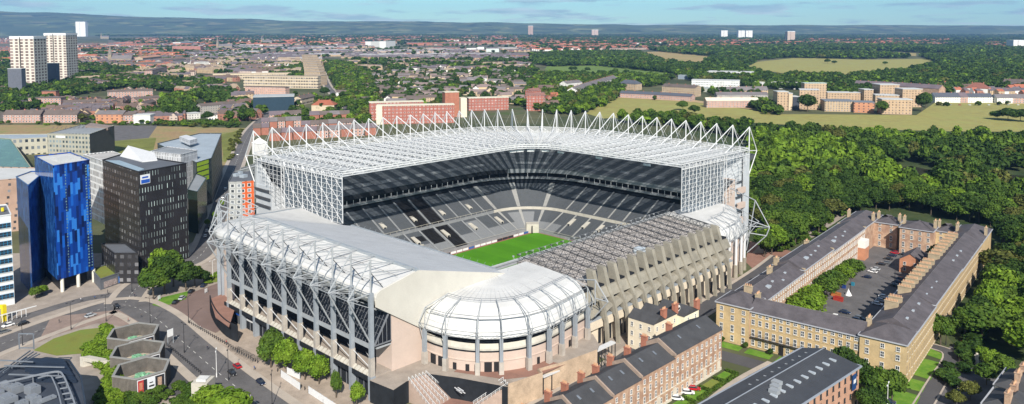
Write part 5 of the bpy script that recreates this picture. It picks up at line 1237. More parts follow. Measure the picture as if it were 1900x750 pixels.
# ---------------------------------------------------------------- metal roofed leisure building at the lower corner
NAVY = M('dark_blue_metal_roof', (.018, .028, .048), .5, .2, .2, .3); GRM = M('grey_metal_roof', (.05, .06, .08), .6, .2, .2, .2); PLT = M('plant_grey', (.20, .22, .25), .5, .12, .3)
def leisure():
    base = foot([(-60, 700), (85, 664), (128, 668), (150, 700), (165, 790), (-60, 860)], 14)
    t, rf, f = block('leisure_building', 'dark metal roofed leisure building with curved pale rails and rooftop plant', 'building', base, 14, [M('navy_cladding', (.03, .042, .06), .4, .2)], GRM)
    mb = MB()
    for k in range(4):
        q = [(45+10*k, 664+k*9), (118+k*6, 668+k*9), (124+k*6, 676+k*9), (38+8*k, 674+k*9)]; mb.prism(foot(q, 15), 13.7, 15.2-.2*k)
    mb.build('roof_step', [NAVY], rf)
    mb = MB(); rail = [(0, 712), (40, 703), (80, 694), (108, 690), (118, 698), (128, 720), (140, 752), (150, 790)]
    pr = smooth([P(x, y, 16) for x, y in rail], 4)
    for a, b in zip(pr[:-1], pr[1:]): mb.tube((*a, 16), (*b, 16), .3, 5)
    pr2 = smooth([P(x, y, 16) for x, y in [(70, 702), (92, 697), (100, 708), (110, 735), (122, 790)]], 4)
    for a, b in zip(pr2[:-1], pr2[1:]): mb.tube((*a, 16), (*b, 16), .22, 5)
    for k in range(8):
        a, b = P(103+4.2*k, 700+10*k, 16), P(121+4.2*k, 697+10*k, 16); mb.tube((*a, 15.8), (*b, 15.8), .2, 4)
    for a, b in zip(pr[::3], pr[::3]): mb.tube((*a, 14), (*a, 16), .15, 4)
    mb.build('roof_rail', [PLT], rf)
    for k, (x, y, lx, ly, h) in enumerate(((10, 716, 9, 5, 2.6), (28, 720, 5, 5, 3), (12, 736, 8, 6, 2.2), (60, 722, 6, 4.5, 3.2), (62, 738, 6, 4, 2.6), (40, 745, 4, 4, 2), (85, 735, 3, 8, 1.2), (-12, 730, 7, 6, 3))):
        p = P(x, y, 15); mb = MB(); mb.obox(*p, 13.8, 13.4+h*.8, lx*.62, ly*.6, R(12)); mb.obox(p[0]+.4, p[1]-.2, 13.4+h*.8, 13.8+h*.8, lx*.3, ly*.3, R(12)); mb.build('roof_plant', [PLT], rf)
    mb = MB()                                       # open steel frames
    def fr(px, py, w, z0, z1):
        p, q = P(px, py, z0), P(px+w, py, z0); mb.tube((*p, z0), (*p, z1), .22, 4); mb.tube((*q, z0), (*q, z1), .22, 4); mb.tube((*p, z1), (*q, z1), .22, 4); mb.tube((*p, z0+.4), (*q, z0+.4), .2, 4)
    fr(36, 648, 27, 14, 19)
    for k in range(4):
        a, b = P(-10+16*k, 700-8*k, 15), P(56+6*k, 652+2*k, 15); mb.tube((*a, 15.2), (*b, 15.2), .22, 4)
    for x0, x1, y in ((8, 120, 678), (16, 114, 694), (0, 62, 668)): a, b = P(x0, y, 16), P(x1, y+3, 16); mb.tube((*a, 15.9), (*b, 15.9), .22, 4)
    mb.build('steel_frame', [M('mid_steel', (.16, .18, .21), .5, .1)], rf)
leisure()
# hexagonal ventilation walls with posters
def hexvent():
    rr = 8.9; o = thing('hexagonal_shaft', 'grey', 'shaft', (0, 0, 0), world=False)
    h = 6.3; mb = MB(); n = 6
    pts = [(rr*math.cos(math.pi*2*k/n), rr*math.sin(math.pi*2*k/n)) for k in range(n)]; inn = [(x*.93, y*.93) for x, y in pts]
    for k in range(n):
        k2 = (k+1) % n; mb.prism([inn[k], pts[k], pts[k2], inn[k2]], 0, h-.25 if k not in (4,) else h-.25)
    w = mb.build('wall', [M('ribbed_dark_timber', (.115, .105, .095), .85, .35, .4, fine=4)], o)
    mb = MB()
    for k in range(n):
        k2 = (k+1) % n; mb.prism([(inn[k][0]*.98, inn[k][1]*.98), (pts[k][0]*1.02, pts[k][1]*1.02), (pts[k2][0]*1.02, pts[k2][1]*1.02), (inn[k2][0]*.98, inn[k2][1]*.98)], h-.25, h)
    mb.build('coping', [M('lead_coping', (.27, .27, .26), .7, .15)], o)
    mb = MB()
    for k in range(n):
        a, b = pts[k], pts[(k+1) % n]
        for j in range(18): t = (j+.5)/18; x, y = lerp(a[0], b[0], t), lerp(a[1], b[1], t); mb.tube((x*1.005, y*1.005, 0), (x*1.005, y*1.005, h-.3), .07, 3)
    mb.build('rib', [M('grey_timber_rib', (.22, .20, .175), .85, .3, .5)], w)
    mb = MB(); mb.poly([(x, y, 1.5) for x, y in inn]); mb.build('inner_floor', [M('pale_gravel', (.42, .37, .29), .95, .3, .6)], o)
    mb = MB(); r2 = random.Random(4)
    for k in range(26): x, y = -5+r2.random()*2.6, -3+r2.random()*6.5; mb.obox(x, y, 1.5, 2+r2.random()*.6, .8, .6, r2.random()*3)
    mb.build('green_vent_cap', [M('verdigris', (.20, .42, .27), .7, .5, 1)], o)
    # poster on the face turned to the camera
    k = 0; a, b = pts[k], pts[(k+1) % n]; L = math.hypot(b[0]-a[0], b[1]-a[1]); c = [(.30, .03, .03), (.55, .55, .57), (.03, .03, .035)]
    mb = MB(); on_face(mb, a, b, .03, .97, 1.4, 5.7, .18, 0)
    mb2 = MB(); on_face(mb2, a, b, .05, .24, 1.6, 5.5, .24, 0); on_face(mb2, a, b, .24, .36, 1.6, 5.5, .24, 1); on_face(mb2, a, b, .64, .95, 1.6, 5.5, .24, 1); on_face(mb2, a, b, .09, .2, 2.6, 4.8, .28, 2); on_face(mb2, a, b, .72, .86, 2.2, 4.9, .28, 3); on_face(mb2, a, b, .42, .6, 2.6, 3.1, .26, 1); on_face(mb2, a, b, .44, .56, 3.8, 4.1, .26, 1)
    ps = mb.build('poster', [M('poster_white', (.66, .68, .72), .5, .05)], o)
    mb2.build('poster_print', [M('poster_red', (.42, .05, .05), .5, .5, 1.2), M('poster_black', (.03, .03, .035), .5, .2), M('poster_orange', (.5, .2, .12), .5, .3), M('poster_skin', (.4, .27, .2), .5, .4, 2)], ps)
    return o
hv = hexvent()
for k, (px, py, lab) in enumerate(((264, 706, 'hexagonal grey slatted shaft with posters, set among bushes'), (257, 670, 'middle one of the three hexagonal poster shafts'), (249, 635, 'hexagonal poster shaft closest to the road junction'))):
    c = P(px, py+11, 0)
    if k == 0: hv.location = (*c, 0); hv.rotation_euler.z = R(-31); hv['label'] = lab; hv['group'] = 'hexagonal poster shafts'
    else: copy_thing(hv, (*c, 0), R(-31), lab, group='hexagonal poster shafts')
# concrete ramp mouth and block by the bushes
mb = MB(); p = P(378, 742, 0); mb.obox(p[0], p[1], 0, 6.5, 5, 5.5, R(40), 0); mb.obox(p[0], p[1], 6.5, 7.1, 3, 3, R(40), 1)
o = mb.build('concrete_stair_tower', [PALEC, ROOFW]); tag(o, 'pale concrete stair tower with a light roof panel above the bushes', 'tower')
mb = MB(); a, b = P(148, 664, 3), P(190, 672, 3); mb.prism([a, b, (b[0]+2, b[1]+3), (a[0]+2, a[1]+3)], 2, 3.4, 0); mb.prism([a, (a[0]+1.5, a[1]+.5), (a[0]+2, a[1]+3), (a[0]+.8, a[1]+3)], 0, 3.2, 0)
o = mb.build('concrete_portal', [PALEC]); tag(o, 'concrete underpass portal half buried in the green bank', 'portal')
# bus shelter and yellow frame
mb = MB(); a, b = P(-5, 588, 3), P(48, 574, 3)
mb.prism([a, b, (b[0]-.8, b[1]+4), (a[0]-.8, a[1]+4)], 3.0, 3.4)
t = thing('bus_shelter', 'long white roofed bus shelter by the road', 'shelter', (*a, 0)); mb.build('roof', [WHITE], t)
for k in range(7):
    mb = MB(); x, y = lerp(a[0], b[0], k/6), lerp(a[1], b[1], k/6); mb.box(x-.1, x+.1, y-.1, y+.1, 0, 3); mb.build('post', [WHITE], t)
mb = MB(); YEL = M('signal_yellow', (.7, .55, .02), .5, .1); p, q = P(-4, 600, 0), P(8, 596, 0)
mb.obox(*q, 0, 6.5, 1.4, 1.4, .3); mb.prism([(p[0]-2, p[1]), (q[0], q[1]-.7), (q[0], q[1]+.7), (p[0]-2, p[1]+1.4)], 5.2, 6.6); o = mb.build('yellow_gateway', [YEL]); tag(o, 'bright yellow square gateway frame by the bus shelter', 'gateway')
# black curved wall at the stadium corner
mb = MB(); w = smooth([P(x, y, 3.5) for x, y in [(389, 560), (392, 572), (402, 590), (420, 608), (440, 618)]], 4)
for a, b in zip(w[:-1], w[1:]):
    dx, dy = b[0]-a[0], b[1]-a[1]; L = math.hypot(dx, dy); mb.prism([a, b, (b[0]-dy/L*.4, b[1]+dx/L*.4), (a[0]-dy/L*.4, a[1]+dx/L*.4)], 0, 6.2)
mb.build('boundary_wall', [BLK], ST)
mb = MB(); mb.prism([P(x, y, 6) for x, y in [(390, 555), (400, 588), (425, 606), (440, 560), (425, 540)]], 5.6, 6.0); mb.build('terrace_deck', [REDP], ST)
# ================================================================ trees
def leaf_mat(name, a, b, rough=.75):
    m = bpy.data.materials.new(name); m.use_nodes = True; n = m.node_tree.nodes; l = m.node_tree.links; p = n['Principled BSDF']
    g = n.new('ShaderNodeNewGeometry'); nz = n.new('ShaderNodeTexNoise'); nz.inputs['Scale'].default_value = .22; nz.inputs['Detail'].default_value = 3; l.new(g.outputs['Position'], nz.inputs['Vector'])
    mr = n.new('ShaderNodeMapRange'); mr.inputs[1].default_value = .36; mr.inputs[2].default_value = .64; l.new(nz.outputs[0], mr.inputs[0])
    mx = n.new('ShaderNodeMix'); mx.data_type = 'RGBA'; mx.inputs[6].default_value = (*a, 1); mx.inputs[7].default_value = (*b, 1); l.new(mr.outputs[0], mx.inputs[0])
    rp = n.new('ShaderNodeMapRange'); rp.inputs[3].default_value = .72; rp.inputs[4].default_value = 1.3; l.new(g.outputs['Random Per Island'], rp.inputs[0])
    mu = n.new('ShaderNodeMix'); mu.data_type = 'RGBA'; mu.blend_type = 'MULTIPLY'; mu.inputs[0].default_value = 1; l.new(mx.outputs[2], mu.inputs[6]); l.new(rp.outputs[0], mu.inputs[7])
    l.new(mu.outputs[2], p.inputs['Base Color']); p.inputs['Roughness'].default_value = rough; p.inputs['Specular IOR Level'].default_value = .2
    return m
LEAF = [leaf_mat('leaf_dark', (.018, .044, .006), (.044, .084, .011)), leaf_mat('leaf_mid', (.038, .080, .009), (.076, .128, .014)),
        leaf_mat('leaf_bright', (.082, .152, .010), (.140, .220, .018)), leaf_mat('leaf_olive', (.060, .075, .014), (.105, .112, .024))]
TONE = ['dark green', 'mid green', 'bright green', 'olive green']
BARK = M('bark', (.10, .08, .06), .95, .3, 2)
def crown_arrays(seed, n_leaf, leaf, lobes=22, core=True, tall=1.0):
    """quads of a unit crown: radius about 1, from z 0 to 2*tall, made of leaf faces on many lobes"""
    r = np.random.RandomState(seed); cs = []
    for k in range(lobes):
        d = r.randn(3); d /= np.linalg.norm(d); d[2] = abs(d[2])*1.0-.25 if r.rand() < .8 else d[2]*.6
        rad = .62*r.rand()**.35; cs.append((np.array([d[0]*rad, d[1]*rad, 1+d[2]*.72]), .26+.17*r.rand()))
    cen = np.array([c for c, _ in cs]); rr = np.array([q for _, q in cs])
    w = rr**2/np.sum(rr**2); idx = r.choice(lobes, n_leaf, p=w)
    d = r.randn(n_leaf, 3); d[:, 2] += .25; d /= np.linalg.norm(d, axis=1)[:, None]
    p = cen[idx]+d*rr[idx][:, None]*(.80+.35*r.rand(n_leaf, 1))
    nrm = d+.55*r.randn(n_leaf, 3); nrm /= np.linalg.norm(nrm, axis=1)[:, None]
    t = np.cross(nrm, r.randn(n_leaf, 3)); t /= np.linalg.norm(t, axis=1)[:, None]; b = np.cross(nrm, t)
    s = leaf*(.6+.8*r.rand(n_leaf, 1)); p[:, 2] *= tall
    V = np.stack([p-t*s-b*s, p+t*s-b*s*.9, p+t*s*1.05+b*s, p-t*s+b*s*.95], 1).reshape(-1, 3)
    if core:                                            # inner mass so no light leaks straight through
        cv = []
        for c, q in zip(cen, rr):
            q = q*.84; o = np.array([[x, y, z] for x in (-1, 1) for y in (-1, 1) for z in (-1, 1)], float)*.62*q+c; o[:, 2] *= tall
            cv += [o[[0, 1, 3, 2]], o[[4, 6, 7, 5]], o[[0, 4, 5, 1]], o[[2, 3, 7, 6]], o[[0, 2, 6, 4]], o[[1, 5, 7, 3]]]
        V = np.concatenate([np.concatenate(cv), V])
    return V
def quad_mesh(name, V, mats, mi=None):
    me = bpy.data.meshes.new(name); n = len(V)//4
    me.vertices.add(len(V)); me.vertices.foreach_set('co', np.ascontiguousarray(V, np.float32).ravel())
    me.loops.add(len(V)); me.loops.foreach_set('vertex_index', np.arange(len(V), dtype=np.int32))
    me.polygons.add(n); me.polygons.foreach_set('loop_start', np.arange(0, len(V), 4, dtype=np.int32))
    for m in mats: me.materials.append(m)
    if mi is not None: me.polygons.foreach_set('material_index', np.ascontiguousarray(mi, np.int32))
    me.update(calc_edges=True); return me
NV = 5
CROWN = [[quad_mesh('crown', crown_arrays(10+v, 2600, .056, 30+v), [LEAF[t]]) for v in range(NV)] for t in range(4)]
def trunk_mesh(seed):
    r = random.Random(seed); mb = MB(); mb.tube((0, 0, 0), (.03, .02, .9), .075, 7, 0, .05); 
    for k in range(5):
        a = k*1.26+r.random(); mb.tube((.03, .02, .55+.08*k), (math.cos(a)*.45, math.sin(a)*.45, 1.05+.1*k), .035, 5, 0, .012)
    me = bpy.data.meshes.new('trunk'); me.from_pydata(mb.v, [], mb.f); me.materials.append(BARK); return me
TRUNK = [trunk_mesh(k) for k in range(3)]
NTREE = [0]
def tree(x, y, r, h, tone, label, group=None, name='broadleaf_tree', z=0, tall=None):
    """r: crown radius, h: overall height"""
    o = bpy.data.objects.new(name, None); COL.objects.link(o); o.location = (x, y, z); o.rotation_euler.z = rng.random()*6.28
    tag(o, label, 'tree', group)
    c = link('crown', CROWN[tone][rng.randrange(NV)], o); ch = min(h*.85, 2.3*r) if tall is None else h*tall
    c.scale = (r*(.9+.2*rng.random()), r*(.9+.2*rng.random()), ch/2); c.location = (0, 0, h-ch*.98)
    t = link('trunk', TRUNK[rng.randrange(3)], o); t.scale = (h*.32, h*.32, (h-ch*.5))
    NTREE[0] += 1
    return o
def itree(px, py, r, h, tone, label, group=None, **k): x, y = P(px, py); return tree(x, y, r, h, tone, label, group, **k)
# street trees before the stadium
for px, py, r, h, tn, lab in ((503, 682, 4.6, 12.5, 1, 'leafy street tree against the stadium columns, fullest of the row'), (532, 690, 4.0, 10.5, 2, 'street tree touching the fullest one before the stadium'), (566, 705, 3.6, 9.5, 2, 'street tree by the end of the first white hoarding'), (592, 713, 3.6, 9, 2, 'street tree between the two white hoardings'), (624, 738, 2.0, 8.6, 1, 'slim street tree in front of the fourth column from the corner'), (662, 757, 2.4, 7.5, 2, 'slim street tree beside the corner column')):
    itree(px, py, r*1.15, h*1.1, tn, lab, 'street trees along the stadium front', tall=.96)
# clump by the car park
for k, (px, py, r, h, tn) in enumerate(((285, 556, 6.5, 15, 1), (305, 545, 7.5, 18, 0), (322, 532, 7, 17, 1), (345, 540, 6.5, 14, 0), (362, 530, 5, 10, 1), (300, 530, 6, 17, 2), (378, 528, 4, 7, 0))):
    itree(px, py, r, h, tn, ['big spreading tree at the car park corner', 'tallest tree of the clump beside the car park', 'round topped tree in the car park clump', 'dark tree leaning over the parked cars', 'low tree at the end of the car park clump', 'bright tree behind the car park clump', 'small dark tree beyond the parked cars'][k], 'trees beside the small car park')
itree(420, 800, 8.5, 12, 2, 'wide yellow-green tree by the concrete stair tower')
itree(395, 770, 6, 9, 2, 'lower yellow-green tree touching the concrete stair tower')
itree(78, 548, 3.0, 4.5, 2, 'small rounded tree behind the bus shelter'); itree(66, 556, 2.5, 6, 1, 'young green tree behind the bus shelter')
for k, (px, py) in enumerate(((412, 385), (398, 408), (385, 422))): itree(px, py, 1.8, 5, 2, 'small young tree on the kerb of the street beside the towers', 'young kerb trees beside the towers')
# courtyard trees
for k, (u, v, r, h, tn, lab) in enumerate(((20, 24, 7, 12, 2, 'bright bushy tree in the near corner of the terrace car park'), (20, 37, 7.2, 12, 2, 'broad bright tree overhanging the orange skips'), (19, 50, 6.5, 12, 2, 'tall bright tree against the terrace brick wall'), (19, 68, 6.2, 11, 1, 'middle tree beside the parked row in the courtyard'), (19, 80, 6, 10, 1, 'round tree behind the white parked cars'), (19, 92, 5.6, 10, 2, 'tree by the brick stair block in the courtyard'), (20, 104, 5.4, 10, 1, 'smaller tree at the far end of the courtyard greenery'), (44, 36, 3.2, 4.5, 1, 'low rounded tree by the parked white cars'), (35, 20, 6.5, 6, 1, 'wide low shrubby tree behind the terrace front'), (42, 18, 5, 5, 0, 'dark shrubby tree behind the terrace front'), (46, 152, 5, 10, 0, 'dark round tree beside the coach house'), (26, 14, 5, 5.5, 3, 'olive shrubby tree behind the terrace front'))):
    x, y = TT(u, v); tree(x, y, r, h, tn, lab, 'trees in the terrace car park')
# trees in front of the terrace and lower right
for k, (px, py, r, h, tn, lab) in enumerate(((1565, 706, 4.4, 12, 0, 'dark tree in front of the terrace corner pavilion'), (1590, 730, 5.0, 12, 0, 'dark full tree beside the brick building with the blue sign'), (1625, 742, 5.6, 11, 1, 'large green tree on the corner lawn'), (1655, 745, 5.2, 10, 1, 'green tree next to the corner lawn paths'), (1612, 770, 5, 9, 0, 'dark tree low between the lawn and the road'), (1800, 742, 3.6, 6, 3, 'olive flowering shrub tree by the slate house'), (1772, 756, 3.2, 5.5, 3, 'pale blossomed shrub tree at the roadside'), (1830, 715, 4, 8, 1, 'green tree between the road and the slate house'), (1838, 690, 4, 8, 2, 'bright tree at the road bend'), (1860, 700, 4, 8, 1, 'green tree behind the slate house'), (1822, 672, 3, 6, 2, 'small bright tree by the stone gatepost'), (1745, 640, 5, 12, 1, 'big round tree at the end of the terrace lawns'), (1790, 632, 6, 13, 1, 'tree shading the red car'))):
    itree(px, py, r, h, tn, lab, 'trees round the terrace lawns')
# ---- the park wood: nearest trees as things, the rest one mass
PARK = [(1392, 500), (1392, 262), (1240, 234), (1130, 226), (1210, 226), (1330, 240), (1400, 247), (1600, 260), (1790, 265), (2010, 267), (2010, 700), (1900, 672), (1800, 630), (1768, 600), (1786, 560), (1846, 470), (1858, 428), (1700, 395), (1578, 400), (1500, 452), (1440, 476)]
PONDS = [[(1640, 306), (1690, 300), (1750, 314), (1750, 350), (1700, 352), (1650, 340)], [(1845, 322), (1990, 318), (1990, 375), (1870, 370)]]
CLEAR = []
def in_park(x, y):
    px, py = proj(x, y)
    if not inpoly(px, py, PARK): return False
    if any(inpoly(px, py, q) for q in PONDS): return False
    u, v = (x-TO[0])*math.cos(TA)+(y-TO[1])*math.sin(TA), -(x-TO[0])*math.sin(TA)+(y-TO[1])*math.cos(TA)
    if -9 < u < 72 and -5 < v < 192: return False
    if x < -183 and y < 400: return False
    if x < -160 and y < 352: return False
    return True
park = []
pr = random.Random(21); sp = 10.4
yy = 200.0
while yy < 1400:
    xx = -1050.0
    s_ = sp if yy < 700 else sp*1.25
    while xx < 330:
        x, y = xx+pr.uniform(-.42, .42)*s_, yy+pr.uniform(-.42, .42)*s_
        if in_park(x, y): park.append((x, y, math.hypot(x, y)))
        xx += s_
    yy += s_
park.sort(key=lambda q: q[2])
def tone_at(x, y, r=pr):
    n = math.sin(x*.021+1.3)+math.sin(y*.027+x*.011)+math.sin((x+y)*.05)*.5+r.uniform(-1.7, 1.7)
    return 2 if n > .95 else 1 if n > -.35 else 0 if r.random() < .8 else 3
PG = 'trees of the park wood beyond the terrace'
n_ind = 205
for x, y, d in park[:n_ind]:
    tn = tone_at(x, y); px, py = proj(x, y)
    where = 'beside the long lawn front of the terrace' if px > 1740 and py > 430 else 'behind the far end of the terrace' if px > 1560 else 'between the stadium corner and the terrace'
    hh_ = pr.uniform(11.5, 17.5); sz = 'tall' if hh_ > 15.5 else 'small' if hh_ < 13 else 'middling'
    if d > 520: where += ', deep in the wood'
    elif 1740 < px and py < 560: where += ', along its far half'
    tree(x, y, pr.uniform(5.4, 10), hh_, tn, f'{sz} {TONE[tn]} tree {where}', f'{TONE[tn]} park trees {where}')
def scatter_quads(name, pts, temps, mats, label=None):
    """pts: x, y, z, radius, height, material"""
    Vs, Ms = [], []; r = np.random.RandomState(5)
    A = np.array([p[:5] for p in pts], float); mi = np.array([p[5] for p in pts]); ti = r.randint(0, len(temps), len(pts))
    for k, t in enumerate(temps):
        s = np.where(ti == k)[0]
        if not len(s): continue
        a = r.rand(len(s))*6.28; c, sn = np.cos(a), np.sin(a); v = t[None]
        x = (v[..., 0]*c[:, None]-v[..., 1]*sn[:, None])*A[s, 3][:, None]+A[s, 0][:, None]
        y = (v[..., 0]*sn[:, None]+v[..., 1]*c[:, None])*A[s, 3][:, None]+A[s, 1][:, None]
        z = v[..., 2]*(A[s, 4]/2)[:, None]+A[s, 2][:, None]
        Vs.append(np.stack([x, y, z], -1).reshape(-1, 3)); Ms.append(np.repeat(mi[s], len(t)//4))
    me = quad_mesh(name, np.concatenate(Vs), mats, np.concatenate(Ms)); o = link(name, me); tag(o, label, None, None, 'stuff'); return o
TMID = [crown_arrays(50+k, 480, .125, 20) for k in range(4)]
scatter_quads('woodland', [(x, y, pr.uniform(0, 1.5), pr.uniform(5, 10.4), pr.uniform(10.5, 18.5), tone_at(x, y)) for x, y, d in park[n_ind:]], TMID, LEAF, 'dense mixed green park wood stretching to the moor')
# ---- farther woods, tree belts and street trees as one mass of foliage
ZONES = [  ([(1325, 106), (1345, 104), (1445, 99), (1475, 105), (1405, 113), (1378, 128), (1335, 126), (1300, 122)], 17, .9, 12, 16, 1),
 ([(1010, 142), (1140, 140), (1250, 146), (1250, 150), (1130, 150), (1010, 150)], 14, .7, 9, 14, 1),
  # polygon, spacing m, coverage 0-1, radius, height, dark bias
 ([(985, 103), (1080, 99), (1180, 99), (1235, 118), (1300, 126), (1380, 132), (1440, 146), (1400, 153), (1300, 156), (1240, 136), (1100, 122), (1020, 124), (985, 118)], 15, .95, 11, 17, 1),
 ([(1200, 93), (1480, 88), (1500, 95), (1440, 98), (1400, 110), (1345, 108), (1240, 98)], 22, .95, 16, 20, 1),
 ([(1480, 84), (1980, 92), (1980, 103), (1720, 99), (1640, 95), (1500, 93)], 22, .95, 16, 20, 1),
 ([(1440, 99), (1530, 98), (1640, 101), (1690, 108), (1600, 110), (1450, 108)], 18, .8, 13, 17, 1),
 ([(1705, 105), (1980, 102), (1980, 172), (1800, 167), (1700, 140), (1692, 132), (1750, 120)], 15, .92, 11, 17, 1),
 ([(1360, 156), (1480, 142), (1560, 145), (1700, 133), (1780, 160), (1800, 172), (1740, 178), (1700, 160), (1620, 166), (1600, 190), (1530, 190), (1540, 165), (1480, 168), (1400, 166)], 13, .8, 9.5, 15, 1),
 ([(1000, 140), (1140, 144), (1240, 146), (1230, 160), (1160, 165), (1150, 184), (1100, 208), (1060, 215), (1000, 210), (975, 180), (985, 150)], 11.5, .86, 8, 13, 0),
 ([(598, 118), (640, 118), (690, 140), (700, 190), (680, 225), (650, 215), (625, 165)], 12, .9, 8.5, 13, 0),
 ([(640, 112), (985, 112), (1000, 140), (940, 150), (800, 140), (660, 135)], 18, .34, 11, 13, 1),
 ([(650, 135), (990, 140), (985, 200), (860, 200), (700, 205), (660, 180)], 14, .36, 8.5, 11, 1),
 ([(0, 168), (70, 160), (180, 152), (310, 148), (320, 158), (210, 165), (100, 186), (70, 205), (0, 212)], 12, .9, 8.5, 13, 1),
 ([(120, 120), (200, 125), (220, 145), (290, 150), (410, 152), (400, 172), (330, 172), (130, 160)], 16, .44, 11, 15, 1),
 ([(0, 100), (15, 100), (14, 165), (0, 168)], 16, .8, 9, 14, 1),
 ([(300, 190), (350, 185), (362, 214), (300, 214)], 10, .95, 9, 17, 0),
 ([(350, 165), (420, 168), (470, 200), (500, 222), (440, 228), (400, 222), (420, 200), (370, 190)], 13, .55, 9.5, 14, 1),
 ([(390, 118), (590, 120), (590, 138), (400, 140)], 15, .5, 9, 12, 1),
 ([(60, 192), (340, 186), (340, 226), (60, 224)], 12, .22, 6, 9, 0),
 ([(200, 112), (345, 108), (345, 150), (210, 150)], 16, .4, 9, 12, 1),
 ([(500, 120), (560, 120), (560, 150), (500, 145)], 13, .6, 9, 12, 0),
 ([(545, 178), (680, 190), (680, 245), (560, 235), (500, 226)], 11, .35, 6.5, 10, 0),
 ([(150, 92), (400, 86), (480, 95), (470, 118), (300, 118), (150, 108)], 26, .26, 13, 14, 1),
 ([(200, 74), (560, 66), (1000, 66), (1000, 82), (500, 84), (250, 84)], 40, .24, 16, 16, 1),
 ([(330, 84), (980, 84), (985, 112), (560, 108), (330, 112)], 30, .07, 12, 14, 1),
 ([(960, 68), (1440, 66), (1980, 64), (1980, 88), (1440, 86), (980, 98)], 36, .30, 17, 17, 1),
 ([(180, 62.5), (1900, 60), (1980, 60), (1980, 66), (1000, 67), (180, 68)], 70, .6, 26, 20, 1),
 ([(1150, 182), (1280, 188), (1290, 196), (1150, 186)], 10, .15, 5, 8, 0),
 ([(1420, 208), (1450, 208), (1450, 214), (1420, 214)], 10, .9, 8, 15, 0),
 ([(1395, 196), (1440, 200), (1440, 211), (1400, 206)], 10, .9, 8, 14, 1),
 ([(1200, 222), (1400, 236), (1400, 250), (1180, 232)], 12, .8, 8.5, 12, 0),
 ([(1270, 168), (1420, 172), (1420, 180), (1270, 176)], 12, .3, 7, 11, 1),
 ([(100, 226), (420, 228), (445, 234), (445, 240), (280, 234), (180, 233), (0, 233), (0, 228)], 9, .3, 4, 4, 0),
 ([(1735, 196), (1900, 193), (1900, 196), (1735, 199)], 10, .35, 5, 7, 1),
]
fz = random.Random(77); far = []; mid = []
for poly, spc, cov, rad, hh, dk in ZONES:
    xs = [q[0] for q in poly]; ys_ = [q[1] for q in poly]
    pts = [P(a, b) for a in (min(xs), max(xs)) for b in (min(ys_), max(ys_))]
    x0, x1, y0, y1 = min(p[0] for p in pts), max(p[0] for p in pts), min(p[1] for p in pts), max(p[1] for p in pts)
    yy = y0
    while yy < y1:
        xx = x0
        while xx < x1:
            x, y = xx+fz.uniform(-.45, .45)*spc, yy+fz.uniform(-.45, .45)*spc
            px, py = proj(x, y)
            if inpoly(px, py, poly):
                keep = cov if cov > .7 else cov*(1.6 if math.sin(x*.012+poly[0][0])+math.sin(y*.014+x*.004) > .1 else .5)
                if fz.random() < keep:
                    n = fz.random(); tn = (0 if n < .62 else 1 if n < .9 else 3 if n < .95 else 2) if dk else (0 if n < .3 else 1 if n < .7 else 2 if n < .88 else 3)
                    (far if py < 125 else mid).append((x, y, fz.uniform(-1, 1), rad*fz.uniform(.7, 1.15), hh*fz.uniform(.75, 1.15), tn))
            xx += spc
        yy += spc
TFAR = [crown_arrays(80+k, 46, .34, 6) for k in range(4)]; TM2 = [crown_arrays(90+k, 190, .18, 14) for k in range(4)]
scatter_quads('far_woodland', far, TFAR, LEAF, 'distant woods and hedgerow trees fading into haze')
scatter_quads('suburban_woodland', mid, TM2, LEAF, 'tree belts and garden trees among the housing')
# single trees that stand clear
SG = 'single trees standing on the moor and fields'
for k, (px, py, r, h, tn, lab) in enumerate(((1267, 205, 9, 14, 1, 'bushy tree standing alone on the near moor slope'), (1288, 212, 8, 13, 0, 'tree at the lower edge of the moor beside the lone bushy one'), (1250, 216, 6, 9, 1, 'small tree low on the moor slope'), (1498, 208, 13, 26, 0, 'big conical dark tree before the brick halls'), (1636, 213, 10, 19, 1, 'round tree before the tall brick hall'), (1710, 207, 13, 25, 0, 'very dark tree beside the last brick hall'), (1718, 200, 9, 24, 1, 'green tree behind the very dark one at the halls'), (1870, 224, 17, 17, 0, 'wide dark clump of a tree standing alone on the moor'), (1893, 226, 15, 16, 0, 'dark tree joined to the wide one on the moor'), (1850, 222, 10, 12, 1, 'smaller tree at the edge of the wide dark clump'), (1535, 118, 12, 15, 0, 'dark tree alone in the far dry field'), (1548, 119, 10, 12, 0, 'second dark tree alone in the far dry field'), (1642, 121, 9, 12, 1, 'pale little tree alone in the far dry field'), (1060, 133, 9, 14, 0, 'dark tree alone on the green field'), (1067, 133, 8, 14, 0, 'tree close beside the dark one on the green field'), (1090, 134, 9, 14, 0, 'round tree on the green field'), (1142, 137, 9, 14, 1, 'single tree at the bottom of the green field'), (1162, 138, 9, 13, 0, 'tree at the corner of the green field'), (385, 226, 8, 14, 0, 'dark round tree by the pale houses'), (464, 226, 9, 16, 1, 'broad tree before the dark blue sports hall'), (330, 222, 12, 22, 1, 'huge tree beside the waste ground'), (312, 222, 11, 18, 0, 'dark tree beside the huge one at the waste ground'), (152, 227, 7, 11, 3, 'olive tree between the two terraces'), (577, 229, 6, 9, 2, 'bright yellow-green tree behind the stadium masts'), (602, 180, 11, 18, 0, 'dark broad tree beside the avenue'), (637, 205, 9, 15, 1, 'tree near the red roofed house'), (683, 236, 7, 11, 1, 'tree before the long red flats'))):
    itree(px, py, r, h, tn, lab, SG if py < 225 else None)
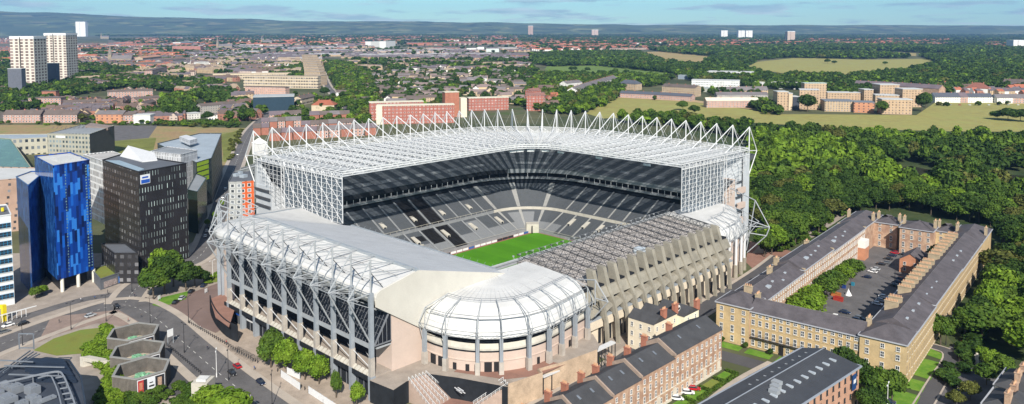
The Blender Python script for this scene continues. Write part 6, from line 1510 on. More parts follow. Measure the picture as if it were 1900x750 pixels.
# ---- shrub banks, hedges
def shrub(name, label, pts, r, h, tone, n=900, leaf=.09, stuff=True):
    Vs = []; rr = np.random.RandomState(len(label))
    for (x, y) in pts:
        v = crown_arrays(rr.randint(999), n, leaf, 10); a = rr.rand()*6; c, s = math.cos(a), math.sin(a)
        k = r*rr.uniform(.8, 1.2); Vs.append(np.stack([(v[:, 0]*c-v[:, 1]*s)*k+x, (v[:, 0]*s+v[:, 1]*c)*k+y, v[:, 2]*h/2*rr.uniform(.7, 1.15)-.3*h*.3], -1))
    o = link(name, quad_mesh(name, np.concatenate(Vs), [LEAF[tone]])); tag(o, label, None, None, 'stuff'); return o
br = random.Random(3)
def fill(poly, n):
    xs = [q[0] for q in poly]; ys_ = [q[1] for q in poly]; out = []
    while len(out) < n:
        a, b = br.uniform(min(xs), max(xs)), br.uniform(min(ys_), max(ys_))
        if inpoly(a, b, poly): out.append(P(a, b))
    return out
shrub('shrubbery', 'bright green bank of bushes beside the poster shafts', fill([(150, 655), (200, 612), (215, 640), (222, 700), (228, 760), (190, 800), (185, 740), (190, 690)], 70), 3.0, 4.2, 2, 700, .07)
shrub('shrubbery', 'green bushes below the poster shafts', fill([(230, 735), (300, 722), (365, 712), (370, 780), (240, 800)], 44), 3.0, 3.6, 1, 700, .07)
shrub('shrubbery', 'darker bushes on the bank by the lawn', fill([(165, 650), (190, 625), (205, 640), (190, 665)], 9), 2.2, 3, 1, 420, .10)
shrub('shrubbery', 'rough bushes along the far edge of the waste ground', fill([(290, 228), (450, 226), (450, 233), (290, 235)], 60), 4, 5, 1, 90, .22)
shrub('shrubbery', 'scrub beside the street at the end of the waste ground', fill([(425, 262), (448, 240), (440, 300), (425, 300)], 22), 3, 3.6, 3, 120, .2)
shrub('shrubbery', 'green bank at the foot of the park trees', fill([(1392, 475), (1440, 470), (1520, 440), (1570, 400), (1520, 430), (1430, 455)], 26), 3.2, 5, 1, 200, .16)
shrub('shrubbery', 'low bushes behind the small car park', fill([(370, 520), (425, 497), (428, 508), (380, 530)], 14), 1.8, 2, 2, 300, .13)
def hedge(label, a, b, w=1.0, h=1.3, tone=1):
    L = math.hypot(b[0]-a[0], b[1]-a[1]); n = int(L*60); r = np.random.RandomState(int(L*10)+len(label)); t = r.rand(n); u = (r.rand(n)-.5)*w; z = h*r.rand(n)**.6
    dx, dy = (b[0]-a[0])/L, (b[1]-a[1])/L; p = np.stack([a[0]+(b[0]-a[0])*t-dy*u, a[1]+(b[1]-a[1])*t+dx*u, z], -1)
    nr = r.randn(n, 3); nr[:, 2] = abs(nr[:, 2]); nr /= np.linalg.norm(nr, axis=1)[:, None]; tt = np.cross(nr, r.randn(n, 3)); tt /= np.linalg.norm(tt, axis=1)[:, None]; bb = np.cross(nr, tt); s = .16
    V = np.stack([p-tt*s-bb*s, p+tt*s-bb*s, p+tt*s+bb*s, p-tt*s+bb*s], 1).reshape(-1, 3)
    o = link('hedge', quad_mesh('hedge', V, [LEAF[tone]])); tag(o, label, 'hedge', 'clipped garden hedges'); return o
G0 = -121
for k, (y0, y1) in enumerate(((226, 233), (217, 225), (208, 216), (197, 206))):
    sheet('garden_lawn', [(XF+1.5, y0), (G0, y0), (G0, y1), (XF+1.5, y1)], .1, LAWN if k != 1 else LAWNY, img=False)
    hedge(['hedge of the garden next to the street corner', 'hedge of the second garden from the street corner', 'hedge of the garden behind the parked white cars', 'hedge of the garden at the lower end'][k], (G0, y0), (G0, y1), 1.1, 1.4)
    hedge(['side hedge of the corner garden', 'side hedge of the second garden', 'side hedge by the white cars', 'side hedge at the lower end'][k], (XF+2, y1), (G0, y1), .9, 1.2, 1)
for k in range(4): u0 = 2+k*11; sheet('garden_lawn', [TT(u0, -6.5), TT(u0+9, -6.5), TT(u0+9, -1.6), TT(u0, -1.6)], .1, LAWN, img=False)
for k in range(5):
    q = TT(3+k*9, -2.2); tree(q[0], q[1], 1.3, 2.4, 0, ['clipped dark bush at the terrace garden corner', 'clipped bush left of the terrace door', 'clipped bush right of the terrace door', 'round bush under the balcony', 'round bush at the end of the terrace garden'][k], 'clipped bushes before the terrace', name='round_bush', tall=.95)
shrub('leafy_park_edge', 'dense undergrowth at the foot of the park trees beside the terrace', [TT(72+br.uniform(0, 5), 10+br.uniform(0, 160)) for k in range(50)], 3, 4.5, 0, 220, .16)
# ================================================================ housing, halls and the far town
def seg(p, q, h, depth, wall, roof, name, label, cat='flats', group=None, kind='flat', zr=3.0, extra=None):
    """block whose front foot runs between two ground points, with its depth going away from the camera"""
    a, b = P(*p), P(*q); dx, dy = b[0]-a[0], b[1]-a[1]; L = math.hypot(dx, dy); nx, ny = -dy/L, dx/L
    if nx*(a[0])+ny*(a[1]) < 0: nx, ny = -nx, -ny
    cx, cy = (a[0]+b[0])/2+nx*depth/2, (a[1]+b[1])/2+ny*depth/2; an = math.atan2(dy, dx)
    t = thing(name, label, cat, (cx, cy, 0), group); mb = MB(); mb.obox(cx, cy, 0, h, L, depth, an); mb.build('wall', [wall], t)
    mb = MB()
    if kind == 'flat': mb.obox(cx, cy, h+.02, h+.8, L+.8, depth+.8, an)
    else: mb.gable(cx, cy, h-.02, h, h+zr, L, depth, an, 0, 1, hip=0 if kind == 'gable' else .8, over=.5)
    rf = mb.build('roof', [roof] if kind == 'flat' else [wall, roof], t)
    if kind != 'flat' and L > 14:
        mb = MB(); n = max(1, int(L/14))
        for k in range(n): f = (k+.5)/n-.5; mb.obox(cx+math.cos(an)*L*f, cy+math.sin(an)*L*f, h, h+zr+1.2, 1.6, .9, an)
        mb.build('chimney', [BRKR], rf)
    return t, rf, (a, b, cx, cy, an, L)
PKB = FM('pink_brick_flats', (.42, .23, .18), (.04, .04, .05), 4.0, 3.2, .42, .5, trim=(.70, .68, .66))
TNB = FM('tan_brick_flats', (.48, .35, .22), (.05, .05, .06), 3.6, 3.0, .4, .45, trim=(.5, .45, .38))
CRF = FM('cream_flats', (.54, .45, .33), (.06, .055, .06), 5.2, 5.6, .72, .42)
RDF = FM('red_brick_hall', (.34, .125, .095), (.14, .10, .10), 4.6, 3.9, .36, .36, trim=(.62, .44, .40))
TWF = FM('tower_flats_wall', (.62, .58, .51), (.09, .06, .055), 9.5, 5.6, .42, .5, trim=(.34, .27, .23), jit=0)
GRF = FM('grey_brick_flats', (.36, .33, .30), (.05, .05, .06), 3.4, 3.0, .45, .45, trim=(.6, .58, .55))
ORF = FM('orange_brick_flats', (.50, .24, .14), (.05, .04, .05), 6, 3.6, .3, .4)
TNH = FM('tan_hall_wall', (.47, .34, .225), (.05, .04, .04), 4.3, 3.6, .34, .42)
WHF = FM('white_band_wall', (.68, .68, .66), (.12, .14, .16), 5, 4.2, .75, .3)
WHT = FM('white_house_wall', (.74, .72, .68), (.10, .10, .11), 3.6, 3.2, .35, .45)
DRF = M('dark_brown_roof', (.13, .105, .095), .9, .2, .1); RDR = M('red_tile_roof', (.33, .11, .065), .9, .2, .1); CRR = M('cream_roof', (.66, .62, .50), .8, .1, .1); GYR = M('grey_tile_roof', (.17, .155, .16), .9, .2, .1); PUR = M('purple_slate_roof', (.155, .125, .14), .9, .2, .1)
# tower blocks
def tower_block(px, py, w, ytop, label, wall=None, depth=20, g='tall pale tower blocks'):
    a = P(px, py); D = math.hypot(*a); h = Zat(px, ytop, *a)
    t, rf, (a, b, cx, cy, an, L) = seg((px, py), (px+w, py), h, depth, wall or TWF, M('white_parapet', (.72, .73, .74), .6, .05), 'tower_block', label, 'tower block', g)
    mb = MB(); f = .42; x, y = lerp(a[0], b[0], f), lerp(a[1], b[1], f); mb.obox(x, y, 0, h, 1.8, 1.2, an); mb.build('recess_shade_strip', [M('recess_shade_strip', (.05, .045, .04), .8, .1)], t)  # plain dark strip, the shade of a vertical recess put into colour
    mb = MB(); mb.obox(cx, cy, h-3.5, h+1.5, L+1, depth+1, an); mb.build('parapet', [M('white_parapet', (.72, .73, .74), .6, .05)], rf); return t
tower_block(22, 166, 44, 69, 'pale tower block with the dark low annex, nearer the picture edge', depth=40)
tower_block(85, 150, 40, 63, 'pale tower block standing beside the first one', depth=45)
tower_block(141, 68, 18, 40.5, 'lone white tower block on the hill', M('white_tower_wall', (.80, .80, .78), .7, .05), 60)
for px, py, w, yt, lab, c in ((980, 66.5, 9, 48, 'brown tower block far off above the masts', (.42, .3, .24)), (1098, 67, 12, 55.5, 'small pinkish tower block on the skyline', (.5, .38, .33)), (1338, 70.5, 12, 57, 'first of the three white tower blocks on the skyline', (.72, .7, .68)), (1370, 71, 12, 57, 'middle white tower block on the skyline', (.72, .7, .68)), (1384, 71, 12, 57, 'last white tower block on the skyline', (.76, .74, .72)), (1461, 77, 14, 58.5, 'brown tower block beyond the far woods', (.48, .38, .32)), (1880, 92, 20, 75, 'white block at the far edge beyond the woods', (.72, .7, .68))):
    tower_block(px, py, w, yt, lab, M('far_tower_%d' % px, c, .8, .1), 60, 'far tower blocks')
# low annexes, shade put into their dark wall colour
for px, py, w, yt in ((16, 176, 34, 128), (80, 158, 34, 118)): seg((px, py), (px+w*.75, py), Zat(px, yt, *P(px, py)), 12, M('shaded_blue_grey_wall', (.12, .13, .16), .8, .15), PALER, 'tower_annex', 'lower annex, toned dark as if shaded, in front of a pale tower block', 'annex', 'annexes of the pale tower blocks')
BL = [ # p, q, h, depth, wall, roof, kind, zr, name, label
 ((6, 228), (75, 228), 10, 14, PKB, DRF, 'gable', 5, 'row_house', 'pink brick row with white windows at the waste ground edge', 'row'),
 ((81, 228), (143, 228), 10, 14, PKB, DRF, 'gable', 5, 'row_house', 'second pink brick row along the waste ground', 'row'),
 ((178, 229), (228, 229), 11, 16, ORF, GYR, 'gable', 4, 'orange_house', 'orange brick double gabled house by the waste ground', 'house'),
 ((229, 229), (248, 229), 10, 15, PKB, DRF, 'gable', 3, 'brick_house', 'brown brick house between the orange and white ones', 'house'),
 ((248, 229.5), (279, 229.5), 10, 15, M('white_render', (.75, .74, .70), .8, .1), PALER, 'flat', 0, 'white_house', 'plain white flat roofed house by the waste ground', 'house'),
 ((53, 199), (113, 199), 13, 14, PKB, DRF, 'flat', 0, 'brick_flats', 'red brick flats with a white end behind the rows', 'flats'),
 ((118, 205), (176, 203), 11, 12, PKB, DRF, 'gable', 3, 'brick_flats', 'pink terrace flats stepping beside the green', 'flats'),
 ((78, 186), (104, 186), 14, 10, M('red_brick', (.36, .15, .10), .9, .2, .3), DRF, 'flat', 0, 'brick_block', 'small red brick block above the terrace', 'block'),
 ((200, 186), (284, 183), 13, 12, PKB, DRF, 'gable', 3, 'brick_flats', 'long pink terrace flats in the middle of the estate', 'flats'),
 ((252, 197), (298, 193), 10, 12, PKB, DRF, 'gable', 3, 'brick_flats', 'short pink flats before the long terrace', 'flats'),
 ((165, 160), (190, 165), 14, 14, PKB, DRF, 'flat', 0, 'brick_block', 'dark roofed brick block beside the park trees', 'block'),
 ((210, 205), (232, 196), 9, 12, GRF, DRF, 'gable', 3, 'estate_house', 'stepped estate houses climbing by the green', 'house'),
 ((270, 205), (290, 199), 9, 12, TNB, DRF, 'gable', 3, 'estate_house', 'tan estate houses near the big tree', 'house'),
 ((374, 214), (440, 208), 12, 14, GRF, DRF, 'gable', 3, 'grey_flats', 'grey brick block behind the waste ground bushes', 'flats'),
 ((352, 222), (372, 220), 7, 12, WHT, PALER, 'flat', 0, 'white_house', 'small white flat roofed building by the scrub', 'house'),
 ((385, 223), (440, 220), 6, 12, WHT, GYR, 'flat', 0, 'grey_shed', 'low grey and white sheds behind the scrub', 'shed'),
 ((395, 148), (540, 146), 13, 12, CRF, M('pale_brown_roof', (.40, .33, .26), .9, .1), 'flat', 0, 'cream_flats', 'long cream flats with balconies on the hillside', 'flats'),
 ((452, 163), (590, 165), 23, 14, CRF, M('pale_brown_roof', (.40, .33, .26), .9, .1), 'flat', 0, 'cream_flats', 'tall stretch of cream flats above the sports hall', 'flats'),
 ((404, 170), (440, 168), 12, 12, PKB, DRF, 'flat', 0, 'pink_flats', 'pink and white low flats left of the cream stretch', 'flats'),
 ((455, 176), (530, 178), 14, 12, FM('pink_white_flats', (.55, .33, .26), (.10, .08, .08), 4, 3.6, .4, .4, trim=(.7, .62, .56)), DRF, 'flat', 0, 'pink_flats', 'pink and white flats in front of the cream stretch', 'flats'),
 ((470, 208), (546, 206), 20, 40, M('dark_blue_cladding', (.02, .045, .07), .5, .15), M('pale_ribbed_roof', (.42, .44, .45), .7, .1), 'flat', 0, 'sports_hall', 'dark blue sports hall with a pale roof', 'hall'),
 ((578, 207), (620, 207), 9, 22, M('buff_wall', (.55, .46, .33), .9, .1), RDR, 'hip', 6, 'red_roofed_house', 'buff house under a wide red hipped roof', 'house'),
 ((560, 196), (585, 190), 10, 14, CRF, DRF, 'gable', 4, 'gabled_house', 'cream gabled house near the sports hall', 'house'),
 ((320, 96), (372, 96), 26, 40, RDF, M('pinkish_roof', (.42, .28, .24), .9, .1), 'flat', 0, 'brick_school', 'large red brick school on the hill', 'school'),
 ((335, 84), (365, 82), 18, 50, M('white_render', (.75, .74, .70), .8, .1), PALER, 'flat', 0, 'white_hall', 'white hall behind the red brick school', 'hall'),
 ((368, 126), (388, 125), 16, 20, WHT, PALER, 'flat', 0, 'white_house', 'white fronted house on the hillside', 'house'),
 ((265, 118), (300, 114), 18, 24, TNB, M('terracotta_roof', (.45, .25, .17), .9, .1), 'gable', 5, 'tan_flats', 'tan block with a terracotta roof near the church', 'flats'),
 ((300, 122), (345, 118), 14, 20, GRF, DRF, 'gable', 4, 'brick_flats', 'brown roofed row beside the terracotta block', 'flats'),
 ((222, 128), (300, 126), 13, 16, TNB, DRF, 'gable', 4, 'tan_flats', 'long tan flats with balconies below the church', 'flats'),
 ((283, 148), (310, 140), 20, 16, PKB, DRF, 'flat', 0, 'stepped_flats', 'stepped pink flats between the tree groups', 'flats'),
 ((612, 68), (640, 67), 14, 60, M('white_render', (.75, .74, .70), .8, .1), PALER, 'flat', 0, 'white_hall', 'long white hall on the far ridge', 'hall'),
 ((688, 88), (716, 87), 34, 40, M('white_render', (.75, .74, .70), .8, .1), PALER, 'flat', 0, 'white_office', 'white office block rising over the slate roofs', 'office'),
 ((716, 90), (734, 89), 40, 40, M('off_white_wall', (.66, .66, .64), .8, .1), PALER, 'flat', 0, 'white_office', 'off white block joined to the white office', 'office'),
 ((866, 96), (884, 96), 16, 40, M('white_render', (.75, .74, .70), .8, .1), PALER, 'flat', 0, 'white_shed', 'white shed in a group of three beyond the slate roofs', 'shed'),
 ((886, 96), (898, 96), 22, 40, M('bright_white_wall', (.82, .82, .82), .7, .05), PALER, 'flat', 0, 'white_shed', 'brightest tall white shed of the group of three', 'shed'),
 ((902, 97), (926, 97), 16, 40, M('pale_green_wall', (.55, .60, .58), .8, .1), PALER, 'flat', 0, 'white_shed', 'pale greenish shed of the group of three', 'shed'),
 ((745, 132), (800, 134), 10, 24, GRF, DRF, 'flat', 0, 'brown_hall', 'low brown roofed hall among dark trees', 'hall'),
 ((977, 206), (1010, 206), 22, 14, RDF, M('dusky_red_roof', (.25, .13, .11), .9, .1), 'gable', 3, 'red_flats', 'red brick flats half hidden by trees behind the masts', 'flats'),
 ((985, 190), (1004, 188), 18, 12, RDF, M('dusky_red_roof', (.25, .13, .11), .9, .1), 'gable', 3, 'red_flats', 'upper red brick flats behind the masts', 'flats'),
 ((686, 224), (786, 221), 22, 14, RDF, CRR, 'flat', 0, 'red_hall', 'rear long red brick hall with a cream roof', 'halls'),
 ((870, 206), (944, 204), 17.5, 14, RDF, CRR, 'flat', 0, 'red_hall', 'separate red brick hall with a cream roof toward the wood', 'halls'),
 ((1052, 173), (1080, 170), 17, 16, WHT, GYR, 'gable', 4, 'white_villa', 'white villa with a grey roof above the curved row', 'house'),
 ((1311, 200), (1408, 200), 187, 18, PKB, CRR, 'gable', 4, 'long_brick_hall', 'long pink brick hall with a cream roof and blue door', 'hall'),
 ((1150, 181), (1216, 184), 7, 16, PKB, M('blue_slate', (.09, .10, .125), .8, .15), 'gable', 4, 'stable_row', 'low row with a dark slate roof at the moor edge', 'row'),
 ((1214, 184), (1282, 188), 7, 16, PKB, M('blue_slate', (.09, .10, .125), .8, .15), 'gable', 4, 'stable_row', 'second low dark roofed row at the moor edge', 'row'),
 ((1228, 176), (1290, 180), 15, 20, TNB, DRF, 'gable', 4, 'brick_barrack', 'tan brick barrack behind the low dark rows', 'barrack'),
 ((1148, 166), (1180, 168), 12, 20, TNB, M('blue_slate', (.09, .10, .125), .8, .15), 'hip', 6, 'slate_house', 'slate roofed tan house at the end of the barrack', 'house'),
 ((1283, 163), (1372, 165), 149, 30, WHF, PALER, 'flat', 0, 'white_college', 'white banded college block in front', 'college'),
 ((1312, 147), (1396, 149), 133, 40, WHF, PALER, 'flat', 0, 'white_college', 'upper white college block behind the banded one', 'college'),
 ((1258, 147), (1312, 149), 140, 30, M('blue_grey_wall', (.25, .30, .36), .7, .1), M('grey_blue_roof', (.38, .43, .46), .7, .1), 'flat', 0, 'college_hall', 'low blue grey hall beside the white college', 'hall'),
 ((1245, 169), (1315, 171), 163, 26, M('sage_wall', (.36, .38, .34), .8, .1), M('sage_roof', (.36, .40, .37), .8, .1), 'flat', 0, 'long_low_hall', 'long low sage green hall before the college', 'hall'),
 ((1330, 183), (1425, 183), 176, 16, GRF, GYR, 'gable', 4, 'grey_house_group', 'grey roofed row beyond the long brick hall', 'row'),
 ((1335, 174), (1425, 173), 168, 14, TNB, GYR, 'gable', 6, 'grey_house_group', 'second grey roofed row beyond the long brick hall', 'row'),
 ((1400, 164), (1480, 166), 153, 24, WHF, M('white_ridged_roof', (.70, .68, .62), .7, .1), 'flat', 0, 'ridged_roof_hall', 'hall with a long white ridged roof', 'hall'),
 ((1438, 157), (1525, 159), 149, 24, GRF, M('brown_grey_roof', (.22, .19, .18), .8, .1), 'flat', 0, 'grey_hall', 'grey hall with a turquoise roof edge', 'hall'),
 ((1442, 205), (1462, 205), 171, 18, TNH, PALER, 'flat', 0, 'brick_hall', 'tan brick hall at the near end of the student blocks', 'halls'),
 ((1463, 205), (1470, 205), 174, 16, M('pale_brick', (.60, .47, .33), .9, .1), PALER, 'flat', 0, 'stair_tower', 'narrow pale stair tower of the student blocks', 'tower'),
 ((1471, 204), (1483, 204), 180, 18, M('dark_glass_link', (.05, .06, .08), .4, .2), PALER, 'flat', 0, 'glass_link', 'dark glass link between two student blocks', 'link'),
 ((1483, 203), (1519, 204), 167, 20, TNH, PALER, 'flat', 0, 'brick_hall', 'tall tan brick student block with a grey lift tower', 'halls'),
 ((1492, 192), (1533, 192), 155, 14, TNH, M('verdigris_roof', (.45, .55, .50), .6, .1), 'flat', 0, 'brick_hall', 'tallest pink brick student block with pale green edges', 'halls'),
 ((1535, 190), (1605, 191), 172, 18, TNH, PALER, 'flat', 0, 'brick_hall', 'long low tan student block at the back', 'halls'),
 ((1530, 207), (1585, 208), 188, 30, TNB, M('dark_flat_roof', (.18, .2, .23), .7, .1), 'flat', 0, 'dining_hall', 'grey and white dining hall of the student blocks', 'hall'),
 ((1584, 209), (1622, 210), 190, 24, ORF, M('dark_flat_roof', (.18, .2, .23), .7, .1), 'flat', 0, 'brick_hall', 'low orange brick block with recessed windows', 'halls'),
 ((1603, 192), (1620, 192), 167, 20, TNH, PALER, 'flat', 0, 'brick_hall', 'small square student block in shade', 'halls'),
 ((1624, 198), (1668, 199), 177, 22, TNH, PALER, 'flat', 0, 'brick_hall', 'wide tan student block below the big tower', 'halls'),
 ((1632, 193), (1668, 193), 158, 26, TNH, PALER, 'flat', 0, 'brick_hall', 'big square student tower with a flat cap', 'halls'),
 ((1636, 212), (1692, 213), 185, 22, TNH, PALER, 'flat', 0, 'brick_hall', 'front student block with a glazed stair', 'halls'),
 ((1674, 199), (1711, 199), 166, 24, TNH, PALER, 'flat', 0, 'brick_hall', 'student tower at the end by the dark tree', 'halls'),
 ((1585, 168), (1660, 172), 12, 20, TNB, PUR, 'gable', 6, 'slate_row', 'purple slated row behind the student blocks', 'row'),
 ((1660, 172), (1742, 178), 12, 20, BRKP, PUR, 'gable', 6, 'slate_row', 'second purple slated row ending in a red gable', 'row'),
 ((1735, 191), (1782, 191), 9, 18, WHT, M('blue_slate', (.09, .10, .125), .8, .15), 'gable', 6, 'white_row', 'white gabled houses facing the moor', 'row'),
 ((1782, 191), (1796, 191), 9.4, 18, PKB, PUR, 'gable', 6, 'white_row', 'single pink house in the white row', 'row'),
 ((1796, 191), (1843, 191), 9, 18, WHT, M('blue_slate', (.09, .10, .125), .8, .15), 'gable', 5, 'white_row', 'plain white houses in the middle of the moor row', 'row'),
 ((1850, 192), (1880, 192), 8.6, 18, WHT, GYR, 'gable', 5, 'white_row', 'white houses at the end of the moor row', 'row'),
 ((1880, 192), (1960, 193), 8.6, 18, PKB, GYR, 'gable', 5, 'white_row', 'pink and white houses at the edge of the picture', 'row'),
 ((1790, 176), (1832, 178), 12, 30, M('white_render', (.75, .74, .70), .8, .1), M('brown_red_roof', (.24, .10, .075), .9, .15), 'hip', 9, 'hipped_house', 'house with a large red brown hipped roof', 'house'),
 ((1860, 164), (1900, 166), 12, 22, TNB, DRF, 'gable', 6, 'estate_house', 'brown roofed houses among the far trees', 'house'),
 ((1712, 142), (1728, 143), 12, 14, WHT, PALER, 'flat', 0, 'white_house', 'small white house deep in the far woods', 'house'),
]
for p, q, h, d, wl, rf_, kd, zr, nm, lab, cat in BL: seg(p, q, h if h < 60 else Zat(p[0], h, *P(*p)), d, wl, rf_, nm, lab, cat, None, kd, zr)
# long red halls with the stair tower
t, rf, (a, b, cx, cy, an, L) = seg((700, 231), (843, 228), 22, 14, RDF, CRR, 'red_hall', 'front long red brick hall with a cream roof and white ends', 'halls')
mb = MB(); mb.obox(a[0], a[1]+3, 0, 22.5, 7, 9, an); mb.build('white_end', [M('cream_wall', (.66, .60, .48), .8, .1)], t)
t, rf, (a, b, cx, cy, an, L) = seg((826, 218), (852, 217), 32, 14, M('red_brick', (.36, .15, .10), .9, .2, .3), CRR, 'hall_tower', 'red brick tower with cream sides rising over the red halls', 'tower')
mb = MB(); mb.obox(b[0]+2, b[1]+4, 0, 25, 8, 14, an); mb.build('cream_side', [M('cream_wall', (.66, .60, .48), .8, .1)], t)
# curved white row
for k in range(9):
    f = k/8; x, y = lerp(1070, 1136, f), lerp(181, 158, f**.9); seg((x, y), (x+9, y-3.2), 12, 16, WHT, GYR, 'white_row_house', 'grey roofed white house in the row curving down to the wood', 'house', 'white houses in the curving row', 'gable', 5)
# vertical stack of cream flats by the avenue
for k in range(9):
    f = k/8; x, y = lerp(566, 560, f), lerp(158, 112, f**.85); seg((x, y), (x+lerp(30, 20, f), y+1), 20, 20, TNB, M('pale_brown_roof', (.40, .33, .26), .9, .1), 'cream_flats', 'tan flats stepping up beside the avenue', 'flats', 'tan flats stepping up beside the avenue')
# church with its spire
def church(px, py, s, label):
    x, y = P(px, py); t = thing('church', label, 'church', (x, y, 0)); an = YAW+.1
    mb = MB(); mb.gable(x+22*s, y+20*s, 0, 12*s, 20*s, 46*s, 16*s, an, 0, 1); mb.build('nave', [M('soot_stone', (.30, .25, .18), .9, .2), GYR], t)
    mb = MB(); mb.obox(x, y, 0, 22*s, 8*s, 8*s, an); mb.build('tower', [M('soot_stone', (.30, .25, .18), .9, .2)], t)
    mb = MB(); mb.tube((x, y, 22*s), (x, y, 44*s), 5*s, 8, 0, .2); mb.build('spire', [M('spire_slate', (.22, .20, .17), .9, .2)], t)
church(205, 118, 1.35, 'stone church with a short spire among the hill houses'); church(404, 92, 1.5, 'pointed church tower between the roofs and the school'); church(188, 72, 1.6, 'small far church spire near the lone white tower'); church(486, 82, 1.4, 'thin church spire above the red roofs')
# brick houses behind the roof of the stadium and along the street
hr = random.Random(12)
k = 0
for row, (x0, x1, y0, y1, n) in enumerate(((486, 560, 240, 236, 5), (560, 660, 246, 240, 6), (500, 560, 226, 223, 4), (575, 650, 226, 224, 4), (500, 700, 262, 250, 9), (470, 500, 252, 250, 2))):
    for i in range(n):
        f = i/n; x = lerp(x0, x1, f); y = lerp(y0, y1, f); seg((x, y), (x+(x1-x0)/n*.92, y-.5), 8.5, 11, PKB if hr.random() < .5 else M('dusky_red_brick', (.33, .14, .10), .9, .2), hr.choice([DRF, GYR, PUR]), 'brick_house', ['dark roofed brick house behind the near masts', 'brick house in the long street behind the masts', 'brick house near the sports hall', 'brick house below the avenue', 'brick house hidden close behind the lattice roof', 'brick house at the end of the towers street'][row], 'house', 'brick houses behind the lattice roof', 'gable', 4)
# estate houses among the trees beyond the roof
k = 0; placed = []
HP = [(630, 135), (980, 132), (990, 200), (860, 178), (700, 205), (640, 190)]
for n in range(6000):
    px, py = hr.uniform(620, 990), hr.uniform(130, 205)
    if not inpoly(px, py, HP): continue
    x, y = P(px, py)
    if any(math.hypot(x-a, y-b) < 20 for a, b in placed): continue
    if len(placed) > 185: break
    placed.append((x, y)); w = hr.uniform(14, 34); an = hr.choice([YAW+.1, YAW+.1+math.pi/2, YAW-.3]); zone = 'near the red halls' if py > 172 else 'in the middle of the estate' if py > 150 else 'at the top of the estate'; zone += ' beside the avenue' if px < 720 else ' toward the park wood' if px > 880 else ''
    wl = hr.choice([TNB, TNB, CRF, M('plain_tan_wall', (.60, .46, .29), .9, .1), WHT]); rf_ = hr.choice([DRF, DRF, GYR, M('mauve_roof', (.22, .17, .16), .9, .15)])
    wn_ = {'tan_brick_flats': 'tan brick', 'cream_flats': 'cream', 'plain_tan_wall': 'plain tan', 'white_house_wall': 'white'}[wl.name]; rn_ = {'dark_brown_roof': 'dark brown', 'grey_tile_roof': 'grey', 'mauve_roof': 'mauve'}[rf_.name]
    t = thing('estate_house', f'{wn_} house, {rn_} roof, {zone}', 'house', (x, y, 0), f'tan estate houses {zone}'); mb = MB(); mb.gable(x, y, 0, 6.5, 10.5, w, 11, an, 0, 1); mb.build('body', [wl, rf_], t)
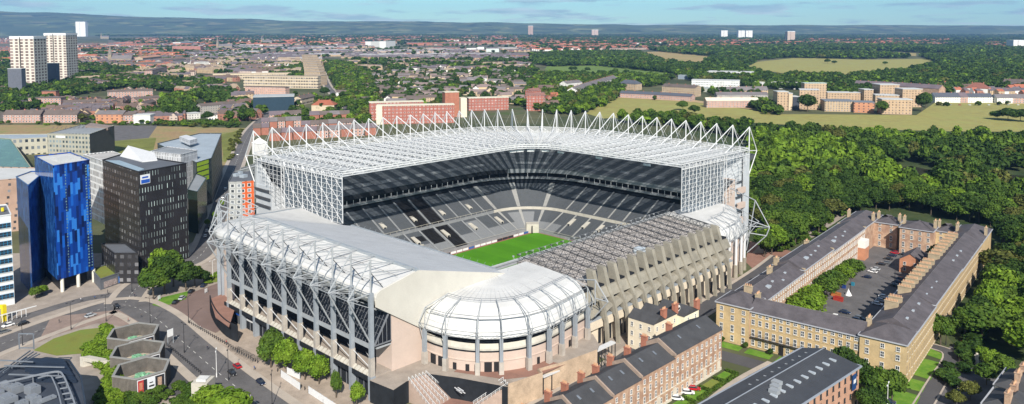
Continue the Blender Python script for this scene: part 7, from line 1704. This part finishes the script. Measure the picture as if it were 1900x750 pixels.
# ---- the far town: rows of small houses as one mass
hv_, hm_ = [], []
def house_quads(x, y, an, L, Wd, h, zr, z0=0, hip=False):
    c, s = math.cos(an), math.sin(an); l, w = L/2, Wd/2
    def q(u, v, z): return (x+u*c-v*s, y+u*s+v*c, z0+z)
    a, b, c_, d = q(-l, -w, 0), q(l, -w, 0), q(l, w, 0), q(-l, w, 0); A, B, C2, D = q(-l, -w, h), q(l, -w, h), q(l, w, h), q(-l, w, h); r0, r1 = q(-l, 0, zr), q(l, 0, zr)
    return [a, b, B, A, b, c_, C2, B, c_, d, D, C2, d, a, A, D, A, B, r1, r0, C2, D, r0, r1, B, C2, r1, tuple((r1[i]+B[i])/2 for i in range(3)), D, A, r0, tuple((r0[i]+D[i])/2 for i in range(3))]
TOWN = [ # polygon, clusters, rows, per row, wall idx list, roof idx list, house length, depth, gap, height
 ([(330, 86), (560, 84), (980, 92), (985, 112), (800, 112), (600, 108), (600, 116), (340, 112)], 150, 6, 9, (0, 1, 2), (5, 5, 5, 8), 15, 11, 22, 7),
 ([(200, 74), (560, 64), (1000, 66), (1000, 86), (560, 84), (200, 90)], 230, 6, 8, (0, 0, 1, 2, 3), (6, 6, 6, 7, 5), 17, 13, 34, 8),
 ([(120, 84), (400, 80), (420, 100), (360, 118), (290, 132), (120, 118)], 130, 4, 6, (0, 1, 2, 3), (5, 5, 7, 6), 15, 11, 26, 8),
 ([(0, 72), (130, 70), (130, 110), (0, 120)], 36, 4, 7, (0, 2, 3), (5, 7, 6), 15, 11, 28, 8),
 ([(340, 112), (560, 110), (560, 140), (400, 140), (345, 132)], 44, 3, 5, (1, 2, 3), (5, 7, 9), 14, 11, 24, 9),
 ([(0, 150), (14, 160), (60, 190), (160, 190), (340, 186), (340, 228), (0, 226)], 30, 2, 4, (0, 1, 0, 2), (7, 5), 11, 9, 20, 7),
 ([(960, 72), (1240, 72), (1440, 76), (1440, 90), (1240, 92), (960, 96)], 130, 6, 8, (0, 0, 2, 3), (6, 6, 6, 7), 17, 13, 34, 8),
 ([(1440, 74), (1760, 72), (1760, 84), (1440, 84)], 80, 5, 8, (0, 0, 2, 3), (6, 6, 7), 18, 14, 36, 8),
 ([(1820, 80), (1980, 80), (1980, 92), (1840, 92)], 22, 4, 7, (0, 0, 2), (6, 6, 7), 18, 14, 36, 8),
 ([(180, 60), (1900, 57.5), (1980, 57.5), (1980, 66), (1000, 64), (180, 66)], 240, 4, 6, (2, 3, 3, 0), (6, 5, 8, 9), 34, 24, 90, 10),
 ([(130, 122), (300, 124), (450, 130), (440, 175), (340, 186), (180, 178), (130, 150)], 46, 2, 5, (0, 1, 1, 2), (7, 5, 9), 12, 10, 22, 8),
 ([(400, 176), (470, 180), (480, 226), (410, 226)], 8, 2, 4, (0, 1, 4), (7, 5), 11, 10, 22, 8),
 ([(640, 115), (985, 115), (985, 140), (660, 135)], 34, 2, 5, (1, 1, 2, 3), (7, 9, 5), 13, 11, 24, 8),
 ([(1740, 150), (1980, 160), (1980, 182), (1760, 176)], 16, 3, 5, (1, 3, 0), (7, 5, 6), 13, 11, 24, 8),
 ([(1000, 160), (1030, 165), (1030, 205), (1000, 205)], 5, 2, 3, (0, 1), (6, 7), 12, 10, 22, 9),
 ([(560, 120), (590, 112), (610, 118), (590, 150)], 6, 2, 4, (1, 3), (9, 7), 12, 10, 22, 9),
]
tr = random.Random(5)
for poly, ncl, rows, per, wi, ri, hl, hd, gap, hh in TOWN:
    xs = [q[0] for q in poly]; ys_ = [q[1] for q in poly]
    for c_ in range(ncl):
        for _ in range(60):
            px = tr.uniform(min(xs), max(xs)); v0, v1 = 1/(min(ys_)-HZ), 1/(max(ys_)-HZ); py = HZ+1/tr.uniform(v1, v0)**.999 if tr.random() < .5 else tr.uniform(min(ys_), max(ys_))
            if inpoly(px, py, poly): break
        else: continue
        cx, cy = P(px, py); an = tr.choice([YAW+.25, YAW+.25, YAW+.25+math.pi/2, YAW-.5]); ca, sa = math.cos(an), math.sin(an); w0, r0_ = tr.choice(wi), tr.choice(ri)
        for r_ in range(rows):
            for k in range(per):
                if tr.random() < .06: continue
                u, v = (k-per/2)*hl*1.02, (r_-rows/2)*gap; x, y = cx+u*ca-v*sa, cy+u*sa+v*ca
                a_, b_ = proj(x, y)
                if not inpoly(a_, b_, poly): continue
                hv_.extend(house_quads(x, y, an, hl, hd, hh*tr.uniform(.85, 1.15), hh*1.55*tr.uniform(.9, 1.1)))
                w = tr.choice(wi) if tr.random() < .25 else w0; rr_ = tr.choice(ri) if tr.random() < .15 else r0_
                hm_.extend([w]*4+[rr_]*2+[w]*2)
                if tr.random() < .5:
                    hv_.extend(house_quads(x+(-sa)*hd*.8, y+ca*hd*.8, an+math.pi/2, 5, 4, hh*.6, hh*.8)); hm_.extend([w]*4+[rr_]*2+[w]*2)
TMATS = [FM('far_red_brick', (.36, .17, .12), (.06, .05, .05), 5, 3.4, .4, .4), FM('far_tan_brick', (.48, .36, .23), (.06, .05, .05), 5, 3.4, .4, .4), FM('far_pinkish_wall', (.50, .40, .34), (.07, .06, .06), 5, 3.4, .4, .4), M('far_white_wall', (.74, .72, .68), .8, .1), M('far_grey_wall', (.4, .4, .4), .8, .1), M('far_slate', (.125, .108, .122), .9, .25, .03), M('far_red_tile', (.36, .125, .075), .9, .25, .03), M('far_brown_tile', (.14, .10, .085), .9, .2, .03), M('far_pale_roof', (.30, .30, .31), .9, .2, .03), M('far_tan_roof', (.30, .235, .17), .9, .2, .03)]
o = link('distant_town', quad_mesh('distant_town', np.array(hv_), TMATS, np.array(hm_))); tag(o, 'red and slate roofed rows of the far town', None, None, 'stuff')
# town ground under the rows
TG = M('far_street_ground', (.17, .14, .125), .95, .35, .012, hue=(.09, .11, .05), fine=.08)
for k, (poly, *_) in enumerate(TOWN[:7]): sheet('street_ground', poly, .25+.03*k if k != 5 else .05, TG)
sheet('estate_ground', [(630, 130), (985, 130), (990, 210), (700, 240), (640, 200)], .06, M('estate_ground', (.12, .115, .07), .95, .35, .02, hue=(.05, .085, .02), fine=.1))
sheet('wall_verge', [(1140, 178), (1290, 186), (1420, 204), (1420, 206), (1290, 190), (1140, 181)], .3, M('tan_verge', (.42, .31, .17), .9, .2))
road('avenue', [(597, 112), (600, 135), (608, 160), (640, 195), (668, 235)], 11, .12, ASPH, side=4, dash=False)
# copied small town cars along the avenue come with the other cars
# ================================================================ vehicles, lamps, people and street things
def body_mesh():
    """low car shell from cross-sections, nose towards +X"""
    xs = [(-2.15, .45, .62, .80), (-2.05, .36, .86, .86), (-1.3, .32, .93, .88), (0, .30, .90, .90), (1.1, .32, .86, .88), (1.9, .36, .74, .82), (2.15, .42, .60, .70)]
    vs, fs = [], []
    for x, zb_, zt_, w in xs: vs += [(x, -w, zb_), (x, -w*1.0, (zb_+zt_)/2), (x, -w*.92, zt_), (x, w*.92, zt_), (x, w, (zb_+zt_)/2), (x, w, zb_)]
    n = 6
    for i in range(len(xs)-1):
        for k in range(n): a, b = i*n+k, i*n+(k+1) % n; fs.append((a, a+n, b+n, b))
    fs += [tuple(range(n)), tuple(range(len(vs)-1, len(vs)-1-n, -1))]
    # roof panel
    o = len(vs); vs += [(-1.25, -.6, 1.44), (.35, -.6, 1.44), (.35, .6, 1.44), (-1.25, .6, 1.44), (-1.35, -.64, 1.38), (.5, -.64, 1.38), (.5, .64, 1.38), (-1.35, .64, 1.38)]
    fs += [(o, o+1, o+2, o+3), (o+4, o+5, o+1, o), (o+5, o+6, o+2, o+1), (o+6, o+7, o+3, o+2), (o+7, o+4, o, o+3)]
    me = bpy.data.meshes.new('body'); me.from_pydata(vs, [], fs); return me
def cabin_mesh():
    vs = [(-1.85, -.78, .88), (1.15, -.78, .88), (.45, -.62, 1.39), (-1.3, -.62, 1.39)]; vs += [(x, -y, z) for x, y, z in vs]
    me = bpy.data.meshes.new('window'); me.from_pydata(vs, [], [(0, 1, 2, 3), (7, 6, 5, 4), (1, 5, 6, 2), (4, 0, 3, 7), (3, 2, 6, 7)]); me.materials.append(GLASS); return me
BODY, CAB = body_mesh(), cabin_mesh()
mb = MB(); mb.tube((0, -.11, 0), (0, .11, 0), .32, 12); mb.tube((0, -.13, 0), (0, .13, 0), .17, 8, 1)
WHM = bpy.data.meshes.new('wheel'); WHM.from_pydata(mb.v, [], mb.f); WHM.materials.append(M('tyre', (.02, .02, .02), .9, 0)); WHM.materials.append(M('rim', (.45, .46, .48), .3, 0, metal=.8)); WHM.polygons.foreach_set('material_index', mb.m)
mb = MB(); mb.box(-.04, .04, -.16, .16, -.06, .06); HLM = bpy.data.meshes.new('headlight'); HLM.from_pydata(mb.v, [], mb.f); HLM.materials.append(M('lamp_lens', (.75, .76, .78), .15, 0))
CARC = {'black': (.012, .012, .014), 'white': (.78, .78, .78), 'silver': (.42, .44, .46), 'red': (.42, .012, .02), 'blue': (.02, .05, .16), 'grey': (.14, .15, .16), 'dark blue': (.01, .018, .05)}
CMESH = {}
for c, v in CARC.items(): me = BODY.copy(); me.materials.append(M('car_paint_'+c.replace(' ', '_'), v, .22, 0, spec=.6)); CMESH[c] = me
def car(x, y, a, colour, label, group=None, s=1.0):
    o = bpy.data.objects.new('parked_car' if 'parked' in label else 'car', None); COL.objects.link(o); o.location = (x, y, .07); o.rotation_euler.z = a; o.scale = (s, s, s); tag(o, label, 'car', group)
    link('body', CMESH[colour], o); link('window', CAB, o)
    for dx in (-1.3, 1.32):
        for dy in (-.8, .8): w = link('wheel', WHM, o); w.location = (dx, dy, .32)
    for dy in (-.55, .55): h = link('headlight', HLM, o); h.location = (2.12, dy, .58)
    return o
def dirimg(p, q): a, b = P(*p), P(*q); return math.atan2(b[1]-a[1], b[0]-a[0])
RD = dirimg((345, 640), (500, 765)); RL = dirimg((60, 618), (226, 566))
for px, py, a, c, lab in ((217, 571, RD, 'black', 'black car entering the road junction'), (440, 682, RD+math.pi, 'red', 'bright red car on the main road'), (431, 695, RD, 'black', 'black car with red tail close behind the red one'), (484, 712, RD, 'dark blue', 'black taxi alone on the main road'), (15, 606, RL+math.pi, 'white', 'white car beside the bus shelter'), (42, 603, RL+math.pi, 'black', 'black car behind the white one at the shelter'), (8, 618, RL, 'grey', 'dark grey car at the picture edge on the main road'), (168, 588, RL, 'silver', 'silver car waiting at the island crossing'), (187, 262, 1.2, 'grey', 'grey car on the far lot')):
    car(*P(px, py), a, c, lab)
CP = dirimg((330, 560), (400, 530))
for px, py, c, lab in ((378, 532, 'dark blue', 'dark parked car at the far end of the small car park'), (355, 543, 'black', 'black parked car second in the small car park'), (338, 555, 'silver', 'silver parked car third in the small car park'), (326, 563, 'black', 'black parked car nearest the junction')):
    car(*P(px, py), CP+.35, c, lab, 'cars parked under the clump of trees')
SD = dirimg((385, 440), (430, 320))
for k, (px, py, c) in enumerate(((381, 440, 'white'), (384, 430, 'white'), (389, 423, 'black'), (399, 405, 'red'), (404, 398, 'black'), (409, 376, 'white'), (413, 368, 'silver'), (407, 385, 'dark blue'), (418, 352, 'white'), (441, 288, 'grey'))):
    car(*P(px, py), SD, c, f'{c} parked car on the street beside the dark towers', f'{c} cars parked beside the dark towers')
CD = TA+R(0)
for k, (px, py, c) in enumerate(((1660, 471, 'red'), (1655, 476, 'dark blue'), (1648, 482, 'black'), (1644, 489, 'grey'), (1634, 492, 'black'), (1624, 501, 'silver'), (1619, 506, 'white'), (1608, 516, 'dark blue'), (1676, 474, 'black'), (1681, 479, 'grey'))):
    car(*P(px, py), CD+math.pi, c, f'{c} parked car in the row beside the courtyard trees, number', None) if False else car(*P(px, py), CD+math.pi, c, ['red parked car at the top of the courtyard row', 'dark blue parked car next to the red one', 'black parked car third down the courtyard row', 'grey parked car in mid courtyard row', 'black parked car above the pale ones in the courtyard', 'silver parked car above the white one in the courtyard', 'white parked car in the courtyard row', 'dark blue parked car beside the bin store', 'black parked car before the rear brick block', 'grey parked car beside the coach house corner'][k], 'cars parked in the terrace courtyard')
for k, (px, py, c) in enumerate(((1672, 520, 'dark blue'), (1668, 526, 'dark blue'), (1662, 532, 'black'), (1640, 553, 'white'), (1635, 560, 'silver'), (1628, 566, 'white'), (1568, 582, 'dark blue'), (1552, 590, 'white'))):
    car(*P(px, py), CD, c, ['dark blue parked car in the chimney shade', 'second dark blue parked car in the chimney shade', 'black parked car in the chimney shade', 'white parked car at the shade edge', 'silver parked car by the low round tree', 'white parked car nearest the low round tree', 'dark blue parked car near the courtyard entrance', 'white parked van-like car under the bright tree'][k], 'cars parked under the chimneys')
for px, py, a, c, lab in ((1276, 731, .6, 'white', 'white parked car in the brick row garden'), (1287, 724, .6, 'red', 'red and white parked car behind the white one'), (1256, 742, .6, 'white', 'white parked car at the garden gate'), (1265, 580, math.pi/2+.1, 'dark blue', 'dark car in the lane beside the concrete fins'), (1068, 697, math.pi/2, 'black', 'black car under the walkway canopy'), (1787, 641, 1.2, 'red', 'red parked car in the shade of the park trees'), (1648, 748, .3, 'dark blue', 'dark car half under the lawn trees'), (1820, 690, 1.2, 'black', 'black car in the shade by the slate house')):
    car(*P(px, py), a, c, lab)
for k in range(8):
    px, py = [(598, 122), (600, 130), (603, 145), (612, 166), (625, 182), (655, 216), (664, 228), (650, 206)][k]; car(*P(px, py), dirimg((600, 135), (608, 160)) if py < 170 else dirimg((625, 180), (665, 230)), ['white', 'black', 'silver', 'white', 'red', 'white', 'black', 'silver'][k], 'small car on the distant tree lined avenue', 'cars on the distant avenue')
for k in range(9): car(*P(1745+k*18, 195.5), dirimg((1740, 192), (1900, 193)), ['white', 'silver', 'red', 'white', 'blue', 'white', 'black', 'silver', 'white'][k], 'small car parked before the white moor row', 'cars parked before the white moor row')
for k in range(7):
    x, y = TT(35.5+.2*k, 44+k*3.1) if k < 4 else TT(46, 100+(k-4)*3.2); car(x, y, TA, ['silver', 'black', 'dark blue', 'grey', 'black', 'silver', 'dark blue'][k], ['silver parked car lowest in the chimney side row', 'black parked car beside the silver one in the chimney side row', 'third dark parked car in the chimney side row', 'grey parked car in the chimney side row', 'black parked car in deep shade before the coach house', 'silver parked car in deep shade before the coach house', 'dark blue parked car in deep shade before the coach house'][k], 'cars parked under the chimneys')
# street lamps
def lamp(h=10.5, dark=True):
    m = M('black_lamp_paint', (.03, .03, .033), .5, 0) if dark else M('white_lamp_paint', (.7, .7, .7), .5, 0)
    o = bpy.data.objects.new('street_lamp', None); COL.objects.link(o); mb = MB(); mb.tube((0, 0, 0), (0, 0, h), .13, 6, 0, .08); mb.tube((0, 0, 0), (0, 0, 1.2), .2, 6); mb.build('pole', [m], o)
    mb = MB(); mb.tube((0, 0, h), (1.1, 0, h+.25), .06, 4); mb.tube((0, 0, h), (-1.1, 0, h+.25), .06, 4); mb.build('arm', [m], o)
    for s in (-1, 1): mb = MB(); mb.obox(s*1.4, 0, h+.15, h+.35, .8, .3); mb.build('lamp_head', [m], o)
    return o
lp = lamp(); lw = lamp(9, False); first = [True, True]
for px, py, w, lab in ((342, 655, 0, 'black street lamp between the poster sign and the road'), (279, 603, 0, 'black street lamp above the farthest poster shaft'), (424, 706, 0, 'black street lamp beside the red car'), (350, 600, 0, 'black street lamp at the small car park entrance'), (197, 597, 0, 'black street lamp on the junction island'), (42, 642, 0, 'black street lamp over the lawn edge'), (505, 755, 0, 'black street lamp near the white hoarding'), (245, 542, 0, 'black street lamp in front of the green roof shop'), (132, 612, 0, 'black street lamp on the island pavement'), (402, 700, 1, 'white street lamp beside the stair tower'), (395, 520, 1, 'pale street lamp by the car park bushes'), (1646, 768, 1, 'pale street lamp beside the lawn corner'), (1755, 640, 0, 'black street lamp at the road bend'), (1660, 525, 0, 'black lamp in the terrace courtyard'), (1578, 545, 0, 'black lamp by the courtyard skips'), (418, 470, 0, 'black street lamp beside the stadium street'), (440, 330, 0, 'black street lamp by the orange apartments')):
    src = lw if w else lp; x, y = P(px, py); a = rng.random()*3
    if first[w]: src.location = (x, y, 0); src.rotation_euler.z = a; tag(src, lab, 'lamp', 'street lamps'); first[w] = False
    else: copy_thing(src, (x, y, 0), a, lab, group='street lamps')
# bollards
mb = MB(); mb.tube((0, 0, 0), (0, 0, 1.0), .15, 8, 0, .12); mb.tube((0, 0, 1.0), (0, 0, 1.12), .17, 8); BO = mb.build('bollard', [M('black_lamp_paint', (.03, .03, .033), .5, 0)])
fb = True
for (p, q, n, lab, g) in (((352, 601), (478, 674), 34, 'black bollard along the pavement below the stadium', 'bollards below the stadium'), ((310, 642), (372, 694), 20, 'black bollard along the paved plaza', 'bollards along the plaza'), ((515, 690), (600, 748), 14, 'black bollard beside the white hoardings', 'bollards beside the hoardings')):
    a, b = P(*p), P(*q)
    for k in range(n):
        o = BO if fb else BO.copy()
        if not fb: COL.objects.link(o)
        fb = False; o.location = (lerp(a[0], b[0], k/(n-1)), lerp(a[1], b[1], k/(n-1)), .1); tag(o, lab, 'bollard', g)
# hoardings, signs, skips, bins
def panel(name, label, cat, p, q, h, z0, mat, th=.15, group=None):
    a, b = P(*p), P(*q); t = thing(name, label, cat, (*a, 0), group); dx, dy = b[0]-a[0], b[1]-a[1]; L = math.hypot(dx, dy); nx, ny = dy/L*th, -dx/L*th
    mb = MB(); mb.prism([a, b, (b[0]+nx, b[1]+ny), (a[0]+nx, a[1]+ny)], z0, z0+h); mb.build('panel', [mat], t)
    n = max(2, int(L/3)+1)
    for k in range(n): x, y = lerp(a[0], b[0], k/(n-1)), lerp(a[1], b[1], k/(n-1)); mb = MB(); mb.box(x-.08, x+.08, y+.02, y+.2, 0, z0+h+.1); mb.build('post', [GREYST], t)
    return t
HB = M('hoarding_white', (.74, .75, .76), .6, .06, .5)
panel('white_hoarding', 'first long white hoarding on the pavement', 'hoarding', (522, 700), (556, 724), 2.3, .1, HB, group='white hoardings by the street trees'); panel('white_hoarding', 'second white hoarding nearer the corner column', 'hoarding', (573, 730), (640, 774), 2.2, .1, HB, group='white hoardings by the street trees'); panel('white_hoarding', 'short white hoarding under the trees', 'hoarding', (533, 694), (556, 704), 2.2, .1, HB, group='white hoardings by the street trees')
panel('billboard', 'white double billboard beside the poster shafts', 'sign', (311, 641), (321, 637), 2.6, 3.0, HB, .3)
for px, py, lab in ((380, 545, 'white sign beside the parked cars'), (293, 558, 'small white sign in the grass by the junction')): panel('white_sign', lab, 'sign', (px, py), (px+4, py-2), 1.6, .4, HB)
mb = MB(); p = P(1560, 545); 
for k, (px, py, c, lab) in enumerate(((1552, 550, (.45, .16, .05), 'orange skip under the bright courtyard tree'), (1556, 558, (.35, .04, .03), 'red skip beside the orange one'), (1566, 535, (.02, .05, .2), 'dark blue bin by the courtyard bin store'), (1582, 530, (.03, .2, .3), 'teal bin by the courtyard bin store'))):
    x, y = P(px, py); mb = MB(); mb.prism([(x-2.0, y-.9), (x+2.0, y-.9), (x+1.7, y+.9), (x-1.7, y+.9)] if k < 2 else [(x-.7, y-.6), (x+.7, y-.6), (x+.7, y+.6), (x-.7, y+.6)], 0, 1.7 if k < 2 else 1.3); mb.box(x-2.1 if k < 2 else x-.75, x+2.1 if k < 2 else x+.75, y-1.0 if k < 2 else y-.65, y-.85 if k < 2 else y+.65, 1.5 if k < 2 else 1.3, 1.8 if k < 2 else 1.42); o = mb.build('skip' if k < 2 else 'wheeled_bin', [M('skip_paint_%d' % k, c, .5, .1)]); tag(o, lab, 'skip' if k < 2 else 'bin')
mb = MB(); x, y = P(1574, 548); mb.tube((x, y, 0), (x, y, 2.6), 1.5, 8, 0, .1); mb.tube((x, y, 2.6), (x, y, 3.1), .06, 4); o = mb.build('white_tent', [HB]); tag(o, 'small pointed white tent beside the skips', 'tent')
for k, (px, py) in enumerate(((1702, 645), (1694, 656))): x, y = P(px, py); mb = MB(); mb.prism([(x-1.6, y-.8), (x+1.6, y-.8), (x+1.3, y+.8), (x-1.3, y+.8)], .1, 1.3); mb.box(x-1.7, x+1.7, y-.95, y-.75, 1.1, 1.4); o = mb.build('yellow_skip', [M('skip_yellow', (.75, .62, .01), .5, .1)]); tag(o, ['yellow skip nearer the road at the terrace lawns', 'yellow skip against the terrace wall'][k], 'skip')
mb = MB(); x, y = P(1812, 676); mb.box(x-.5, x+.5, y-.5, y+.5, 0, 3); mb.box(x-.65, x+.65, y-.65, y+.65, 3, 3.3); mb.tube((x, y, 3.3), (x, y, 3.9), .4, 8); o = mb.build('stone_gatepost', [TRIM]); tag(o, 'pale stone gatepost at the park edge', 'gatepost')
# bicycles on the rack
def bicycle():
    mb = MB()
    for cx in (-.5, .5):
        for k in range(12): a0, a1 = k*math.pi/6, (k+1)*math.pi/6; mb.tube((cx+.33*math.cos(a0), 0, .33+.33*math.sin(a0)), (cx+.33*math.cos(a1), 0, .33+.33*math.sin(a1)), .03, 3)
    return mb
bt = bpy.data.objects.new('bicycle', None); COL.objects.link(bt); bicycle().build('wheel', [M('tyre', (.02, .02, .02), .9, 0)], bt)
mb = MB()
for p, q in (((-.5, 0, .33), (-.1, 0, .8)), ((-.1, 0, .8), (.4, 0, .8)), ((.4, 0, .85), (.5, 0, .33)), ((0, 0, .33), (.4, 0, .75)), ((0, 0, .33), (-.15, 0, .9)), ((-.5, 0, .33), (0, 0, .33)), ((.38, -.25, 1), (.38, .25, 1)), ((.4, 0, .8), (.38, 0, 1))): mb.tube(p, q, .03, 4)
mb.build('frame', [M('bike_frame', (.08, .09, .1), .4, 0)], bt); mb = MB(); mb.box(-.28, -.05, -.07, .07, .9, .96); mb.build('saddle', [M('tyre', (.02, .02, .02), .9, 0)], bt)
a, b = P(432, 648), P(476, 672); bl = 'bicycle on the rack between bollards and stadium'
for k in range(22):
    x, y = lerp(a[0], b[0], k/21)+rng.uniform(-.2, .2), lerp(a[1], b[1], k/21)+(1.2 if k % 2 else -.8)
    if k == 0: bt.location = (x, y, .1); bt.rotation_euler.z = 1.1; tag(bt, bl, 'bicycle', 'bicycles on the stadium rack')
    else: copy_thing(bt, (x, y, .1), 1.1+rng.uniform(-.3, .3), bl, group='bicycles on the stadium rack')
# people: one continuous body each, hair and clothes as children
def person_mesh(stride=.16):
    J = [(0, 0, .95), (0, 0, 1.15), (0, .0, 1.38), (0, .0, 1.50), (0, .01, 1.62), (0, .02, 1.72),
         (.09, 0, .90), (.10, stride, .50), (.10, stride*.8, .08), (.10, stride*.8+.14, .04), (-.09, 0, .90), (-.10, -stride*.6, .50), (-.10, -stride*1.4, .10), (-.10, -stride*1.4+.14, .04),
         (.19, 0, 1.40), (.25, -.06, 1.14), (.25, .06, .90), (-.19, 0, 1.40), (-.25, .06, 1.14), (-.25, .16, .92)]
    Ed = [(0, 1), (1, 2), (2, 3), (3, 4), (4, 5), (0, 6), (6, 7), (7, 8), (8, 9), (0, 10), (10, 11), (11, 12), (12, 13), (2, 14), (14, 15), (15, 16), (2, 17), (17, 18), (18, 19)]
    Rd = [.14, .13, .15, .06, .10, .08, .10, .07, .045, .04, .10, .07, .045, .04, .07, .045, .035, .07, .045, .035]
    me = bpy.data.meshes.new('p'); me.from_pydata(J, Ed, []); o = bpy.data.objects.new('p', me); COL.objects.link(o)
    sk = o.modifiers.new('s', 'SKIN'); me.skin_vertices.new() if not me.skin_vertices else None
    for v, r in zip(me.skin_vertices[0].data, Rd): v.radius = (r, r*.8)
    me.skin_vertices[0].data[0].use_root = True
    o.modifiers.new('u', 'SUBSURF').levels = 1
    dg = bpy.context.evaluated_depsgraph_get(); m2 = bpy.data.meshes.new_from_object(o.evaluated_get(dg)); m2.name = 'person_body'
    bpy.data.objects.remove(o); return m2
PM = person_mesh()
PC = [(.03, .03, .05), (.30, .04, .04), (.45, .45, .48), (.05, .10, .25), (.10, .09, .08)]; PMS = []
for k, c in enumerate(PC):
    m = PM.copy(); m.materials.clear(); m.materials.append(M('clothes_%d' % k, c, .9, 0)); m.materials.append(M('skin', (.45, .28, .2), .7, 0)); m.materials.append(M('trousers', (.03, .035, .05), .9, 0))
    for p in m.polygons: z = sum(m.vertices[i].co.z for i in p.vertices)/len(p.vertices); p.material_index = 1 if z > 1.5 else 2 if z < .92 else 0
    PMS.append(m)
mb = MB(); mb.tube((0, -.01, 1.68), (0, -.01, 1.79), .10, 8, 0, .05); HAIR = bpy.data.meshes.new('hair'); HAIR.from_pydata(mb.v, [], mb.f); HAIR.materials.append(M('dark_hair', (.03, .02, .015), .9, 0))
for k, (px, py, c, lab) in enumerate(((440, 655, 0, 'person in dark clothes walking by the bicycle rack'), (472, 688, 3, 'person in a blue top near the bollards'), (420, 640, 1, 'person in a red top at the stadium corner steps'), (372, 612, 2, 'person in a pale top on the brown tarmac'), (385, 650, 0, 'person in dark clothes by the bollards'), (110, 600, 4, 'person in brown walking on the island'), (250, 552, 0, 'person in dark clothes at the crossing'), (150, 560, 2, 'person in a pale top below the blue tower'), (176, 556, 3, 'person in a blue top below the blue tower columns'), (200, 545, 0, 'person in dark clothes by the shop'), (465, 742, 2, 'person in a pale top crossing the main road'), (238, 598, 1, 'person in a red top on the traffic island'), (262, 590, 4, 'person in brown at the junction kerb'))):
    o = link('person', PMS[c]); o.location = (*P(px, py), .13); o.rotation_euler.z = rng.random()*6.28; tag(o, lab, 'person'); link('hair', HAIR, o)
